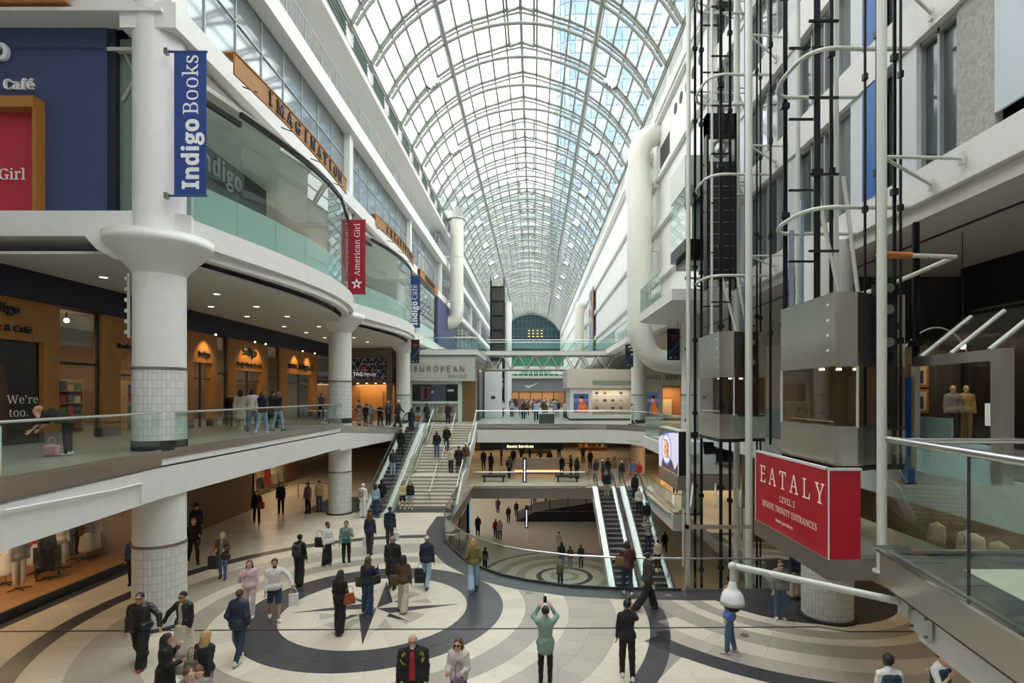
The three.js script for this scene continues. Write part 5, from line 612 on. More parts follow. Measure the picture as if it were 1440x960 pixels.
// far black lift tower on the west side
{ const t = thing('far_lift_tower', 'dark open lift tower rising by the far west wall', 'lift', [-6.2, 4.2, 92]); new G().box(-0.9, 0.9, 8, 20.5, -0.9, 0.9).build('shaft', M.dark, t); for (const [x, z] of [[-1.1, -1.1], [1.1, -1.1], [1.1, 1.1], [-1.1, 1.1]]) new G().rod(V(x, 0, z), V(x, 22, z), 0.1, 6).build('guide', M.blackm, t); for (let y = 6; y < 22; y += 2.4) new G().box(-1.15, 1.15, y, y + 0.15, -1.15, 1.15).build('brace', M.blackm, t); const c = thing('far_round_pillar', 'white round pillar beside the far lift tower', 'column', [-3.9 - 0.5, 4.2, 92], 0, null, 'structure'); mesh('shaft', new THREE.CylinderGeometry(0.6, 0.6, 18, 20).translate(0, 9, 0), M.white, c); }

// ---------------- ducts
function duct(label, pts, r, collars) {
  const c = pts[0], t = thing('air_duct', label, 'duct', [c[0], c[1], c[2]]), o = V(...c).negate(), q = pts.map(p => V(...p).add(o)); new G().tube(q, r, 90, 24).build('pipe', M.duct, t);
  const lo = Math.min(pts[1][1], pts[pts.length - 2][1]) - c[1] + 0.6, hi = Math.max(pts[1][1], pts[pts.length - 2][1]) - c[1] - 0.6, rb = new G(); for (let y = lo; y < hi; y += 0.3) { const g = new THREE.CylinderGeometry(r * 1.02, r * 1.02, 0.05, 24, 1, true); g.translate(pts[1][0] - c[0], y, -(pts[1][2] - c[2])); rb.add(g); } rb.build('ribs', M.duct, t); for (const y of collars) { new G().add(new THREE.CylinderGeometry(r * 1.06, r * 1.06, 0.16, 24).translate(pts[1][0] - c[0], y - c[1], -(pts[1][2] - c[2]))).build('collar', M.duct, t); new G().box(pts[1][0] - c[0], pts[1][0] - c[0] + (pts[1][0] > 0 ? 1.6 : -1.6), y - c[1] - 0.12, y - c[1] + 0.12, pts[1][2] - c[2] - 0.12, pts[1][2] - c[2] + 0.12).build('wall_bracket', M.duct, t); } return t;
}
duct('huge white ribbed air duct curving into the east wall', [[9.4, 24.6, 36.6], [7.2, 23.2, 36.2], [7.1, 20, 36], [7.1, 14, 36], [7.15, 10.4, 36], [7.9, 9.0, 36], [9.6, 8.6, 36], [12, 8.6, 36]], 0.72, [20.5, 16.2, 12]);
duct('second white ribbed duct right behind the huge one', [[9.4, 23.9, 38.6], [7.3, 22.6, 38.4], [7.2, 19, 38.3], [7.2, 13, 38.3], [7.3, 10.6, 38.3], [8.2, 9.3, 38.3], [10, 9.0, 38.3]], 0.62, [19, 14]);
duct('far white air duct bending into the east wall', [[9, 21.0, 86], [7.4, 20.7, 86], [7.2, 19, 86], [7.2, 10, 86], [7.3, 5, 86], [7.3, 4.3, 86]], 0.75, [17, 12]);
duct('white air duct with a bottom elbow hanging off the west wall', [[-8.7, 26.6, 61], [-8.7, 24, 61], [-8.7, 18, 61], [-8.7, 16, 61], [-9.0, 14.9, 61], [-10.0, 14.5, 61], [-11, 14.4, 61]], 0.75, [22, 17]);
{ const t = thing('duct_cowl', 'dark conical cowl capping the west duct at the roof edge', 'cowl', [-8.7, 26.9, 61]); mesh('cone', new THREE.CylinderGeometry(0.5, 0.95, 1.3, 20), M.arch, t); mesh('ring', new THREE.TorusGeometry(0.95, 0.06, 6, 24).rotateX(Math.PI / 2).translate(0, -0.65, 0), M.steelw, t); }

// ---------------- east wall of white panels beyond the lifts
{
  const w = struct('wall_east', new G().box(8.45, 8.8, 11.6, 26, 26, Z_END), M.white, 'white panelled east wall with long ledges', 'wall'), ys = [[11.7, 14.0], [14.3, 17.35], [17.7, 20.6], [20.95, 24.4]];
  const geo = ys.map(([a, b]) => boxGeo(0.09, b - a, 3.52)); for (let Z = 27.8; Z < 100; Z += 3.6) ys.forEach(([a, b], i) => { const m = mesh('panel', geo[i], M.white2, w); m.position.set(8.41, (a + b) / 2, -Z); });
  for (const y of [14.15, 17.52, 20.78, 24.55]) new G().box(8.1, 8.45, y - 0.16, y + 0.16, 26, Z_END).build('ledge', M.white, w);
  new G().box(8.0, 8.45, 24.6, 26, 10, Z_END).build('eaves_beam', M.white, w);
  for (let k = 0; k < 5; k++) { const g = new THREE.CylinderGeometry(0.32, 0.32, 0.05, 16).rotateZ(Math.PI / 2).translate(8.36, 23.4, -(27.2 + k * 1.2)); mesh('port_hole', g, M.dark, w); } { const g = new RoundedBoxGeometry(0.05, 1.5, 2.4, 2, 0.02).translate(8.36, 22.0, -34.6); mesh('slot', g, M.dark, w); }
}
{ const t = thing('tall_poster', 'tall colourful poster hung on the east wall', 'poster', [7.98, 16.6, 76]); sheet('print', 5.5, 9, new THREE.Vector3(0, 0, 0), -Math.PI / 2, printMat(canvasTex(256, 420, (x, w, h) => { x.fillStyle = '#5d6d80'; x.fillRect(0, 0, w, h); const r = RNG(2); for (let k = 0; k < 60; k++) { x.fillStyle = ['#8fa7b8', '#39475c', '#b58a90', '#caa04e', '#6f3f4a', '#9cc2d4'][Math.floor(r() * 6)]; x.beginPath(); x.ellipse(r() * w, r() * h, 14 + r() * 30, 10 + r() * 50, r() * 3, 0, 7); x.fill(); } x.fillStyle = '#7db6d0'; x.fillRect(0, h - 90, w, 90); }), 0.6), t, 0.05); new G().box(-0.05, 0.08, -4.6, 4.6, -2.85, -2.75).build('edge_post', M.brown, t); }
struct('floor_lift_landing', new G().plan([[6.1, 24], [6.1, 31.2], [6.6, 32], [8.5, 33], [8.5, 24]], 10.7, 11.2), M.white, 'white upper lift landing jutting out from the east wall', 'floor slab');
balustrade('green glass balustrade around the upper lift landing', [[6.12, 11.2, 26.2], [6.12, 11.2, 31.2], [6.6, 11.2, 31.95], [8.4, 11.2, 32.9]], { pane: 1.6, h: 1.3, rail: 0.02 });
struct('floor_balcony_east', new G().plan([[7.5, 40], [7.5, 70], [8.5, 70], [8.5, 39.5]], 10.75, 11.25), M.white, 'narrow white balcony slab along the east wall', 'floor slab');
balustrade('green glass balustrade on the narrow east balcony', [[8.4, 11.25, 39.6], [7.52, 11.25, 40.1], [7.52, 11.25, 69]], { pane: 2.4, h: 1.3, rail: 0.02 });

// ================================================================ EAST SIDE
// ---------------- glass lifts
const SS = mat([0.6, 0.56, 0.51], 0.24, 0.95, { bumpMap: brushedTex, bumpScale: 0.0012 });
function liftCar(label, X, Z0, Z1, y0) {
  const t = thing('lift_car', label, 'lift', [X, y0, Z0]), D = Z1 - Z0, plan = [[0, 0], [0.5, 0], [1.1, 0.35], [1.75, 0.35], [1.75, D], [0, D]], H1 = 0.82, H2 = 2.13, H3 = 3.72;
  new G().plan(plan, 0, H1).build('lower_shell', SS, t); new G().plan(plan, H2, H3).build('upper_shell', SS, t); new G().plan(plan.map(p => [p[0] * 0.98 + 0.015, p[1] * 0.98 + 0.02]), -0.12, 0).build('base_frame', M.blackm, t); new G().plan(plan, H1, H1 + 0.03).build('sill', M.chrome, t);
  for (let k = 0; k + 1 < 3; k++) { const a = plan[k], b = plan[k + 1]; mesh('pane', new G().band([a, b], H1 + 0.03, H2, 0.02).geo(), M.pane, t); } const n = 2; for (let k = 0; k < n; k++) mesh('pane', new G().band([[0, k * D / n + 0.01], [0, (k + 1) * D / n - 0.01]], H1 + 0.03, H2, 0.02).geo(), M.pane, t);
  new G().box(-0.012, 0.03, H1, H2, D - 0.06, D).box(0.48, 0.52, H1, H2, -0.01, 0.03).build('mullion', M.steelw, t); new G().box(1.7, 1.75, H1, H2, 0.35, D).box(0.05, 1.7, H1, H2, D - 0.04, D - 0.02).build('inner_wall', M.brown, t); new G().box(0.1, 1.6, H1 - 0.05, H1, 0.1, D - 0.1).build('car_floor', M.dark, t);
  for (let k = 0; k < 4; k++) new G().add(new THREE.CylinderGeometry(0.03, 0.03, 0.02, 12).rotateZ(Math.PI / 2).translate(-0.01, H2 + 0.35 + k * 0.33, -0.25)).build('bolt', M.white2, t);
  for (let k = 0; k < 3; k++) mesh('ceiling_lamp', new THREE.CylinderGeometry(0.06, 0.06, 0.02, 12).translate(0.4 + k * 0.4, H2 - 0.02, -D / 2), M.lampWarm, t); new G().rod(V(0.05, H1 + 0.12, 0.1), V(0.05, H1 + 0.12, D - 0.2), 0.018, 6).build('grab_rail', M.wood, t);
  new G().box(1.0, 1.2, H2 + 0.3, H3 + 0.2, -0.1, 0.35).box(1.25, 1.35, H1, H3, 0, 0.3).build('roller_frame', M.blackm, t); for (const y of [H2 + 0.5, H3 - 0.4, H3 + 0.05]) mesh('guide_roller', new THREE.CylinderGeometry(0.1, 0.1, 0.08, 14).rotateX(Math.PI / 2).translate(1.08, y, 0.12), M.steeld, t); return t;
}
liftCar('stainless steel glass lift car above the red sign box', 6.4, 11.55, 14.05, 4.98);
liftCar('stainless steel glass lift car further along the shafts', 6.4, 18.7, 21.1, 4.98);
{ const t = thing('lift_car', 'dark undersided glass lift car raised high in the shafts', 'lift', [6.3, 12.5, 22.6]); new G().plan([[0, 0], [1.7, 0], [1.7, 2.4], [0, 2.4]], 0, 0.5).build('underframe', M.blackm, t); new G().plan([[0.2, 0.2], [1.5, 0.2], [1.5, 2.2], [0.2, 2.2]], -0.35, 0).build('buffer_frame', M.black, t); mesh('pane', boxGeo(0.02, 2.2, 2.35).translate(0, 1.6, -1.2), M.paneg, t); mesh('pane', boxGeo(0.9, 2.2, 0.02).translate(0.45, 1.6, 0), M.paneg, t); new G().plan([[0, 0], [1.7, 0], [1.7, 2.4], [0, 2.4]], 2.7, 4).build('upper_shell', M.steelw, t); new G().box(0.95, 1.7, 0.5, 2.7, 0.1, 2.3).build('inner_wall', M.dark, t); }
{ const t = thing('counterweight', 'tall black counterweight frame hanging between the lift shafts', 'counterweight', [7.0, 10.9, 20.6]); new G().box(-0.45, 0.55, 0, 4.4, -0.15, 0.15).build('weights', M.black, t); new G().box(-0.5, -0.42, -0.4, 6.2, -0.2, 0.2).box(0.55, 0.63, -0.4, 6.2, -0.2, 0.2).box(-0.5, 0.63, 5.4, 6.2, -0.2, 0.2).build('frame', M.blackm, t); for (let k = 0; k < 9; k++) new G().box(-0.44, 0.54, 0.3 + k * 0.45, 0.33 + k * 0.45, -0.17, -0.15).build('plate_joint', M.steeld, t); mesh('sheave', new THREE.TorusGeometry(0.3, 0.07, 8, 20).translate(0.05, 4.9, 0.1), M.steeld, t); }
// vertical masts and guide rails
for (const [px, Z, r, y0, y1, label] of [[1240, 10.7, 0.09, 3.0, 26, 'thick pale mast at the corner of the red sign platform'], [1053, 18.35, 0.12, -6, 26, 'thick pale mast between the two steel lift cars'], [1122, 15.0, 0.06, 8.8, 26, 'slim pale mast rising over the nearer lift car'], [1036, 21.5, 0.12, -6, 24.5, 'grey pale mast beside the further lift car'], [968, 21.8, 0.09, -6, 26, 'pale mast at the outer edge of the lift shafts'], [1176, 13.6, 0.055, 8.7, 26, 'slim pale mast next to the reflective office glass'], [1001, 20.4, 0.05, 8.8, 26, 'slim pale mast above the further lift car']]) {
  const p = P(px, 500, Z), t = thing('lift_mast', label, 'mast', [p.x, y0, Z]); mesh('tube', new THREE.CylinderGeometry(r, r, y1 - y0, 16).translate(0, (y1 - y0) / 2, 0), M.polew, t); mesh('foot_plate', new THREE.CylinderGeometry(r * 1.8, r * 1.8, 0.04, 16).translate(0, 0.02, 0), M.polew, t);
  for (let y = 11.2; y < 26; y += 3.75) if (r > 0.08) { const g = new G(), a = new THREE.Vector3(0, y - y0, 0); g.rod(a, new THREE.Vector3(8.75 - p.x, y - y0 + 0.12, -0.35), 0.035, 8); g.rod(a, new THREE.Vector3(8.75 - p.x, y - y0 - 0.1, -1.2), 0.035, 8); g.cbox(new THREE.Vector3(8.72 - p.x, y - y0 + 0.12, -0.35), 0.06, 0.25, 0.12); g.cbox(new THREE.Vector3(8.72 - p.x, y - y0 - 0.1, -1.2), 0.06, 0.25, 0.12); g.build('wall_brace', M.polew, t); }
}
let railNo = 0;
for (const [px, Z, w, y0, y1, where] of [[1147, 12.9, 0.15, 8.7, 26, 'over the nearer lift car'], [1103, 14.4, 0.12, 4.98, 26, 'just behind the nearer lift car'], [1168, 13.5, 0.09, 8.7, 26, 'beside the slim mast over the nearer car'], [1233, 11.4, 0.06, 4.9, 26, 'right against the corner mast'], [1257, 11.7, 0.07, 4.9, 26, 'behind the corner mast'], [1266, 11.8, 0.05, 4.9, 26, 'thin, next to the rail behind the corner mast'], [1286, 12.3, 0.14, 4.9, 10.4, 'thick, ending below the white slab'], [1216, 11.9, 0.05, 4.9, 26, 'by the rollers of the nearer lift car'], [1064, 19.2, 0.06, -6, 26, 'thin, just beyond the middle mast'], [1069, 19.6, 0.06, -6, 26, 'thin, second beyond the middle mast'], [1013, 19.6, 0.12, -6, 26, 'over the further lift car'], [986, 21.2, 0.1, -6, 26, 'at the outer face of the further car'], [977, 21.6, 0.1, -6, 26, 'second at the outer face of the further car'], [966, 22.2, 0.09, -6, 26, 'next to the outer mast'], [1026, 20.2, 0.1, -6, 26, 'between the counterweight and the grey mast'], [1330, 12.4, 0.1, 11.8, 19, 'in front of the framed office window'], [1083, 16.4, 0.07, 5, 26, 'between the two shafts']]) {
  const p = P(px, 500, Z), t = thing('guide_rail', `black vertical lift guide rail ${where}`, 'rail', [p.x, y0, Z]); new G().box(-w / 2, w / 2, 0, y1 - y0, -w / 2, -w / 2 + 0.02).box(-0.012, 0.012, 0, y1 - y0, -w / 2, w / 2).build('rail', M.blackm, t); for (let y = 2.4 + (px % 5) * 0.3; y < y1 - y0; y += 2.9) new G().box(-w * 0.9, w * 0.9, y, y + 0.14, -w / 2 - 0.03, 0.04).build('clip', M.blackm, t);
}
// U-shaped tubes tying the rails together, and short struts
for (const [Zn, Zf, grp] of [[12.3, 14.3, 'nearer'], [19.3, 21.6, 'further']]) for (const [i, y] of [10.75, 14.35, 17.9, 21.5].entries()) {
  const t = thing('tie_loop', `pale bent tube looped round the ${grp} lift rails at the ${['lowest', 'second', 'third', 'top'][i]} tie level`, 'bracket', [6.2, y, Zn]); new G().tube([V(2.3, 0, 0), V(1.2, 0, 0), V(0.45, 0, 0), V(0.12, 0, 0.25), V(0, 0, 0.9), V(0.05, 0, 1.55), V(0.3, 0, 1.95), V(1.2, 0, 2.0), V(2.3, 0, 2.0)], 0.05, 48, 8).build('tube', M.polew, t); for (const z of [0.4, 1.4]) new G().box(0.25, 0.95, 0.9, 0.95, z, z + 0.05).build('strut', M.blackm, t); for (const z of [0.4, 1.4]) new G().box(0.25, 0.95, -0.9, -0.85, z, z + 0.05).build('strut', M.blackm, t);
}
{ const t = thing('diagonal_brace', 'pair of pale diagonal tubes bracing down onto the nearer lift car', 'brace', [6.9, 8.7, 13.4]); new G().rod(V(0.1, 3.4, 0.2), V(0.7, 0, 0), 0.05, 8).build('tube', M.polew, t); new G().rod(V(0.75, 3.2, 0), V(1.15, 0, 0), 0.05, 8).build('tube', M.polew, t); const u = thing('diagonal_brace', 'pair of pale diagonal tubes bracing down onto the further lift car', 'brace', [6.9, 8.7, 20]); new G().rod(V(0.1, 2.2, 0.2), V(0.6, 0, 0), 0.05, 8).build('tube', M.polew, u); new G().rod(V(0.6, 2.2, 0), V(1.0, 0, 0), 0.05, 8).build('tube', M.polew, u);
  const f = thing('blue_strut', 'slim bluish steel strut standing on the nearer lift car', 'strut', [6.75, 8.7, 14.2]); new G().box(-0.05, 0.05, 0, 2.1, -0.05, 0.05).box(0.22, 0.3, 0, 2.9, -0.05, 0.05).build('channel', mat([0.35, 0.42, 0.5], 0.4, 0.5), f);
  const h = thing('insulated_pipe', 'pale pipe with orange insulated sleeve under the soffit', 'pipe', [7.1, 9.4, 11.2]); new G().poly([V(0, 0, 0), V(1.75, 0, 0.2), V(1.2, -0.35, 1.6), V(-0.2, -0.75, 2.2)], 0.05, 8).build('pipe', M.polew, h); new G().rod(V(0.12, 0, 0.02), V(0.75, 0, 0.1), 0.075, 10).build('sleeve', mat([0.45, 0.16, 0.05], 0.9), h); }
for (const [X, Z, where] of [[7.7, 19.8, 'further'], [7.7, 24, 'furthest']]) { const t = thing('blue_cable', `thin blue cable hanging in the ${where} lift shaft`, 'cable', [X, 5, Z]); new G().rod(V(0, 0, 0), V(0, 20.5, 0), 0.022, 6).build('cable', mat([0, 0.06, 0.22], 0.5), t); new G().box(-0.06, 0.06, 20.4, 20.7, -0.06, 0.06).build('terminal', M.black, t); }

// ---------------- sign boxes under the lift landings
{
  const t = thing('red_sign_box', 'big red sign box with white lettering under the nearer lift car', 'sign', [6.1, 2.7, 11.17]), D = 3.65, red = mat([0.5, 0.008, 0.03], 0.35);
  const tex = canvasTex(1024, 512, (x, w, h) => { x.fillStyle = '#b01427'; x.fillRect(0, 0, w, h); x.fillStyle = '#f6efe8'; x.textAlign = 'center'; x.textBaseline = 'middle'; x.font = '172px serif'; let u = 90; for (const ch of 'EATALY') { x.fillText(ch, u + 40, 150); u += 160; } x.font = '56px serif'; x.fillText('LEVEL 3', w * 0.5, 282); x.fillText('BESIDE TRINITY ENTRANCES', w * 0.5, 360, 860); x.font = 'bold 34px sans-serif'; x.fillText('\u25cf Meet you there.', w * 0.45, 440); });
  sheet('lettered_face', D, 1.83, new THREE.Vector3(-0.02, 1.33, -D / 2), -Math.PI / 2, printMat(tex, 0.4), t, 0.04); new G().box(-0.02, 0.62, 0.42, 2.24, -0.02, 0.02).build('plain_face', red, t); new G().box(-0.045, -0.03, 0.4, 2.26, -0.045, 0.0).box(-0.05, 0.64, 2.24, 2.29, -0.05, 0.05).box(-0.05, 0.05, 2.24, 2.29, 0, D).box(-0.05, -0.03, 0.4, 2.26, D - 0.02, D + 0.02).build('edge_trim', M.steelw, t);
  new G().box(-0.08, 2.7, 0, 0.42, -0.08, D).build('steel_fascia', M.steel, t); mesh('pane', boxGeo(0.44, 1.8, 0.02).translate(0.85, 1.34, 0), M.paneg, t); new G().box(0, 2.7, 0.42, 0.5, 0, D).build('landing_floor', M.grey, t); new G().box(2.2, 2.9, 0.05, 0.4, D, D + 0.62).build('support_beam', M.steeld, t); new G().box(-0.02, 0.03, 0.42, 2.2, D, D + 0.03).build('end_panel', M.frost, t);
  const s = thing('video_sign', 'video screen showing a bowl of food under the further lift landing', 'screen', [6.16, 2.45, 23]), Ds = 3.5, vt = canvasTex(512, 300, (x, w, h) => { x.fillStyle = '#3a3535'; x.fillRect(0, 0, w, h); x.fillStyle = '#b9b8cc'; x.beginPath(); x.moveTo(0, 80); x.quadraticCurveTo(220, 20, 512, 10); x.lineTo(512, 210); x.quadraticCurveTo(420, 300, 330, 300); x.lineTo(0, 300); x.fill(); x.fillStyle = '#3c3838'; x.beginPath(); x.ellipse(250, 290, 170, 90, 0, 0, 7); x.fill(); x.fillStyle = '#4d62b4'; x.beginPath(); x.ellipse(215, 150, 135, 120, 0, 0, 7); x.fill(); x.fillStyle = '#dfe2f2'; x.beginPath(); x.ellipse(215, 150, 118, 104, 0, 0, 7); x.fill(); x.strokeStyle = '#5a70c0'; x.lineWidth = 8; x.setLineDash([14, 10]); x.beginPath(); x.ellipse(215, 150, 108, 94, 0, 0, 7); x.stroke(); x.fillStyle = '#b98a6a'; x.beginPath(); x.ellipse(215, 150, 82, 74, 0, 0, 7); x.fill(); const r = RNG(6); for (let k = 0; k < 50; k++) { x.fillStyle = ['#d9b48f', '#9a5a3e', '#7a4630', '#e5cdb0'][Math.floor(r() * 4)]; x.beginPath(); x.arc(150 + r() * 130, 90 + r() * 120, 5 + r() * 11, 0, 7); x.fill(); } });
  sheet('display', Ds, 1.85, new THREE.Vector3(-0.02, 1.56, -Ds / 2), -Math.PI / 2, printMat(vt, 0.3, 0.75), s, 0.06); new G().box(-0.03, 0.35, 0.6, 2.52, -0.04, 0).build('end_panel', M.black, s); new G().box(-0.06, 0.35, 2.48, 2.53, -0.05, Ds).build('top_trim', M.steelw, s); new G().box(-0.08, 2.6, 0, 0.62, -0.05, Ds).build('steel_fascia', M.steel, s); mesh('pane', boxGeo(1.4, 1.85, 0.02).translate(1.05, 1.55, 0), M.paneg, s); new G().box(0, 2.6, 0.62, 0.7, 0, Ds).build('landing_floor', M.grey, s);
  balustrade('glass balustrade on the lift landing above the bowl screen', [[6.2, 4.2, 26.4], [6.2, 4.2, 30.2], [8.2, 4.2, 30.4]], { pane: 1.4 });
  struct('floor_lift_landing_low', new G().box(6.1, 8.9, 3.6, 4.2, 26.5, 30.5), M.white, 'white landing slab behind the bowl screen', 'floor slab');
}
// glass canopy at the foot of the further lift
{ const p = thing('lift_canopy', 'small sloping glass canopy at the foot of the lift shaft', 'canopy', [5.6, 2.2, 20.5]); mesh('pane', new G().hexa([V(0, 0, 0), V(2.4, 0, 0), V(2.7, 0.75, 1.2), V(0.6, 0.75, 1.2), V(0, 0.015, 0), V(2.4, 0.015, 0), V(2.7, 0.765, 1.2), V(0.6, 0.765, 1.2)]).geo(), M.pane, p); for (let k = 0; k < 3; k++) new G().rod(V(0.35 + k * 0.95, 0.03, 0.1), V(0.75 + k * 0.9, 0.75, 1.15), 0.035, 8).build('tube', M.polew, p); for (const x of [0.05, 2.35]) new G().box(x - 0.03, x + 0.03, -2.2, 0, 0, 0.06).build('post', M.steelw, p); }

// ---------------- near part of the east facade above the slab
{
  const X = 8.8, rows = [[11.65, 14.6], [15.6, 18.2], [19.4, 22.0], [23.2, 25.9]], names = ['first', 'second', 'third', 'top'];
  for (const [i, [a, b]] of [[14.6, 15.6], [18.2, 19.4], [22, 23.2]].entries()) struct('trim_8', new G().box(X - 0.05, X + 1, a, b, 5, 26), M.white, `white concrete band over the ${names[i]} row of office windows on the lift side`, 'beam');
  const rough = mat([0.66, 0.64, 0.6], 0.9, 0, { map: speckle(0.35, 41, [16, 64, 128]), bumpMap: grainTex, bumpScale: 0.02 }), segs = [[5, 10.4, 'sheet'], [10.4, 11.35, 'rough'], [11.4, 12.5, 'window'], [12.5, 13.3, 'panel'], [13.3, 13.9, 'dark'], [13.9, 14.5, 'blue'], [14.5, 15.1, 'panel'], [15.1, 18.2, 'window3'], [18.2, 19.0, 'panel'], [19.0, 22.5, 'window3'], [22.5, 23.2, 'panel'], [23.2, 26, 'window3']];
  for (const [r, [y0, y1]] of rows.entries()) {
    const t = thing('wall_office', `${names[r]} row of mixed panels and dark windows on the lift side`, 'facade', [X, y0, 12], 0, null, 'structure'), h = y1 - y0;
    new G().box(0.75, 0.9, 0, h, -7, 14).build('back_wall', M.dark, t);
    for (const [a, b, k] of segs) { const u = a - 12, v = b - 12;
      if (k === 'sheet') new G().box(0.02, 0.08, 0.25, h + 0.4, u, v - 0.02).build('pale_sheet', mat([0.62, 0.66, 0.74], 0.35), t); else if (k === 'rough') new G().box(0.05, 0.2, 0, h, u, v).build('rough_panel', rough, t); else if (k === 'panel') new G().box(0.02, 0.15, 0, h, u, v).build('panel', M.panel, t); else if (k === 'blue') new G().box(-0.02, 0.15, 0, h, u, v).build('blue_panel', M.blue, t); else if (k === 'dark') new G().box(0.3, 0.32, 0, h, u, v).build('pane', mirrorDark, t);
      else { const n = k === 'window3' ? 4 : 2, f = new G(); for (let q = 0; q < n; q++) new G().box(0.22, 0.24, 0.06, h - 0.1, u + (v - u) * q / n + 0.03, u + (v - u) * (q + 1) / n - 0.03).build('pane', k === 'window3' && q % 2 === 0 ? mirrorPane : mirrorDark, t); for (let q = 0; q <= n; q++) f.box(0.12, 0.3, 0, h, u + (v - u) * q / n - 0.035, u + (v - u) * q / n + 0.035); f.box(0.12, 0.3, 0, 0.08, u, v).box(0.12, 0.3, h - 0.12, h, u, v); f.build('frame', mat([0.4, 0.41, 0.4], 0.45, 0.3), t); } }
  }
}
// ---------------- black walled shop behind the lifts, with glass lobby
struct('wall_black_shop', new G().box(13.7, 14, 4.95, 10.55, 4, 17.4), M.black, 'plain black shop wall behind the glass lobby', 'wall');
struct('wall_black_side', new G().box(11.2, 14, 4.95, 8.3, 17.4, 17.7).box(9.6, 19.6, 8.3, 10.6, 18.6, 18.9), mat([0.06, 0.055, 0.05], 0.6), 'dark brown bulkhead and wall beyond the black shop', 'wall');
struct('wall_pale_side', new G().box(10.2, 12.4, 4.95, 8.4, 18.5, 18.8), mat([0.32, 0.3, 0.27], 0.7), 'pale wall panel deep behind the lifts', 'wall');
{
  const t = thing('glass_lobby', 'steel framed glass lift lobby with sloping canopy on white tubes', 'lobby', [8.1, 4.95, 10.4]); new G().box(-0.06, 0.06, 2.15, 2.35, -1.1, 1.1).box(-0.1, 0.1, 0, 2.35, -1.15, -0.9).box(-0.06, 0.06, 0, 2.2, 1.05, 1.15).build('frame', M.steel, t); for (const [a, b] of [[-0.9, 0.05], [0.09, 1.05]]) mesh('pane', boxGeo(0.02, 1.5, b - a).translate(0, 1.4, -(a + b) / 2), M.pane, t); mesh('frosted_panel', boxGeo(0.03, 0.7, 1.95).translate(0, 0.3, -0.07), mat([0.4, 0.5, 0.54], 0.4), t);
  mesh('canopy_pane', new G().hexa([V(0, 2.3, -1.2), V(1.3, 3.35, -1.2), V(1.3, 3.35, 1.2), V(0, 2.3, 1.2), V(0, 2.32, -1.2), V(1.3, 3.37, -1.2), V(1.3, 3.37, 1.2), V(0, 2.32, 1.2)]).geo(), M.pane, t); for (const z of [-0.7, 0.2, 1.0]) new G().rod(V(0.05, 2.36, z), V(1.1, 3.2, z), 0.04, 8).build('canopy_tube', M.polew, t); new G().box(-0.03, 0.02, 1.0, 1.4, -0.88, -0.7).build('notice', M.white2, t);
  const c = thing('hoop_rail', 'thin curved metal hoop above the glass lobby', 'rail', [9.4, 7.4, 13]); new G().tube([V(-0.9, -0.2, 0), V(0, 0.6, 0.2), V(0.5, 0.75, 0.3), V(1.0, 0.6, 0.4), V(1.35, 0.1, 0.4)], 0.02, 24, 6).build('hoop', M.steelw, c);
  const b = thing('blue_post', 'bright blue post beside the glass lobby', 'post', [8.7, 4.5, 12.6]); new G().box(-0.1, 0.1, 0, 2.4, -0.1, 0.1).build('post', M.blue, b); new G().box(-0.14, 0.14, -0.06, 0, -0.14, 0.14).build('foot', M.blackm, b);
  for (const [k, y] of [6.3, 7.12].entries()) { const q = thing('framed_print', `small wood framed print, ${k ? 'upper' : 'lower'} of two in the black shop`, 'picture', [12.35, y, 17.36]); new G().box(-0.28, 0.28, -0.38, 0.38, -0.02, 0.02).build('frame', M.gold, q); new G().box(-0.2, 0.2, -0.3, 0.3, -0.03, -0.02).build('print', mat([0.5, 0.42, 0.32], 0.7), q); new G().box(-0.08, 0.1, -0.25, 0.15, -0.035, -0.03).build('figure', M.dark, q); }
  areaLight(12.4, 8.2, 15.8, 1.5, 2, 2.2, WARM); const l = thing('shop_lamp', 'small warm lamp in the black shop', 'light', [10.6, 7.7, 13.4]); mesh('bulb', new THREE.SphereGeometry(0.07, 10, 8), M.lampWarm, l); new G().rod(V(0, 0.05, 0), V(0, 2.8, 0), 0.01, 5).build('cord', M.dark, l);
}
struct('wall_lobby_screen', new G().box(8.85, 8.9, 4.95, 6.0, 11.5, 26), M.frost, 'frosted glass parapet behind the lift shafts', 'parapet');
// ---------------- ground floor shop under the east walkway
struct('wall_ground_east', new G().box(14.4, 14.6, 0, 3.95, 5, 29).box(9.3, 14.5, 0, 3.95, 24, 24.3), M.brown, 'brown shop wall on the ground floor under the lifts', 'wall');
{ const t = thing('shop_glazing', 'ground floor shop window with caped forms under the east walkway', 'shop window', [12.2, 0, 14]); for (let k = 0; k < 4; k++) mesh('pane', boxGeo(0.02, 2.7, 2.7).translate(0, 2.2, -(-4 + k * 2.75)), M.pane, t); new G().box(-0.05, 0.05, 3.55, 3.9, -5.5, 5.5).build('frame', M.dark, t); new G().box(-0.05, 2.1, 0, 0.85, -5.5, 5.5).build('raised_floor', M.wood, t); areaLight(13.2, 3.85, 14, 1, 8, 1.6, WARM); }
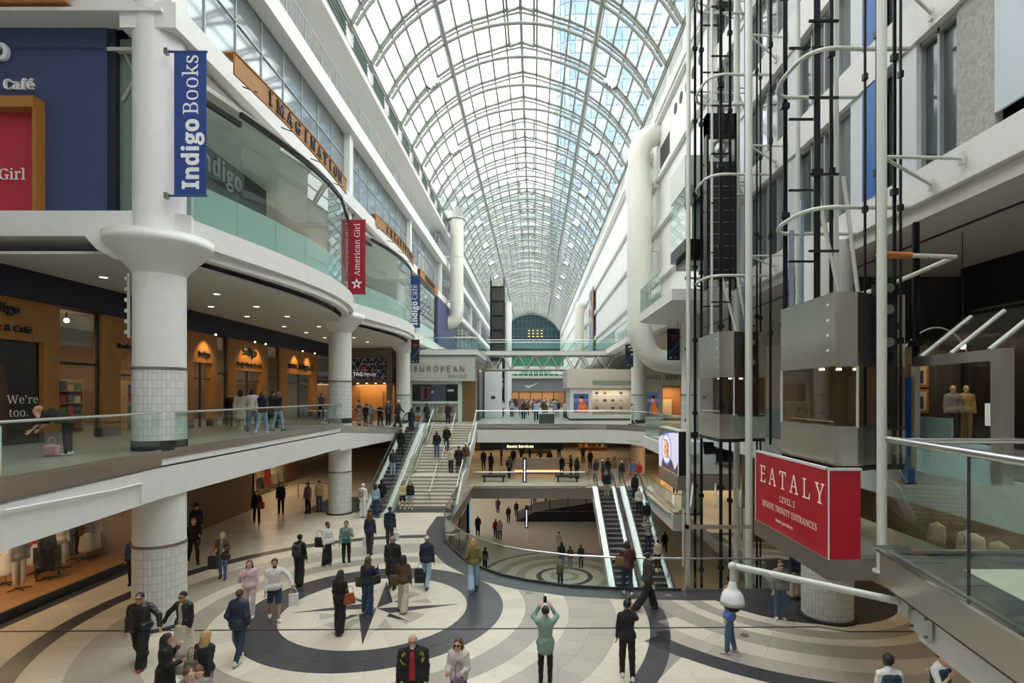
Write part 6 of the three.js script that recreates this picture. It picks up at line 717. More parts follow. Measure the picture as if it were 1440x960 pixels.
// ---------------- near balcony
{
  const pl = [[3.45, 5.3], [2.75, 1.0], [9.5, 1.0], [9.5, 5.3]];
  const f = struct('floor_balcony', new G().plan(pl, 4.6, 4.95), mat([0.06, 0.065, 0.07], 0.3, 0, { map: stoneTex }), 'dark stone edged balcony floor next to the viewpoint', 'floor'); new G().plan([[3.8, 4.8], [3.2, 1.2], [9.3, 1.2], [9.3, 4.8]], 4.95, 4.956).build('pale_inset', mat([0.55, 0.55, 0.46], 0.35, 0, { map: stoneTex }), f);
  for (let k = 0; k < 7; k++) { const z = 1.4 + k * 0.6; new G().hexa([V(2.83 + 0.163 * (z - 1), 4.95, z), V(3.14 + 0.163 * (z - 1), 4.95, z), V(3.14 + 0.163 * (z - 1), 4.95, z + 0.58), V(2.83 + 0.163 * (z - 1), 4.95, z + 0.58), V(2.83 + 0.163 * (z - 1), 4.954, z), V(3.14 + 0.163 * (z - 1), 4.954, z), V(3.14 + 0.163 * (z - 1), 4.954, z + 0.58), V(2.83 + 0.163 * (z - 1), 4.954, z + 0.58)]).build('tile', mat([0.075 + 0.01 * (k % 3), 0.08, 0.085], 0.3), f); }
  const tr = thing('trim_9', 'brushed steel fascia and white beam under the near balcony', 'fascia', [3.4, 4.4, 4], 0, null, 'structure'), mv = g => { const q = g.geo(); q.translate(-3.4, -4.4, 4); return q; };
  mesh('steel_fascia', mv(new G().band([[3.42, 5.32], [2.72, 1.0]], 4.66, 4.97, 0.05).band([[3.42, 5.32], [9.5, 5.32]], 4.66, 4.97, 0.05)), M.steel, tr); mesh('white_beam', mv(new G().plan([[3.62, 5.1], [2.95, 1.0], [6, 1.0], [6, 5.1]], 4.2, 4.68)), M.white2, tr); mesh('edge_cap', mv(new G().band([[3.4, 5.34], [2.7, 1.0]], 4.96, 4.985, 0.05)), M.chrome, tr);
  const A = new THREE.Vector2(3.45, 5.27), B = new THREE.Vector2(2.75, 1.0); balustrade('near glass balustrade with thick steel rail on the balcony', [[3.45, 4.97, 5.27], [3.25, 4.97, 4.05], [3.0, 4.97, 2.5], [2.78, 4.97, 1.2]], { pane: 2, rail: 0.035, shoe: 0.03, h: 1.1, joint: 1 }); balustrade('glass balustrade across the far end of the near balcony', [[3.5, 4.97, 5.27], [5.2, 4.97, 5.27], [7.2, 4.97, 5.27], [9.4, 4.97, 5.27]], { pane: 2.2, rail: 0.03, shoe: 0.03, h: 1.08, joint: 1 });
  const c = thing('dome_camera', 'white dome security camera on a long pale arm from the balcony', 'camera', [2.27, 4.2, 6.2]); new G().rod(V(0.03, 0.34, 0), V(1.27, 0.3, -0.95), 0.036, 12).build('arm', M.polew, c); new G().rod(V(0, 0.34, 0), V(0, 0.16, 0), 0.032, 10).build('drop_pipe', M.polew, c); mesh('elbow', new THREE.SphereGeometry(0.05, 12, 10).translate(0, 0.34, 0), M.polew, c); new G().lathe([[0, 0.17], [0.034, 0.17], [0.04, 0.14], [0.055, 0.1], [0.058, 0.08], [0.085, 0.06], [0.115, 0.02], [0.132, -0.04], [0.135, -0.09], [0, -0.09]], 0, 0, 0, 28).build('housing', M.white3, c); mesh('dome', new THREE.SphereGeometry(0.105, 20, 12, 0, 6.283, Math.PI / 2, Math.PI / 2).translate(0, -0.085, 0), M.blackm, c);
  new G().cbox(new THREE.Vector3(1.37, 0.28, 0.98), 0.2, 0.2, 0.12, 0.16).build('mount', M.polew, c); new G().cbox(new THREE.Vector3(1.3, 0.2, 1.2), 0.02, 0.24, 0.34, -0.16).build('mount_plate', M.polew, c); for (const [y, z] of [[0.28, 1.08], [0.12, 1.08], [0.28, 1.32], [0.12, 1.32]]) mesh('bolt', new THREE.CylinderGeometry(0.014, 0.014, 0.03, 8).rotateZ(Math.PI / 2).translate(1.28 - (z - 1.2) * 0.16, y, z), M.steeld, c);
}

// ================================================================ PEOPLE
// a smooth body from tapered capsules and ellipsoids, meshed with surface nets
const smin = (a, b, k) => { const h = Math.max(k - Math.abs(a - b), 0) / k; return Math.min(a, b) - h * h * k * 0.25; };
function nets(prims, cell, o = {}) {
  const lo = [1e9, 1e9, 1e9], hi = [-1e9, -1e9, -1e9], K = o.k ?? 0.035;
  const bb = prims.map(p => { const b = p.r ? [p.c.map((v, i) => v - p.r[i]), p.c.map((v, i) => v + p.r[i])] : [p.a.map((v, i) => Math.min(v - p.ra, p.b[i] - p.rb)), p.a.map((v, i) => Math.max(v + p.ra, p.b[i] + p.rb))]; for (let i = 0; i < 3; i++) { lo[i] = Math.min(lo[i], b[0][i]); hi[i] = Math.max(hi[i], b[1][i]); } return b; });
  const m = cell * 2.5, n = [0, 1, 2].map(i => Math.ceil((hi[i] - lo[i] + 2 * m) / cell) + 1), O = lo.map(v => v - m), f = new Float32Array(n[0] * n[1] * n[2]).fill(0.2), nx = n[0], ny = n[1];
  prims.forEach((p, q) => {
    const mar = K + cell * 2, s = [0, 1, 2].map(i => Math.max(0, Math.floor((bb[q][0][i] - mar - O[i]) / cell))), e = [0, 1, 2].map(i => Math.min(n[i] - 1, Math.ceil((bb[q][1][i] + mar - O[i]) / cell)));
    let ba, bl; if (!p.r) { ba = [p.b[0] - p.a[0], p.b[1] - p.a[1], p.b[2] - p.a[2]]; bl = ba[0] ** 2 + ba[1] ** 2 + ba[2] ** 2 || 1e-9; } const mr = p.r ? Math.min(...p.r) : 0;
    for (let k = s[2]; k <= e[2]; k++) for (let j = s[1]; j <= e[1]; j++) for (let i = s[0]; i <= e[0]; i++) {
      const x = O[0] + i * cell, y = O[1] + j * cell, z = O[2] + k * cell; let d;
      if (p.r) { const u = (x - p.c[0]) / p.r[0], v = (y - p.c[1]) / p.r[1], w = (z - p.c[2]) / p.r[2], l = Math.sqrt(u * u + v * v + w * w); d = (l - 1) * mr * (l > 1 ? 1.3 : 1); }
      else { const px = x - p.a[0], py = y - p.a[1], pz = z - p.a[2]; let t = (px * ba[0] + py * ba[1] + pz * ba[2]) / bl; t = t < 0 ? 0 : t > 1 ? 1 : t; const dx = px - t * ba[0], dy = py - t * ba[1], dz = pz - t * ba[2]; d = Math.sqrt(dx * dx + dy * dy + dz * dz) - (p.ra + (p.rb - p.ra) * t); }
      const at = i + nx * (j + ny * k); f[at] = p.sub ? Math.max(f[at], -d) : smin(f[at], d, p.k ?? K);
    }
  });
  if (o.carve || o.noise) for (let k = 0, at = 0; k < n[2]; k++) for (let j = 0; j < ny; j++) for (let i = 0; i < nx; i++, at++) { let d = f[at]; if (d > 0.12) continue; const x = O[0] + i * cell, y = O[1] + j * cell, z = O[2] + k * cell; if (o.noise) d += o.noise * (Math.sin(x * 41 + y * 17 + o.seed) * Math.sin(y * 57 - z * 23) + 0.6 * Math.sin(z * 63 + y * 31 + x * 29 + o.seed)); if (o.carve) d = o.carve(x, y, z, d); f[at] = d; }
  const id = new Int32Array(f.length).fill(-1), pos = [], idx = [], off = [0, 1, nx, nx + 1, nx * ny, nx * ny + 1, nx * ny + nx, nx * ny + nx + 1], E = [[0, 1], [0, 2], [0, 4], [1, 3], [1, 5], [2, 3], [2, 6], [3, 7], [4, 5], [4, 6], [5, 7], [6, 7]];
  for (let k = 0; k + 1 < n[2]; k++) for (let j = 0; j + 1 < ny; j++) for (let i = 0; i + 1 < nx; i++) {
    const at = i + nx * (j + ny * k); let msk = 0; for (let c = 0; c < 8; c++) if (f[at + off[c]] < 0) msk |= 1 << c; if (!msk || msk === 255) continue;
    let sx = 0, sy = 0, sz = 0, c = 0; for (const [a, b] of E) { const ia = msk >> a & 1, ib = msk >> b & 1; if (ia === ib) continue; const fa = f[at + off[a]], fb = f[at + off[b]], t = fa / (fa - fb), ax = a & 1, ay = a >> 1 & 1, az = a >> 2, bx = b & 1, by = b >> 1 & 1, bz = b >> 2; sx += ax + (bx - ax) * t; sy += ay + (by - ay) * t; sz += az + (bz - az) * t; c++; }
    id[at] = pos.length / 3; pos.push(O[0] + (i + sx / c) * cell, O[1] + (j + sy / c) * cell, O[2] + (k + sz / c) * cell);
  }
  const quad = (a, b, c, d, flip) => { if (a < 0 || b < 0 || c < 0 || d < 0) return; if (flip) idx.push(a, c, b, a, d, c); else idx.push(a, b, c, a, c, d); };
  for (let k = 1; k + 1 < n[2]; k++) for (let j = 1; j + 1 < ny; j++) for (let i = 1; i + 1 < nx; i++) {
    const at = i + nx * (j + ny * k), s = f[at] < 0, X = 1, Y = nx, Zs = nx * ny;
    if (s !== f[at + X] < 0) quad(id[at - Y - Zs], id[at - Zs], id[at], id[at - Y], !s); if (s !== f[at + Y] < 0) quad(id[at - X - Zs], id[at - X], id[at], id[at - Zs], !s); if (s !== f[at + Zs] < 0) quad(id[at - X - Y], id[at - Y], id[at], id[at - X], !s);
  }
  const g = new THREE.BufferGeometry(); g.setAttribute('position', new THREE.Float32BufferAttribute(pos, 3)); g.setIndex(idx); g.computeVertexNormals(); const uv = new Float32Array(pos.length / 3 * 2); for (let i = 0; i < pos.length / 3; i++) { uv[2 * i] = pos[3 * i] + pos[3 * i + 2]; uv[2 * i + 1] = pos[3 * i + 1]; } g.setAttribute('uv', new THREE.BufferAttribute(uv, 2)); return g;
}
const cap = (a, b, ra, rb = ra, k) => ({ a, b, ra, rb, k }), ell = (c, r, k) => ({ c, r, k });
const paint = (g, fn) => { const p = g.attributes.position, c = new Float32Array(p.count * 3); for (let i = 0; i < p.count; i++) { const q = fn(p.getX(i), p.getY(i), p.getZ(i)); c[3 * i] = q[0]; c[3 * i + 1] = q[1]; c[3 * i + 2] = q[2]; } g.setAttribute('color', new THREE.BufferAttribute(c, 3)); return g; };
const ONE = [1, 1, 1];
function makeHead(cell) {
  const g = nets([ell([0, 0.03, -0.01], [0.077, 0.093, 0.096]), ell([0, -0.035, 0.022], [0.061, 0.085, 0.068]), cap([-0.018, -0.1, 0.055], [0.018, -0.1, 0.055], 0.02), cap([0, 0.012, 0.084], [0, -0.03, 0.103], 0.009, 0.014, 0.015), cap([-0.036, 0.026, 0.076], [0.036, 0.026, 0.076], 0.012), ell([0.079, -0.006, -0.006], [0.011, 0.03, 0.018], 0.01), ell([-0.079, -0.006, -0.006], [0.011, 0.03, 0.018], 0.01), cap([-0.02, -0.066, 0.08], [0.02, -0.066, 0.08], 0.008, 0.008, 0.012), cap([0, -0.08, -0.01], [0, -0.17, -0.02], 0.052, 0.055)], cell, { k: 0.03, carve: (x, y, z, d) => { const e = Math.hypot(Math.abs(x) - 0.032, y - 0.005, z - 0.097) - 0.018; return Math.max(d, -e); } });
  paint(g, (x, y, z) => z > 0.07 && Math.hypot(x / 0.026, (y + 0.067) / 0.011) < 1 ? [0.8, 0.5, 0.5] : z > 0.06 && Math.hypot((Math.abs(x) - 0.033) / 0.022, (y - 0.03) / 0.006) < 1 ? [0.25, 0.2, 0.18] : ONE);
  const eyes = []; for (const s of [-1, 1]) { const e = new THREE.SphereGeometry(0.0125, 10, 8); e.translate(s * 0.032, 0.005, 0.079); paint(e, () => [1.5, 1.7, 1.9]); const q = new THREE.SphereGeometry(0.006, 8, 6); q.translate(s * 0.032, 0.004, 0.0885); paint(q, () => [0.06, 0.05, 0.05]); eyes.push(norm(e), norm(q)); }
  return mergeGeometries([norm(g), ...eyes]);
}
function makeHand(curl, cell) {                                          // wrist at the origin, fingers towards -y, palm towards +z, thumb at +x
  const pr = [ell([0, -0.045, 0], [0.04, 0.05, 0.017]), cap([0, 0.01, 0], [0, -0.03, 0], 0.024, 0.026)], L = [0.066, 0.076, 0.072, 0.056];
  for (let i = 0; i < 4; i++) { let x = 0.03 - i * 0.02, y = -0.085, z = 0, a = 0.15; for (let s = 0; s < 3; s++) { const l = L[i] * [0.45, 0.32, 0.23][s]; a += curl * [0.5, 1, 0.8][s]; const ny = y - l * Math.cos(a), nz = z + l * Math.sin(a); pr.push(cap([x, y, z], [x, ny, nz], 0.0092 - s * 0.0009, 0.0085 - s * 0.0009, 0.006)); y = ny; z = nz; } }
  pr.push(cap([0.03, -0.025, 0.004], [0.054, -0.055, 0.018], 0.013, 0.011, 0.012), cap([0.054, -0.055, 0.018], [0.058, -0.082, 0.028 + curl * 0.01], 0.0105, 0.0085, 0.008)); return paint(norm(nets(pr, cell, { k: 0.012 })), () => ONE);
}
const HEAD = { n: makeHead(0.0075), f: makeHead(0.016) }, HAND = { n: [makeHand(0.35, 0.005), makeHand(1.1, 0.005)], f: [makeHand(0.5, 0.011), makeHand(1.0, 0.011)] };
const mir = g => { const h = g.clone(); h.scale(-1, 1, 1); const p = h.attributes.position, nn = h.attributes.normal; for (const at of [p, nn]) for (let i = 0; i < at.count; i += 3) for (let c = 0; c < 3; c++) { const a = at.array, t = a[(i + 1) * 3 + c]; a[(i + 1) * 3 + c] = a[(i + 2) * 3 + c]; a[(i + 2) * 3 + c] = t; } return h; };
for (const k of ['n', 'f']) HAND[k + 'm'] = HAND[k].map(mir);
const ARM = { down: [0.05, 0.13, 0.2, 0], fwd: [0.45, 0.1, 0.3, 0], back: [-0.4, 0.12, 0.15, 0], pocket: [-0.25, 0.28, 0.75, -0.35], hold: [0.15, 0.14, 1.45, -0.35], phone: [0.95, 0.25, 1.55, -0.45], raise: [1.6, 0.35, 1.3, -0.75], strap: [0.25, 0.3, 2.25, -0.25], out: [0.2, 0.75, 0.25, 0], face: [0.6, 0.3, 2.1, -0.5] };
function skeleton(o) {
  const st = o.stride ?? 0, J = {}, leg = (sx, th, kn) => { const hp = [sx * 0.095, 0.93, 0], k = [sx * 0.1, hp[1] - 0.44 * Math.cos(th), 0.44 * Math.sin(th)], a = [sx * 0.1, k[1] - 0.42 * Math.cos(th - kn), k[2] + 0.42 * Math.sin(th - kn)]; return { hp, k, a }; };
  const w = o.lead ?? 1; J.L = leg(1, st * (w > 0 ? 0.42 : -0.3), st * (w > 0 ? 0.12 : 0.42) + 0.04); J.R = leg(-1, st * (w > 0 ? -0.3 : 0.42), st * (w > 0 ? 0.42 : 0.12) + 0.04);
  const low = Math.min(J.L.a[1], J.R.a[1]) - 0.075, sh = p => { p[1] -= low; return p; }; for (const g of [J.L, J.R]) { sh(g.hp); sh(g.k); sh(g.a); } J.dy = -low; const ln = o.lean ?? 0.03; J.up = (x, y, z) => [x, y - low - (1 - Math.cos(ln)) * (y - 0.93), z + Math.sin(ln) * (y - 0.93)];
  const arm = (sx, name) => { const [p, ab, el, inn] = ARM[name] || ARM.down, s = J.up(sx * 0.163 * (o.g ?? 1), 1.385, -0.008), e = [s[0] + sx * Math.sin(ab) * 0.28, s[1] - 0.28 * Math.cos(p) * Math.cos(ab), s[2] + 0.28 * Math.sin(p)], f = [sx * (Math.sin(ab) * 0.4 + inn), -Math.cos(p + el), Math.sin(p + el)], l = Math.hypot(...f); return { s, e, w: e.map((v, i) => v + 0.25 * f[i] / l), d: f.map(v => v / l) }; };
  J.aL = arm(1, (o.arms || ['down', 'down'])[0]); J.aR = arm(-1, (o.arms || ['down', 'down'])[1]); J.head = J.up(0, 1.6, 0.03); return J;
}
const hairline = z => z < -0.05 ? -0.08 : z < -0.02 ? -0.08 + (z + 0.05) * 2.2 : z < 0.02 ? -0.014 + (z + 0.02) * 0.9 : 0.022 + (z - 0.02) * 0.75;
const geoCache = new Map();
function personGeo(o) {
  const key = JSON.stringify([o.stride, o.lead, o.arms, o.lean, o.g, o.top[1], o.bot[1], o.hair[0], o.lod, o.headTurn, o.open, o.uniq]); if (geoCache.has(key)) return geoCache.get(key); const pk = JSON.stringify([o.stride, o.lead, o.arms, o.lean, o.g, o.lod, o.uniq]), memo = (k, fn) => { const q = pk + JSON.stringify(k); if (!geoCache.has(q)) geoCache.set(q, fn()); return geoCache.get(q); };
  const J = skeleton(o), g = o.g ?? 1, lod = o.lod ?? 'n', cell = { n: 0.019, m: 0.028, f: 0.042 }[lod], hk = lod === 'n' ? 'n' : 'f', U = J.up, out = {}, seed = (o.uniq ?? 1) * 1.7;
  const legs = (e, r = 1) => [J.L, J.R].flatMap(l => [cap(l.hp, l.k, 0.082 * g * r + e, 0.056 * g * r + e), cap(l.k, l.a, 0.055 * g * r + e, 0.04 * r + e)]), torso = e => [ell(U(0, 0.98, 0), [0.165 * g + e, 0.13 + e, 0.115 * g + e]), ell(U(0, 1.15, 0.0), [0.14 * g + e, 0.16 + e, 0.1 * g + e]), ell(U(0, 1.31, 0), [0.16 * g + e, 0.16 + e, 0.112 * g + e]), cap(U(-0.125 * g, 1.39, -0.008), U(0.125 * g, 1.39, -0.008), 0.05 + e), cap(U(-0.1 * g, 1.415, -0.015), U(0, 1.47, -0.012), 0.035 + e * 0.7, 0.045 + e * 0.5), cap(U(0.1 * g, 1.415, -0.015), U(0, 1.47, -0.012), 0.035 + e * 0.7, 0.045 + e * 0.5)], arms = (e, cut = 1) => [J.aL, J.aR].flatMap(a => [cap(a.s, a.e, 0.049 * Math.sqrt(g) + e, 0.042 + e), ...(cut > 0.5 ? [cap(a.e, a.w.map((v, i) => v - a.d[i] * 0.015), 0.04 + e, 0.029 + e)] : [])]);
  const neck = [cap(U(0, 1.42, 0), U(0, 1.52, 0.01), 0.052, 0.05)];
  out.body = memo(['body', o.headTurn], () => { const body = paint(norm(nets([...torso(-0.012), ...neck, ...arms(-0.004), ...legs(-0.006)], cell * 1.25)), () => ONE), parts = [body];
  const hd = HEAD[hk].clone(); if (o.headTurn) hd.rotateY(o.headTurn); if (o.nod) hd.rotateX(o.nod); hd.translate(...J.head); parts.push(hd);
  for (const [a, s] of [[J.aL, 1], [J.aR, -1]]) { const grip = /phone|raise|strap|hold/.test((o.arms || [])[s > 0 ? 0 : 1] || '') ? 1 : 0, h = HAND[s > 0 ? hk + 'm' : hk][grip].clone(); h.rotateY(s * 1.2); h.applyQuaternion(new THREE.Quaternion().setFromUnitVectors(new THREE.Vector3(0, -1, 0), new THREE.Vector3(...a.d))); h.translate(...a.w); parts.push(norm(h)); }
  return mergeGeometries(parts); });
  // clothes
  const tk = o.top[1], puff = tk === 'puffer' ? 0.042 : tk === 'coat' || tk === 'jacket' ? 0.026 : tk === 'hoodie' ? 0.026 : 0.017, hem = { coat: 0.45, puffer: 0.82, jacket: 0.84, hoodie: 0.84, shirt: 0.86, crop: 1.0, dress: 0.28, long: 0.72 }[tk] ?? 0.88;
  const tp = [...torso(puff), ell(U(0, 0.95, 0), [0.186 * g + puff, 0.13, 0.134 * g + puff]), ...arms(puff * 0.75, tk === 'tee' ? 0 : 1)]; if (hem < 0.84) tp.push(cap(U(0, 0.95, 0), [0, hem + J.dy + 0.12, 0], 0.15 * g + puff, (tk === 'dress' ? 0.2 : 0.17) * g + puff)); if (tk === 'hoodie') tp.push(cap(U(-0.06, 1.45, -0.09), U(0.06, 1.45, -0.09), 0.06)); if (tk !== 'crop' && tk !== 'tee') tp.push(cap(U(0, 1.43, 0), U(0, 1.475, 0.005), 0.06 + puff * 0.3, 0.056 + puff * 0.3));
  const hy = hem + J.dy; out.top = memo(['top', tk, o.open], () => norm(nets(tp, cell, { noise: lod === 'n' ? (puff > 0.04 ? 0.004 : 0.0055) : 0.003, seed, carve: (x, y, z, d) => { d = Math.max(d, hy - y); if (tk === 'puffer') d -= 0.006 * Math.abs(Math.sin(y * 42)); if (o.open && z > 0.02 && y < 1.5 + J.dy) { const w = 0.035 + 0.03 * (1 - Math.min(1, Math.max(0, (y - J.dy - 0.85) / 0.6))); d = Math.max(d, -Math.max(Math.abs(x) - w, 0.02 - z)); } return d; } })));
  if (o.open) out.shirt = norm(nets([...torso(puff * 0.55), cap(U(0, 1.43, 0), U(0, 1.46, 0.005), 0.058)], cell, { carve: (x, y, z, d) => Math.max(d, J.dy + (o.open === 'dress' ? 0.2 : 0.9) - y, -z - 0.02) }));
  const bk = o.bot[1], be = bk === 'wide' ? 0.03 : bk === 'slim' ? 0.008 : 0.018; let bp = [...[J.L, J.R].flatMap(l => [cap(l.hp.map((v, i) => i ? v - (i === 1 ? 0.03 : 0) : v * 0.92), l.k, 0.072 * g + be, 0.056 * g + be), cap(l.k, l.a, 0.055 * g + be, 0.04 + be)]), ell(U(0, 0.97, 0), [0.16 * g + be, 0.115 + be, 0.112 * g + be])]; if (bk === 'wide') bp.push(cap(J.L.k, J.L.a, 0.075 + be, 0.085 + be), cap(J.R.k, J.R.a, 0.075 + be, 0.085 + be)); if (bk === 'skirt') bp = [cap(U(0, 0.95, 0), [0, 0.3 + J.dy, 0], 0.15 * g + be, 0.24 * g), ell(U(0, 0.97, 0), [0.16 * g + be, 0.115 + be, 0.112 * g + be])];
  const cutY = bk === 'shorts' ? 0.5 + J.dy : bk === 'skirt' ? 0.2 + J.dy : 0.05; out.trousers = memo(['trousers', bk, hem], () => norm(nets(bp, cell, { k: bk === 'skirt' ? 0.05 : 0.022, noise: lod === 'n' ? 0.0045 : 0.002, seed: seed + 2, carve: (x, y, z, d) => Math.max(d, cutY - y, y - hy - 0.09) })));
  out.shoes = memo(['shoes'], () => [J.L, J.R].map(l => { const t = l.a, tilt = Math.max(0, t[1] - 0.09), p = [cap([t[0], t[1] - 0.035, t[2] - 0.055], [t[0] + (t[0] > 0 ? 0.012 : -0.012), t[1] - 0.04 - tilt * 0.4, t[2] + 0.14], 0.043, 0.036), cap([t[0], t[1] + 0.01, t[2] - 0.03], [t[0], t[1] - 0.03, t[2]], 0.042, 0.045)]; const fl = t[1] - 0.075; return norm(nets(p, lod === 'n' ? 0.014 : cell * 0.7, { k: 0.03, carve: (x, y, z, d) => tilt > 0.02 ? d : Math.max(d, fl - y) })); }));
  // hair, hat or hood
  const hs = o.hair[0]; if (hs !== 'none') {
    const H = [ell([0, 0.04, -0.02], [0.087, 0.092, 0.102])], hc = lod === 'n' ? 0.011 : 0.02; let line = true;
    if (hs === 'long' || hs === 'wavy') H.push(cap([0, 0.0, -0.075], [0, -0.27, -0.1], 0.075, 0.06), cap([0.07, 0.0, -0.03], [0.085, -0.24, -0.03], 0.035, 0.028), cap([-0.07, 0.0, -0.03], [-0.085, -0.24, -0.03], 0.035, 0.028), ell([0, -0.16, -0.09], [0.115, 0.16, 0.05]));
    if (hs === 'bob') H.push(cap([0.065, 0, -0.03], [0.08, -0.12, -0.01], 0.04, 0.032), cap([-0.065, 0, -0.03], [-0.08, -0.12, -0.01], 0.04, 0.032), ell([0, -0.06, -0.07], [0.1, 0.1, 0.06])); if (hs === 'pony') H.push(cap([0, 0.05, -0.11], [0, -0.22, -0.13], 0.035, 0.025)); if (hs === 'bun') H.push(ell([0, 0.09, -0.1], [0.045, 0.04, 0.045]));
    if (hs === 'cap') { H[0].r = [0.09, 0.09, 0.105]; H.push(ell([0, 0.06, 0.1], [0.065, 0.012, 0.07])); line = 'cap'; } if (hs === 'hood') { H[0] = ell([0, 0.02, -0.03], [0.105, 0.125, 0.115]); H.push(cap([0, -0.08, -0.05], [0, -0.14, -0.05], 0.09, 0.08)); } if (hs === 'hat') { H.push(cap([0, 0.075, -0.01], [0, 0.13, -0.01], 0.085, 0.075), ell([0, 0.06, 0], [0.16, 0.014, 0.17])); line = 'cap'; } if (hs === 'fringe') line = 'fringe';
    const hg = nets(H, hc, { k: 0.03, noise: 0.003, seed, carve: (x, y, z, d) => line === 'cap' ? Math.max(d, 0.045 - y - (z < 0 ? 0.02 : 0)) : line === 'fringe' ? Math.max(d, y - 0.05, z * 0.9 - 0.03) : (hs === 'long' || hs === 'wavy' || hs === 'bob' || hs === 'pony') && z < (y < 0 ? 0.0 : -0.02) ? d : Math.max(d, (hairline(z) - y) * 0.85) }); if (o.headTurn) hg.rotateY(o.headTurn); if (o.nod) hg.rotateX(o.nod); hg.translate(...J.head); out.hair = norm(hg);
  }
  out.J = J; geoCache.set(key, out); return out;
}
const SKIN = { l: [0.62, 0.38, 0.27], m: [0.45, 0.25, 0.15], b: [0.25, 0.13, 0.08], d: [0.11, 0.06, 0.04] };
const skinMat = {}; for (const k in SKIN) skinMat[k] = new THREE.MeshPhysicalMaterial({ color: lin(...SKIN[k]), roughness: 0.55, vertexColors: true });
const clothMats = new Map(); const cloth = (c, rough = 0.85) => { const k = c.join() + rough; if (!clothMats.has(k)) clothMats.set(k, new THREE.MeshPhysicalMaterial({ color: lin(...c), roughness: rough, bumpMap: fabricTex, bumpScale: 0.0008, sheen: 0.15 })); return clothMats.get(k); };
const C = { black: [0.013, 0.013, 0.014], char: [0.035, 0.036, 0.04], navy: [0.015, 0.022, 0.05], white: [0.68, 0.67, 0.65], cream: [0.55, 0.48, 0.38], beige: [0.42, 0.36, 0.28], grey: [0.25, 0.25, 0.25], jeans: [0.08, 0.14, 0.25], light: [0.3, 0.42, 0.56], dkjeans: [0.025, 0.045, 0.09], green: [0.16, 0.26, 0.22], sage: [0.2, 0.3, 0.26], olive: [0.16, 0.13, 0.05], brown: [0.09, 0.05, 0.03], burg: [0.06, 0.02, 0.02], pink: [0.62, 0.46, 0.48], red: [0.4, 0.02, 0.03], blue: [0.09, 0.16, 0.45], khaki: [0.4, 0.34, 0.26], pale: [0.6, 0.53, 0.52], yellow: [0.6, 0.5, 0.25] };
const HC = { black: [0.008, 0.007, 0.007], dark: [0.02, 0.012, 0.008], brown: [0.06, 0.03, 0.015], auburn: [0.12, 0.05, 0.02], blond: [0.45, 0.27, 0.11], grey: [0.3, 0.29, 0.27], white: [0.65, 0.64, 0.62], ginger: [0.3, 0.1, 0.03] };
function person(label, o) {
  o = { top: ['black', 'shirt'], bot: ['black', 'reg'], shoes: 'black', hair: ['short', 'dark'], skin: 'l', h: 1.72, lod: 'n', ...o }; const g = personGeo(o), s = o.h / 1.72;
  const t = thing('person', label, 'person', [o.x, o.y ?? 0, o.Z], (o.face ?? 0) * Math.PI / 180, o.group); t.scale.setScalar(s); const col = c => typeof c === 'string' ? C[c] || HC[c] : c;
  mesh('body', g.body, skinMat[o.skin], t); mesh(o.top[1] === 'dress' ? 'dress' : /jacket|coat|puffer/.test(o.top[1]) ? 'jacket' : 'top', g.top, cloth(col(o.top[0]), o.top[2] ?? 0.85), t); if (g.shirt) mesh('shirt', g.shirt, cloth(col(typeof o.shirt === 'string' ? o.shirt : 'white')), t); mesh(o.bot[1] === 'skirt' ? 'skirt' : o.bot[1] === 'shorts' ? 'shorts' : 'trousers', g.trousers, cloth(col(o.bot[0])), t); for (const q of g.shoes) mesh('shoe', q, cloth(col(o.shoes), 0.5), t); if (g.hair) mesh(/cap|hat/.test(o.hair[0]) ? 'hat' : o.hair[0] === 'hood' ? 'hood' : 'hair', g.hair, cloth(col(o.hair[1]), 0.6), t); t.userData.J = undefined; delete t.userData.J;
  if (o.extra) o.extra(t, g.J); return { t, J: g.J, at: p => new THREE.Vector3(...p).multiplyScalar(s).applyAxisAngle(UPV, (o.face ?? 0) * Math.PI / 180).add(t.position) };
}
// where someone stands: from the feet (px, py) on a floor at height y, or from the crown when the feet are out of frame
const foot = (px, py, y = 0) => { const [x, Z] = onY(px, py, y); return { x, Z, y }; };
const crown = (px, py, h, y = 0) => { const Z = (EYE - y - h) * F / (py - PY); return { x: (px - PX) * Z / F, Z, y, h }; };
function bagAt(label, name, p, w, h, d, color, o = {}) {
  const t = thing(name, label, 'bag', [p.x, p.y, -p.z], o.turn ?? 0, o.group); const g = new RoundedBoxGeometry(w, h, d, 2, Math.min(w, h, d) * (o.soft ?? 0.3)); if (o.taper) { const q = g.attributes.position; for (let i = 0; i < q.count; i++) { const k = 1 - o.taper * (q.getY(i) / h + 0.5); q.setX(i, q.getX(i) * k); q.setZ(i, q.getZ(i) * k); } g.computeVertexNormals(); } g.translate(0, -h / 2, 0); mesh('bag_body', g, cloth(color, o.rough ?? 0.6), t); const hh = o.handle ?? 0.18; new G().tube([new THREE.Vector3(-w * 0.3, -0.02, 0), new THREE.Vector3(-w * 0.22, hh * 0.8, 0), new THREE.Vector3(0, hh, 0), new THREE.Vector3(w * 0.22, hh * 0.8, 0), new THREE.Vector3(w * 0.3, -0.02, 0)], 0.009, 16, 5).build('handle', cloth(o.hc ?? color), t); if (o.draw) sheet('print', w * 0.7, h * 0.3, new THREE.Vector3(0, -h * 0.55, -d / 2 - 0.004), Math.PI, o.draw, t, 0.004); return t;
}
function phoneAt(label, p, turn) { const t = thing('phone', label, 'phone', [p.x, p.y, -p.z], turn); new G().rbox(-0.038, 0.038, -0.075, 0.075, -0.005, 0.005, 0.004).build('case', M.black, t); new G().box(-0.034, 0.034, -0.07, 0.07, 0.005, 0.006).build('screen', mat([0.1, 0.12, 0.14], 0.15), t); return t; }
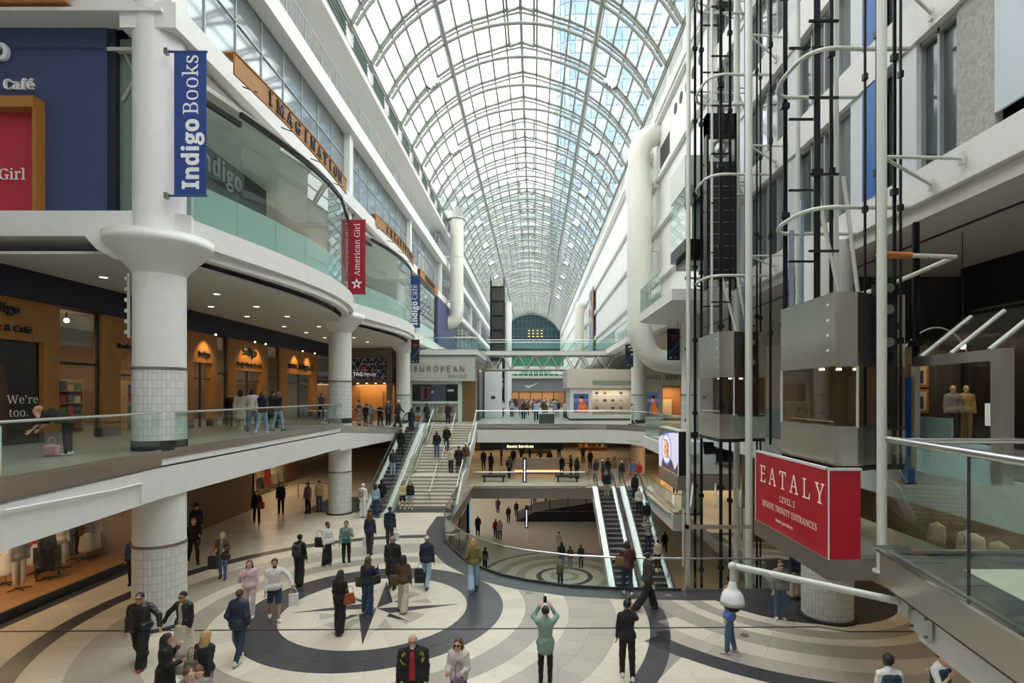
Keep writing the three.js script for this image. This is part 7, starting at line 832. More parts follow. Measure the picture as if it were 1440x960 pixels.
function packOn(label, pr, color) { const p = pr.at(pr.J.up(0, 1.22, -0.2)), t = thing('backpack', label, 'bag', [p.x, p.y, -p.z], pr.t.rotation.y); mesh('pack', new RoundedBoxGeometry(0.28, 0.4, 0.15, 3, 0.06), cloth(color), t); mesh('pocket', new RoundedBoxGeometry(0.2, 0.16, 0.05, 2, 0.02).translate(0, -0.08, -0.09), cloth(color), t); for (const s of [-1, 1]) new G().tube([new THREE.Vector3(s * 0.09, 0.18, 0.05), new THREE.Vector3(s * 0.1, 0.22, 0.17), new THREE.Vector3(s * 0.12, 0.1, 0.33), new THREE.Vector3(s * 0.13, -0.12, 0.2)], 0.016, 14, 5).build('strap', cloth(color), t); return t; }
const glasses = c => (t, J) => { const h = J.head, g = new G(); for (const s of [-1, 1]) g.add(new THREE.TorusGeometry(0.022, 0.004, 5, 14).translate(h[0] + s * 0.033, h[1] + 0.005, h[2] + 0.1)); g.box(h[0] - 0.012, h[0] + 0.012, h[1] + 0.005, h[1] + 0.01, -h[2] - 0.106, -h[2] - 0.1); for (const s of [-1, 1]) g.box(h[0] + s * 0.056 - 0.002, h[0] + s * 0.056 + 0.022 * (s > 0 ? 1 : 0), h[1] + 0.006, h[1] + 0.01, -h[2] - 0.1, -h[2]); g.build('spectacles', M.black, t); if (c) for (const s of [-1, 1]) mesh('lens', new THREE.CylinderGeometry(0.022, 0.022, 0.004, 14).rotateX(Math.PI / 2).translate(h[0] + s * 0.033, h[1] + 0.005, h[2] + 0.101), M.black, t); };

// ---------------- people on the compass floor
const PP = {};
PP.a = person('man in black leather jacket and black trousers with red shoes', { ...foot(198, 936), h: 1.8, g: 1.25, face: 12, top: ['black', 'jacket', 0.35], open: true, shirt: 'black', bot: ['black', 'wide'], shoes: 'red', hair: ['short', 'black'], skin: 'm', stride: 0.8, arms: ['out', 'down'], extra: glasses() , uniq: 1 });
PP.b = person('woman in long beige dress and black leather jacket', { ...foot(259, 926), h: 1.68, g: 1.1, face: -8, top: ['black', 'jacket', 0.35], open: 'dress', shirt: 'cream', bot: ['cream', 'skirt'], shoes: 'white', hair: ['short', 'black'], skin: 'm', stride: 0.6, arms: ['down', 'out'], lead: -1, extra: glasses(), uniq: 2 });
PP.c = person('woman with long black hair in a black coat seen from behind', { ...crown(232, 891, 1.66), face: 120, top: ['black', 'coat'], bot: ['black', 'reg'], hair: ['long', 'black'], skin: 'l', arms: ['strap', 'hold'], uniq: 3 });
PP.d = person('woman with long straight blond hair and black jacket from behind', { ...crown(288, 887, 1.68), face: 170, top: ['black', 'jacket'], bot: ['grey', 'wide'], hair: ['long', 'blond'], arms: ['down', 'back'], stride: 0.4, uniq: 4 });
PP.e = person('brown haired man cut off by the frame edge below the blond woman', { ...crown(264, 938, 1.78), face: 60, top: ['grey', 'hoodie'], hair: ['short', 'brown'], uniq: 5 });
PP.f = person('smiling woman with sunglasses on her head beside the brown haired man', { ...crown(279, 936, 1.68), face: 30, top: ['grey', 'shirt'], hair: ['bun', 'auburn'], uniq: 6 });
PP.g = person('person in navy puffer jacket walking away across the dark ring', { ...foot(336, 930), h: 1.76, face: 175, top: ['navy', 'puffer', 0.5], bot: ['dkjeans', 'reg'], shoes: 'white', hair: ['short', 'brown'], stride: 0.6, arms: ['pocket', 'pocket'], uniq: 7 });
PP.h = person('woman in pale pink top with long brown hair walking forward', { ...foot(351, 866), h: 1.66, face: 20, top: ['pink', 'shirt'], bot: ['pale', 'reg'], shoes: 'white', hair: ['long', 'auburn'], stride: 0.5, arms: ['down', 'strap'], uniq: 8 });
PP.i = person('bearded man in white pullover and navy shorts', { ...foot(386, 872), h: 1.8, g: 1.1, face: 30, top: ['white', 'shirt'], bot: ['dkjeans', 'shorts'], shoes: 'white', hair: ['short', 'black'], skin: 'm', stride: 0.55, arms: ['out', 'down'], uniq: 9, extra: (t, J) => { const h = J.head; mesh('beard', nets([ell([h[0], h[1] - 0.085, h[2] + 0.05], [0.055, 0.045, 0.045])], 0.011, { carve: (x, y, z, d) => Math.max(d, y - h[1] + 0.055) }), cloth(HC.black), t); } });
PP.j = person('person all in black with a charcoal backpack walking away', { ...foot(421, 822), h: 1.72, face: 172, top: ['black', 'shirt'], bot: ['black', 'wide'], hair: ['bun', 'black'], skin: 'm', stride: 0.3, uniq: 10 });
PP.k = person('woman in white blouse and black trousers turned sideways', { ...foot(460, 795), h: 1.66, face: 60, top: ['white', 'shirt'], bot: ['black', 'wide'], shoes: 'pale', hair: ['bun', 'brown'], skin: 'b', uniq: 11 });
PP.l = person('woman in sage green top with raised hand and teal bag', { ...foot(487, 794), h: 1.68, g: 1.12, face: 10, top: ['sage', 'shirt'], bot: ['black', 'slim'], shoes: 'white', hair: ['bun', 'dark'], skin: 'm', arms: ['face', 'down'], uniq: 12 });
PP.m = person('woman in navy top with long auburn hair walking away', { ...foot(520, 779), h: 1.7, face: 178, top: ['navy', 'shirt'], bot: ['char', 'reg'], hair: ['long', 'auburn'], stride: 0.35, uniq: 13 });
PP.n = person('man in dark sweater carrying a white bag toward the stairs', { ...foot(548, 770), h: 1.74, face: 180, top: ['navy', 'hoodie'], bot: ['char', 'reg'], hair: ['short', 'black'], stride: 0.3, uniq: 14 });
PP.o = person('woman in black with long black hair and orange handbag', { ...foot(478, 889), h: 1.7, face: 165, top: ['black', 'shirt'], bot: ['black', 'wide'], hair: ['long', 'dark'], stride: 0.35, uniq: 15 });
PP.p = person('woman in navy top and dark jeans walking on the star', { ...foot(517, 863), h: 1.7, face: 172, top: ['navy', 'shirt'], bot: ['dkjeans', 'wide'], shoes: 'white', hair: ['long', 'brown'], stride: 0.3, arms: ['hold', 'strap'], uniq: 16 });
PP.q = person('person in long black puffer coat with fur hood', { ...foot(552, 827), h: 1.74, g: 1.2, face: 178, top: ['black', 'coat'], bot: ['black', 'reg'], hair: ['hood', [0.25, 0.19, 0.14]], stride: 0.35, uniq: 17 });
PP.r = person('woman in brown knit jacket and cream trousers', { ...foot(567, 859), h: 1.68, face: 170, top: ['brown', 'jacket'], bot: ['cream', 'wide'], shoes: 'white', hair: ['long', 'dark'], stride: 0.4, uniq: 18 });
PP.s = person('balding man in navy jacket and light jeans walking away', { ...foot(600, 826), h: 1.76, face: 172, top: ['navy', 'jacket'], bot: ['light', 'reg'], shoes: 'brown', hair: ['fringe', 'grey'], stride: 0.7, arms: ['down', 'down'], uniq: 19 });
PP.t = person('woman in olive jacket and pale jeans striding past the well', { ...foot(666, 828), h: 1.72, face: 190, top: ['olive', 'jacket'], bot: ['light', 'wide'], shoes: 'brown', hair: ['bob', 'blond'], stride: 0.9, lead: -1, arms: ['pocket', 'pocket'], uniq: 20 });
PP.u = person('grey bearded man in black and yellow jacket over red shirt', { ...crown(581, 891, 1.8), g: 1.3, face: 5, top: ['black', 'jacket'], open: true, shirt: 'red', hair: ['fringe', 'grey'], uniq: 21, extra: (t, J) => { glasses()(t, J); const h = J.head; mesh('beard', nets([ell([h[0], h[1] - 0.09, h[2] + 0.055], [0.045, 0.04, 0.04])], 0.011, { carve: (x, y, z, d) => Math.max(d, y - h[1] + 0.06) }), cloth(HC.white), t); const r = RNG(5), g = new G(); for (let k = 0; k < 26; k++) { const sx = k % 2 ? 1 : -1, p = J.up(sx * (0.1 + r() * 0.12), 1.22 + r() * 0.2, 0.0); g.cbox(new THREE.Vector3(p[0], p[1], 0.165 - Math.abs(p[0]) * 0.25), 0.012, 0.05, 0.006, 0, 0, sx * -0.5); } g.build('yellow_print', cloth([0.55, 0.55, 0.02]), t); } });
PP.v = person('woman with brown hair and sunglasses in a pink hoodie', { ...crown(645, 896, 1.66), face: -10, top: ['pale', 'hoodie'], bot: ['jeans', 'reg'], hair: ['wavy', 'auburn'], arms: ['hold', 'hold'], extra: glasses(1), uniq: 22 });
PP.w = person('man in grey green overshirt raising a phone with both hands', { ...foot(767, 964), h: 1.76, face: 180, top: ['sage', 'long'], bot: ['black', 'slim'], hair: ['short', 'black'], arms: ['raise', 'raise'], uniq: 23 });
PP.x = person('man in black sweater holding up one hand to take a picture', { ...foot(882, 953), h: 1.78, face: 178, top: ['black', 'shirt'], bot: ['black', 'reg'], shoes: 'white', hair: ['short', 'black'], skin: 'm', arms: ['down', 'phone'], stride: 0.3, uniq: 24 });
PP.y = person('woman in burgundy padded jacket and jeans leaning at the rail', { ...foot(882, 835), h: 1.72, face: 185, top: ['burg', 'puffer', 0.4], bot: ['dkjeans', 'reg'], shoes: 'white', hair: ['bob', 'black'], arms: ['hold', 'strap'], stride: 0.3, uniq: 25 });
PP.z = person('man in black hooded jacket walking along the rail', { ...foot(910, 857), h: 1.76, face: 100, top: ['char', 'jacket'], bot: ['black', 'wide'], shoes: 'white', hair: ['short', 'black'], stride: 0.9, arms: ['hold', 'down'], uniq: 26 });
PP.A = person('person in light blue jacket and jeans under the dome camera', { ...foot(1026, 918), h: 1.7, face: -110, top: ['blue', 'jacket'], bot: ['jeans', 'reg'], shoes: 'pink', hair: ['bob', 'ginger'], stride: 0.25, arms: ['pocket', 'pocket'], uniq: 27 });
PP.B = person('woman in grey top with shoulder strap and blue jeans', { ...foot(1097, 870), h: 1.7, face: -8, top: ['grey', 'shirt'], bot: ['jeans', 'reg'], shoes: 'white', hair: ['pony', 'brown'], extra: glasses(1), uniq: 28 });
PP.C = person('man in navy top and khaki trousers half hidden by the sign box', { ...foot(1120, 842), h: 1.76, face: 10, top: ['navy', 'hoodie'], bot: ['khaki', 'reg'], shoes: 'black', hair: ['short', 'dark'], uniq: 29 });
const vest = (t, J) => { const g = nets([ell(J.up(0, 1.15, 0), [0.185, 0.19, 0.145]), ell(J.up(0, 1.31, 0), [0.2, 0.17, 0.155])], 0.02, { carve: (x, y, z, d) => Math.max(d, Math.abs(x) - 0.17, 0.95 + J.dy - y, y - 1.42 - J.dy) }); mesh('vest', g, cloth([0.02, 0.045, 0.075]), t); lettering('SECURITY', 'sans_bold', 0.05, 0.27, 0.004, M.white3, t, new THREE.Vector3(0, 1.3 + J.dy, -0.162), Math.PI); };
PP.D = person('security guard in white shirt and lettered navy vest seen from behind', { ...crown(1251, 921, 1.8), face: 178, top: ['white', 'shirt'], bot: ['navy', 'reg'], hair: ['short', 'black'], skin: 'd', extra: vest, uniq: 30 });
PP.E = person('security guard with raised hand half hidden below the balcony', { ...crown(1322, 913, 1.78), face: 20, top: ['white', 'tee'], bot: ['navy', 'reg'], hair: ['short', 'dark'], arms: ['down', 'face'], extra: vest, uniq: 31 });
PP.F = person('curly blond woman in brown jacket and jeans carrying black bags', { ...foot(313, 814), h: 1.68, face: 15, top: [[0.12, 0.07, 0.03], 'jacket'], open: true, shirt: 'grey', bot: ['jeans', 'slim'], hair: ['wavy', 'blond'], stride: 0.3, arms: ['hold', 'hold'], uniq: 32 });
PP.G = person('man in black clothes with blond hair striding under the walkway', { ...foot(272, 792), h: 1.78, g: 1.1, face: 40, top: ['black', 'shirt'], bot: ['black', 'slim'], hair: ['short', 'blond'], stride: 0.9, arms: ['hold', 'down'], uniq: 33 });
PP.H = person('person in wide black hat walking in the shade of the walkway', { ...foot(276, 765), h: 1.74, face: 30, top: ['char', 'coat'], hair: ['hat', 'black'], stride: 0.4, lod: 'm', uniq: 34 });
PP.I = person('woman in dark blue standing behind the shop corner column', { ...foot(188, 822), h: 1.7, face: 20, top: ['dkjeans', 'jacket'], hair: ['long', 'dark'], lod: 'm', uniq: 35 });
PP.J = person('woman in black with a red bag by the dark floor strip', { ...foot(361, 737), h: 1.7, face: 30, top: ['black', 'jacket'], bot: ['black', 'slim'], shoes: 'cream', hair: ['long', 'black'], stride: 0.5, lod: 'm', uniq: 36 });
PP.K = person('person in black leaning by the stepped handrail', { ...foot(395, 722), h: 1.72, face: 10, lod: 'm', uniq: 37 });
PP.L = person('person in mauve top standing near the second column', { ...foot(433, 722), h: 1.7, face: -20, top: [[0.16, 0.1, 0.11], 'shirt'], lod: 'm', hair: ['bob', 'dark'], uniq: 38 });
PP.M = person('person in yellow top and jeans right behind the second column', { ...foot(449, 719), h: 1.72, face: 0, top: ['yellow', 'shirt'], bot: ['jeans', 'reg'], lod: 'm', uniq: 39 });
PP.N = person('man in white hoodie and cap at the foot of the escalator', { ...foot(510, 727), h: 1.78, face: 170, top: ['white', 'hoodie'], bot: ['white', 'wide'], shoes: 'white', hair: ['cap', 'white'], lod: 'm', uniq: 40 });
PP.O = person('woman in pale blue shirt and dark jeans boarding the escalator', { ...foot(528, 724), h: 1.68, face: 175, top: ['light', 'shirt'], bot: ['dkjeans', 'wide'], hair: ['long', 'black'], lod: 'm', stride: 0.3, uniq: 41 });
PP.P = person('person in black with a dark suitcase at the escalator foot', { ...foot(537, 716), h: 1.7, face: 180, top: ['black', 'jacket'], hair: ['hood', 'black'], lod: 'm', uniq: 42 });
PP.Q = person('girl in yellow top and black shorts below the stairs', { ...foot(566, 716), h: 1.6, face: 25, top: ['yellow', 'shirt'], bot: ['black', 'shorts'], shoes: 'white', hair: ['bob', 'auburn'], stride: 0.4, lod: 'm', uniq: 43 });
PP.R = person('girl in black top and denim shorts below the stairs', { ...foot(577, 716), h: 1.6, face: 10, top: ['black', 'shirt'], bot: ['light', 'shorts'], shoes: 'white', hair: ['long', 'black'], stride: 0.4, lod: 'm', uniq: 44 });
// what they carry
packOn('charcoal backpack worn by the person all in black', PP.j, C.char); packOn('grey backpack on the man in white hoodie', PP.N, C.grey);
const hand = (p, s) => p.at((s > 0 ? p.J.aL : p.J.aR).w.map((v, i) => v + (s > 0 ? p.J.aL : p.J.aR).d[i] * 0.1));
const hang = (p, s) => { const q = hand(p, s); q.y -= 0.16; return q; };
bagAt('white paper shopping bag held by the bearded man', 'shopping_bag', hang(PP.i, 1), 0.26, 0.34, 0.1, C.white, { soft: 0.05, rough: 0.7, turn: 0.4 });
bagAt('orange leather handbag on the arm of the woman in black', 'handbag', PP.o.at(PP.o.J.up(-0.3, 1.12, 0.0)), 0.34, 0.3, 0.12, [0.28, 0.06, 0.02], { taper: 0.35, turn: 0.6 });
bagAt('large black shopping bag carried by the balding man', 'shopping_bag', hang(PP.s, 1), 0.44, 0.48, 0.16, C.black, { soft: 0.05, draw: mat([0.7, 0.7, 0.7], 0.6) });
bagAt('white paper bag carried toward the stairs', 'shopping_bag', hang(PP.n, -1), 0.28, 0.34, 0.1, C.white, { soft: 0.05 }); bagAt('small white bag carried by the woman with auburn hair', 'shopping_bag', hang(PP.m, 1), 0.22, 0.3, 0.1, C.white, { soft: 0.05 });
bagAt('black leather shoulder bag of the woman in dark jeans', 'handbag', PP.p.at(PP.p.J.up(-0.27, 1.18, -0.03)), 0.3, 0.26, 0.12, C.black, { turn: 0.9, rough: 0.35, handle: 0.3 }); bagAt('folded brown jacket over the arm of the woman in dark jeans', 'folded_jacket', PP.p.at(PP.p.J.up(0.27, 1.12, 0.12)), 0.34, 0.36, 0.16, [0.07, 0.05, 0.03], { soft: 0.45, handle: 0.02 });
bagAt('brown shoulder bag of the woman in knit jacket', 'handbag', PP.r.at(PP.r.J.up(0.26, 1.12, -0.08)), 0.28, 0.3, 0.12, [0.1, 0.05, 0.03], { handle: 0.28 }); bagAt('brown patterned handbag of the woman in burgundy', 'handbag', PP.y.at(PP.y.J.up(0.26, 1.25, -0.06)), 0.3, 0.3, 0.14, [0.2, 0.11, 0.05], { handle: 0.22 });
bagAt('black tote hanging from the curly blond woman', 'handbag', hang(PP.F, -1).add(new THREE.Vector3(-0.1, 0, 0)), 0.34, 0.45, 0.14, C.black, {}); bagAt('black handbag held out by the curly blond woman', 'handbag', hang(PP.F, 1).add(new THREE.Vector3(0.1, 0.05, 0)), 0.32, 0.2, 0.16, C.black, {}); bagAt('dark teal crossbody bag of the woman in sage top', 'handbag', PP.l.at(PP.l.J.up(0.02, 1.08, 0.2)), 0.24, 0.18, 0.08, [0.01, 0.12, 0.13], { handle: 0.3 });
bagAt('black shoulder bag behind the woman in white blouse', 'handbag', PP.k.at(PP.k.J.up(-0.24, 1.15, -0.16)), 0.34, 0.38, 0.14, C.black, { handle: 0.26 }); bagAt('cream shoulder bag of the woman in black coat', 'handbag', PP.c.at(PP.c.J.up(0.1, 1.0, 0.28)), 0.34, 0.24, 0.14, [0.42, 0.4, 0.34], { handle: 0.4 }); bagAt('olive shoulder bag of the blond woman from behind', 'handbag', PP.d.at(PP.d.J.up(0.2, 1.15, -0.12)), 0.3, 0.3, 0.14, [0.12, 0.12, 0.06], { handle: 0.26 }); bagAt('red bag held in front of the woman in black', 'handbag', PP.J.at(PP.J.J.up(0.2, 1.15, 0.15)), 0.3, 0.34, 0.14, C.red, {}); bagAt('small mauve pouch of the woman in pink hoodie', 'handbag', PP.v.at(PP.v.J.up(0.06, 1.0, 0.2)), 0.2, 0.2, 0.08, [0.25, 0.15, 0.3], { handle: 0.34 });
phoneAt('black phone raised by the man in overshirt', PP.w.at([0, PP.w.J.aL.w[1] + 0.12, PP.w.J.aL.w[2] + 0.1]), 0); phoneAt('black phone held by the man in black sweater', hand(PP.x, -1).add(new THREE.Vector3(0, 0.06, 0)), 0.2);
{ const q = PP.P.at([0.32, 0, -0.1]), t = thing('suitcase', 'dark upright suitcase at the escalator foot', 'suitcase', [q.x, 0, -q.z]); mesh('shell', new RoundedBoxGeometry(0.36, 0.55, 0.24, 2, 0.04).translate(0, 0.34, 0), M.dark, t); new G().poly([new THREE.Vector3(-0.1, 0.6, 0), new THREE.Vector3(-0.1, 0.95, 0), new THREE.Vector3(0.1, 0.95, 0), new THREE.Vector3(0.1, 0.6, 0)], 0.012, 5).build('handle', M.steeld, t); for (const s of [-1, 1]) mesh('wheel', new THREE.CylinderGeometry(0.03, 0.03, 0.03, 10).rotateZ(Math.PI / 2).translate(s * 0.13, 0.03, 0), M.black, t); }

// ---------------- the wider crowd: figures built once per pose, dressed differently
const TOPS = ['black', 'navy', 'char', 'grey', 'white', 'beige', 'olive', 'brown', 'jeans', 'burg', 'sage', 'red', 'cream', 'pale'], BOTS = ['black', 'jeans', 'dkjeans', 'char', 'khaki', 'light', 'navy', 'beige'], WORD = { char: 'charcoal', jeans: 'denim blue', dkjeans: 'dark denim', burg: 'burgundy', pale: 'pale pink', light: 'light denim', sage: 'sage green', khaki: 'khaki', cream: 'cream' };
const POSES = [{ stride: 0 }, { stride: 0.6, lead: 1, arms: ['back', 'fwd'] }, { stride: 0.6, lead: -1, arms: ['fwd', 'back'] }, { stride: 0, arms: ['hold', 'down'] }, { stride: 0.25, arms: ['pocket', 'down'] }], HAIR = ['short', 'long', 'bob', 'short', 'pony', 'cap'];
const seen = new Map(); let serial = 0; const WHERE = ['in the thick of', 'at the near side of', 'at the far side of', 'in the middle of'];
function crowdPerson(px, py, y, where, o = {}) {
  const r = rnd; serial++; const po = POSES[o.pose ?? Math.floor(r() * POSES.length)], tk = ['shirt', 'jacket', 'hoodie', 'coat'][Math.floor(r() * (o.lod === 'f' ? 2 : 3.3))], top = o.top ?? TOPS[Math.floor(r() * TOPS.length)], bot = o.bot ?? BOTS[Math.floor(r() * BOTS.length)], face = o.face ?? [0, 180, 170, 10, 90, -90, 150, -30][Math.floor(r() * 8)], hs = o.hair ?? HAIR[Math.floor(r() * HAIR.length)], hc = ['black', 'dark', 'brown', 'dark', 'black', 'blond', 'grey'][Math.floor(r() * 7)], sk = ['l', 'l', 'm', 'm', 'b', 'd'][Math.floor(r() * 6)];
  const base = `person in ${WORD[top] || top} ${tk} and ${WORD[bot] || bot} trousers ${where}`;
  const p = o.Z ? { x: (px - PX) * o.Z / F, Z: o.Z, y } : foot(px, py, y); seen.set(base, (seen.get(base) || 0) + 1); const grp = `people ${where}`;
  return person(base, { ...p, h: 1.6 + r() * 0.22, ...po, face, top: [top, o.tk ?? tk], bot: [bot, 'reg'], hair: [hs, hs === 'cap' ? 'white' : hc], skin: sk, shoes: r() > 0.5 ? 'white' : 'black', lod: o.lod ?? 'm', group: grp, uniq: 0, ...o.more });
}
// walkway outside the bookshop
for (const [px, py, top, bot, face] of [[338, 605, 'cream', 'beige', 200], [355, 607, 'white', 'jeans', 190], [369, 609, 'navy', 'light', 175], [383, 602, 'char', 'black', 170], [391, 606, 'black', 'light', 160], [322, 600, 'black', 'char', 30], [452, 592, 'char', 'black', 60]]) crowdPerson(px, py, 4.95, 'outside the bookshop', { top, bot, face, pose: 1 + (px % 2) });
{ const q = crowdPerson(95, 640, 4.95, 'bending by the glass near the poster', { top: 'black', bot: 'black', face: -70, pose: 0, more: { lean: 1.15, arms: ['fwd', 'fwd'] } }); bagAt('pale pink handbag resting on the walkway floor by the poster', 'handbag', V(-12.1, 5.25, 13.6), 0.34, 0.28, 0.14, [0.5, 0.27, 0.3], {}); }
// ramp and escalator head
for (const [px, py] of [[505, 600], [522, 603], [535, 602], [546, 604], [515, 598], [560, 598]]) { const Z = 34 + (px % 7); crowdPerson(px, 0, 4.95 - (Z - 28) * 0.079 * (Z > 28 ? 1 : 0), 'on the ramp by the watch shop', { Z, top: px % 3 ? 'black' : 'char', bot: 'black' }); }
for (const [px, Z, top] of [[577, 35.2, 'black'], [588, 38.2, 'navy'], [568, 33.2, 'char']]) crowdPerson(px, 0, Math.max(0, Math.min(4.2, (Z - 29.8) * 0.4516)) + 0.02, 'riding the escalator to the deck', { Z, top, face: 180, pose: 0, more: { x: -8.65 } });
// stairs: height follows the flight
const stairY = Z => { const d = Z - 31, R = 4.2 / 26; if (d < 0) return 0; let z = 0; for (let i = 0; i < 26; i++) { const run = i === 8 || i === 17 ? 1.35 : i === 25 ? 0.6 : 0.34; if (d < z + run) return (i + 1) * R; z += run; } return 4.2; };
for (const [px, Z, top, bot, face, w] of [[634, 35.0, 'cream', 'black', 175, 'climbing the stone stair'], [645, 35.0, 'black', 'grey', 180, 'climbing the stone stair'], [655, 35.2, 'brown', 'khaki', 185, 'climbing the stone stair'], [628, 37.4, 'black', 'navy', 0, 'coming down the stone stair'], [614, 36.6, 'black', 'jeans', 5, 'coming down the stone stair'], [630, 42.6, 'black', 'black', 10, 'waiting at the top of the stone stair'], [600, 42.4, 'navy', 'black', 170, 'waiting at the top of the stone stair']]) crowdPerson(px, 0, stairY(Z) + (Z > 42 ? 0 : 0), w, { Z, top, bot, face, pose: 4 });
// deck crowd
for (const [px, py, top, bot, face] of [[606, 589, 'cream', 'beige', 60], [822, 592, 'light', 'navy', 0], [838, 588, 'black', 'dkjeans', 10], [857, 588, 'grey', 'khaki', 0], [876, 588, 'pale', 'black', 0], [642, 586, 'black', 'black', 180], [654, 586, 'black', 'navy', 180], [690, 584, 'black', 'black', 0], [700, 585, 'white', 'khaki', 180], [720, 586, 'light', 'jeans', 180], [684, 583, 'char', 'black', 180]]) crowdPerson(px > 800 ? 751 + (px - 822) * 0.75 + 3 : px, py, 4.2, 'on the deck near the planter', { top, bot, face, lod: 'm' });
const spots = []; for (let k = 0; k < 300 && spots.length < 66; k++) { const Z = 50 + Math.pow(rnd(), 0.7) * 40, x = -3.4 + rnd() * 6.2; if (spots.some(q => Math.hypot(q[0] - x, q[1] - Z) < 0.75) || (Z > 60.8 && Z < 63.2) || (Z < 51 && x > 2) || Z > 91) continue; spots.push([x, Z]); crowdPerson(PX + x * F / Z, 0, 4.2, ['in the deck crowd', 'before the sports shop'][Z > 70 ? 1 : 0], { Z, lod: 'f', face: k % 3 ? 180 : 0 }); }
crowdPerson(889, 597, 4.2, 'walking along the curved deck edge', { top: 'pale', bot: 'white', face: -90, pose: 1 });
// guest services floor, escalator heads, lower concourse
for (const [px, Z] of [[690, 44], [705, 50], [716, 41.5], [722, 48], [733, 52], [760, 50], [773, 47], [790, 43], [803, 42.4], [811, 42], [830, 47], [680, 47], [820, 52], [786, 55], [745, 56]]) crowdPerson(px, 0, 0, 'on the guest services floor', { Z, lod: 'f', top: px % 4 ? 'black' : 'char', bot: 'black' });
for (const [px, Z, top] of [[838, 41, 'navy'], [848, 40, 'blue'], [855, 42, 'black'], [864, 41.2, 'olive'], [874, 40, 'black'], [884, 41.5, 'grey'], [892, 40.3, 'jeans'], [899, 39.5, 'red']]) crowdPerson(px, 0, 0, 'atop the down escalators', { Z, top: TOPS.includes(top) ? top : 'navy' });
const escY = Z => -6 + Math.max(0, Math.min(6, (Z - 24.8) * 6 / 12.6)); for (const [X, Z, top, face, arms] of [[4.85, 36.2, 'black', 10], [6.7, 36.0, 'black', 170], [6.7, 34.6, 'white', 175], [6.9, 33.2, 'black', 180], [6.65, 31.6, 'grey', 180, ['raise', 'raise']], [6.9, 30.2, 'cream', 170]]) crowdPerson(PX + X * F / Z, 0, escY(Z) + 0.2, 'riding the lower escalators', { Z, top, face, pose: 0, more: arms ? { arms } : {} });
for (const [px, py, top, bot, face] of [[672, 753, 'navy', 'char', 10], [697, 757, 'red', 'black', 0], [703, 759, 'white', 'black', 5], [786, 776, 'white', 'jeans', 170], [790, 797, 'black', 'jeans', 180], [802, 800, 'brown', 'grey', 180], [817, 798, 'navy', 'dkjeans', 180], [788, 824, 'olive', 'char', 180], [682, 803, 'black', 'navy', 150], [715, 735, 'black', 'black', 180], [700, 722, 'char', 'black', 0], [726, 727, 'black', 'black', 180], [752, 711, 'char', 'navy', 0], [768, 712, 'black', 'black', 30], [935, 778, 'black', 'black', 180]]) crowdPerson(px, py, -6, 'on the lower concourse', { top, bot, face });
for (const [X, Z] of [[9.4, 36], [10.2, 33.5], [10.8, 36.5]]) crowdPerson(PX + X * F / Z, 0, 0, 'beside the amber shelves', { Z, top: 'black', bot: 'black' });

// ---------------- dressed forms in shop windows
function form(label, x, y, Z, top, bot, o = {}) {
  const g = personGeo({ top: [top, o.tk ?? 'jacket'], bot: [bot, o.bk ?? 'reg'], hair: ['none', 'dark'], lod: 'm', arms: ['down', 'down'], stride: 0, uniq: 0 }), t = thing('dress_form', label, 'mannequin', [x, y, Z], o.face ?? 1.1, o.group), lift = 0.12; const put = (n, gg, m) => { const q = mesh(n, gg, m, t); q.position.y = lift; return q; };
  put('garment', g.top, cloth(C[top] || top)); if (bot) put(o.bk === 'skirt' ? 'skirt' : 'trousers', g.trousers, cloth(C[bot] || bot)); new G().rod(new THREE.Vector3(0, 0, -0.02), new THREE.Vector3(0, 1.66 + lift, 0), 0.02, 8).build('pole', M.steeld, t); mesh('neck_cap', new THREE.SphereGeometry(0.055, 12, 8).scale(1, 0.7, 1).translate(0, 1.5 + lift, 0), M.gold, t); if (o.head) { const h = HEAD.f.clone(); h.deleteAttribute('color'); mesh('head', h.translate(0, 1.6 + lift, 0.03), M.tan, t); } for (let k = 0; k < 4; k++) { const a = k * Math.PI / 2; new G().rod(new THREE.Vector3(0, 0.06, 0), new THREE.Vector3(Math.cos(a) * 0.3, 0.02, Math.sin(a) * 0.3), 0.018, 6).build('foot', M.black, t); }
}
for (const [px, py, top, bot, tk, bk, lab] of [[27, 848, 'grey', 'pale', 'jacket', 'reg', 'dress form in silver jacket and pale trousers at the window end'], [50, 835, 'red', 'white', 'shirt', 'skirt', 'dress form in red top and white skirt'], [85, 822, 'cream', 'white', 'jacket', 'reg', 'dress form in cream jacket and white trousers'], [66, 828, 'char', 'black', 'jacket', 'skirt', 'dress form in dark jacket behind the low chair'], [104, 812, 'black', 'black', 'shirt', 'reg', 'dress form all in black between two pale ones'], [121, 808, 'brown', 'cream', 'jacket', 'skirt', 'dress form in brown jacket over cream skirt'], [133, 804, 'cream', 'cream', 'dress', 'skirt', 'dress form in long cream dress'], [8, 856, 'white', 'white', 'shirt', 'skirt', 'dress form in white blouse cut by the frame edge'], [148, 800, 'red', 'black', 'shirt', 'reg', 'dress form in red blouse by the inner wall']]) { const X = -16.6 - (px % 3) * 0.45, Z = ZX(px, X); form(lab, X, 0.22, Z, top, bot, { tk, bk }); }
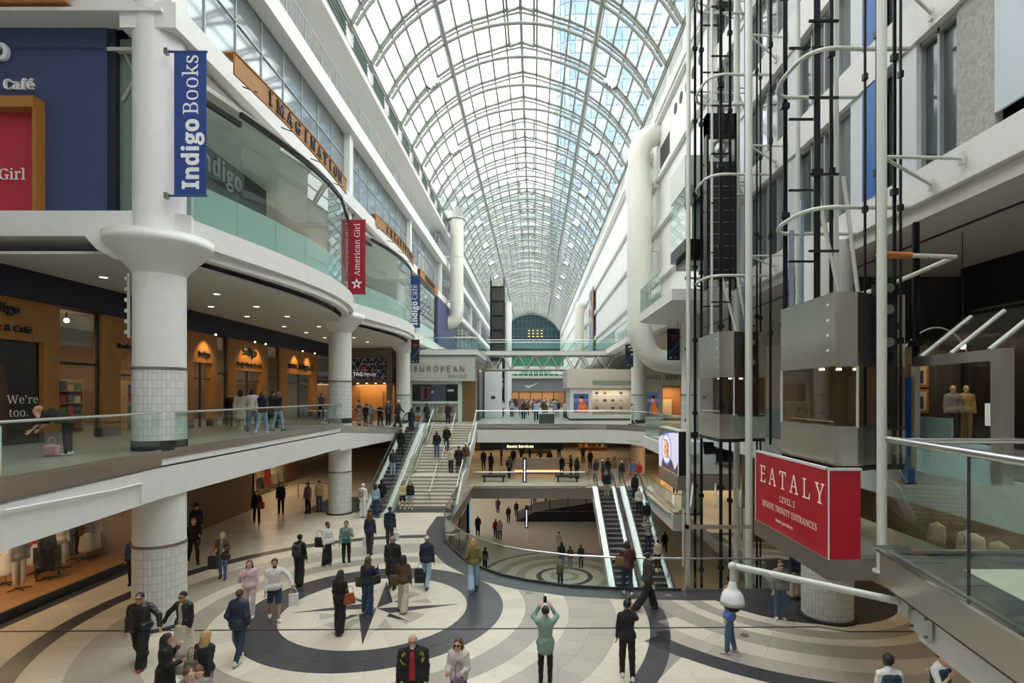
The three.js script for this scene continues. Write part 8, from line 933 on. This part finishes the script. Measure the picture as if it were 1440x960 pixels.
{ const t = thing('lounge_chair', 'low dark lounge chair among the dress forms', 'chair', [-16.7, 0.22, 18.6], 0.8); new G().rbox(-0.35, 0.35, 0.35, 0.5, -0.32, 0.32, 0.05).build('seat', M.dark, t); new G().cbox(new THREE.Vector3(0, 0.75, -0.32), 0.7, 0.55, 0.1, 0, -0.2).build('backrest', M.dark, t); for (const [x, z] of [[-0.3, -0.28], [0.3, -0.28], [0.3, 0.28], [-0.3, 0.28]]) new G().rod(new THREE.Vector3(x, 0, z), new THREE.Vector3(x * 0.9, 0.36, z * 0.9), 0.018, 6).build('leg', M.black, t); }
for (const [x, y, z, c] of [[-17, 2.9, 16.8, 0], [-17.2, 2.5, 19.6, 1], [-17.4, 2.1, 18.2, 2]]) { const t = thing('paper_flower', `large ${['ivory', 'cream', 'red'][c]} paper flower hanging in the clothes shop window`, 'decoration', [x, y, z]); for (let k = 0; k < 8; k++) { const a = k * Math.PI / 4, g = new THREE.SphereGeometry(0.11, 8, 6).scale(1, 0.25, 0.7).rotateY(-a).translate(Math.cos(a) * 0.13, 0.02 * (k % 2), Math.sin(a) * 0.13).rotateX(1.2).rotateY(1); mesh('petal', g, mat(c === 2 ? [0.5, 0.02, 0.03] : [0.7, 0.62, 0.5], 0.7), t); } new G().rod(V(0, 0, 0), V(0, 3.7 - y, 0), 0.006, 4).build('string', M.dark, t); }
for (let k = 0; k < 5; k++) form('dress form in light clothes in the small lit window', -18.0, 0.03, 34.6 + k * 0.95, ['cream', 'yellow', 'red', 'white', 'beige'][k], ['white', 'black', 'red', 'cream', 'beige'][k], { tk: 'shirt', bk: 'skirt', group: 'forms in the small lit window' });
for (const [px, Z, c] of [[1318, 17, 'beige'], [1360, 16, 'cream'], [1372, 15.6, 'pale'], [1405, 14.8, 'cream']]) form('caped dress form in the ground floor window behind the balcony', Math.min(13.6, (px - PX) * Z / F), 0.85, Z, c, 'brown', { tk: 'coat', group: 'caped forms behind the balcony', face: -1.1 });
for (const [k, x] of [[0, 12.75], [1, 13.15]]) form(k ? 'dress form with bald head in tan outfit in the black shop' : 'dress form with bald head in grey outfit in the black shop', x, 4.95, 16.5, k ? [0.4, 0.3, 0.12] : 'grey', k ? [0.3, 0.2, 0.08] : 'char', { tk: 'shirt', face: -0.4, head: 1 });
scene.traverse(o => { if (o.isMesh) { o.castShadow = true; o.receiveShadow = true; } });
renderer.render(scene, camera);
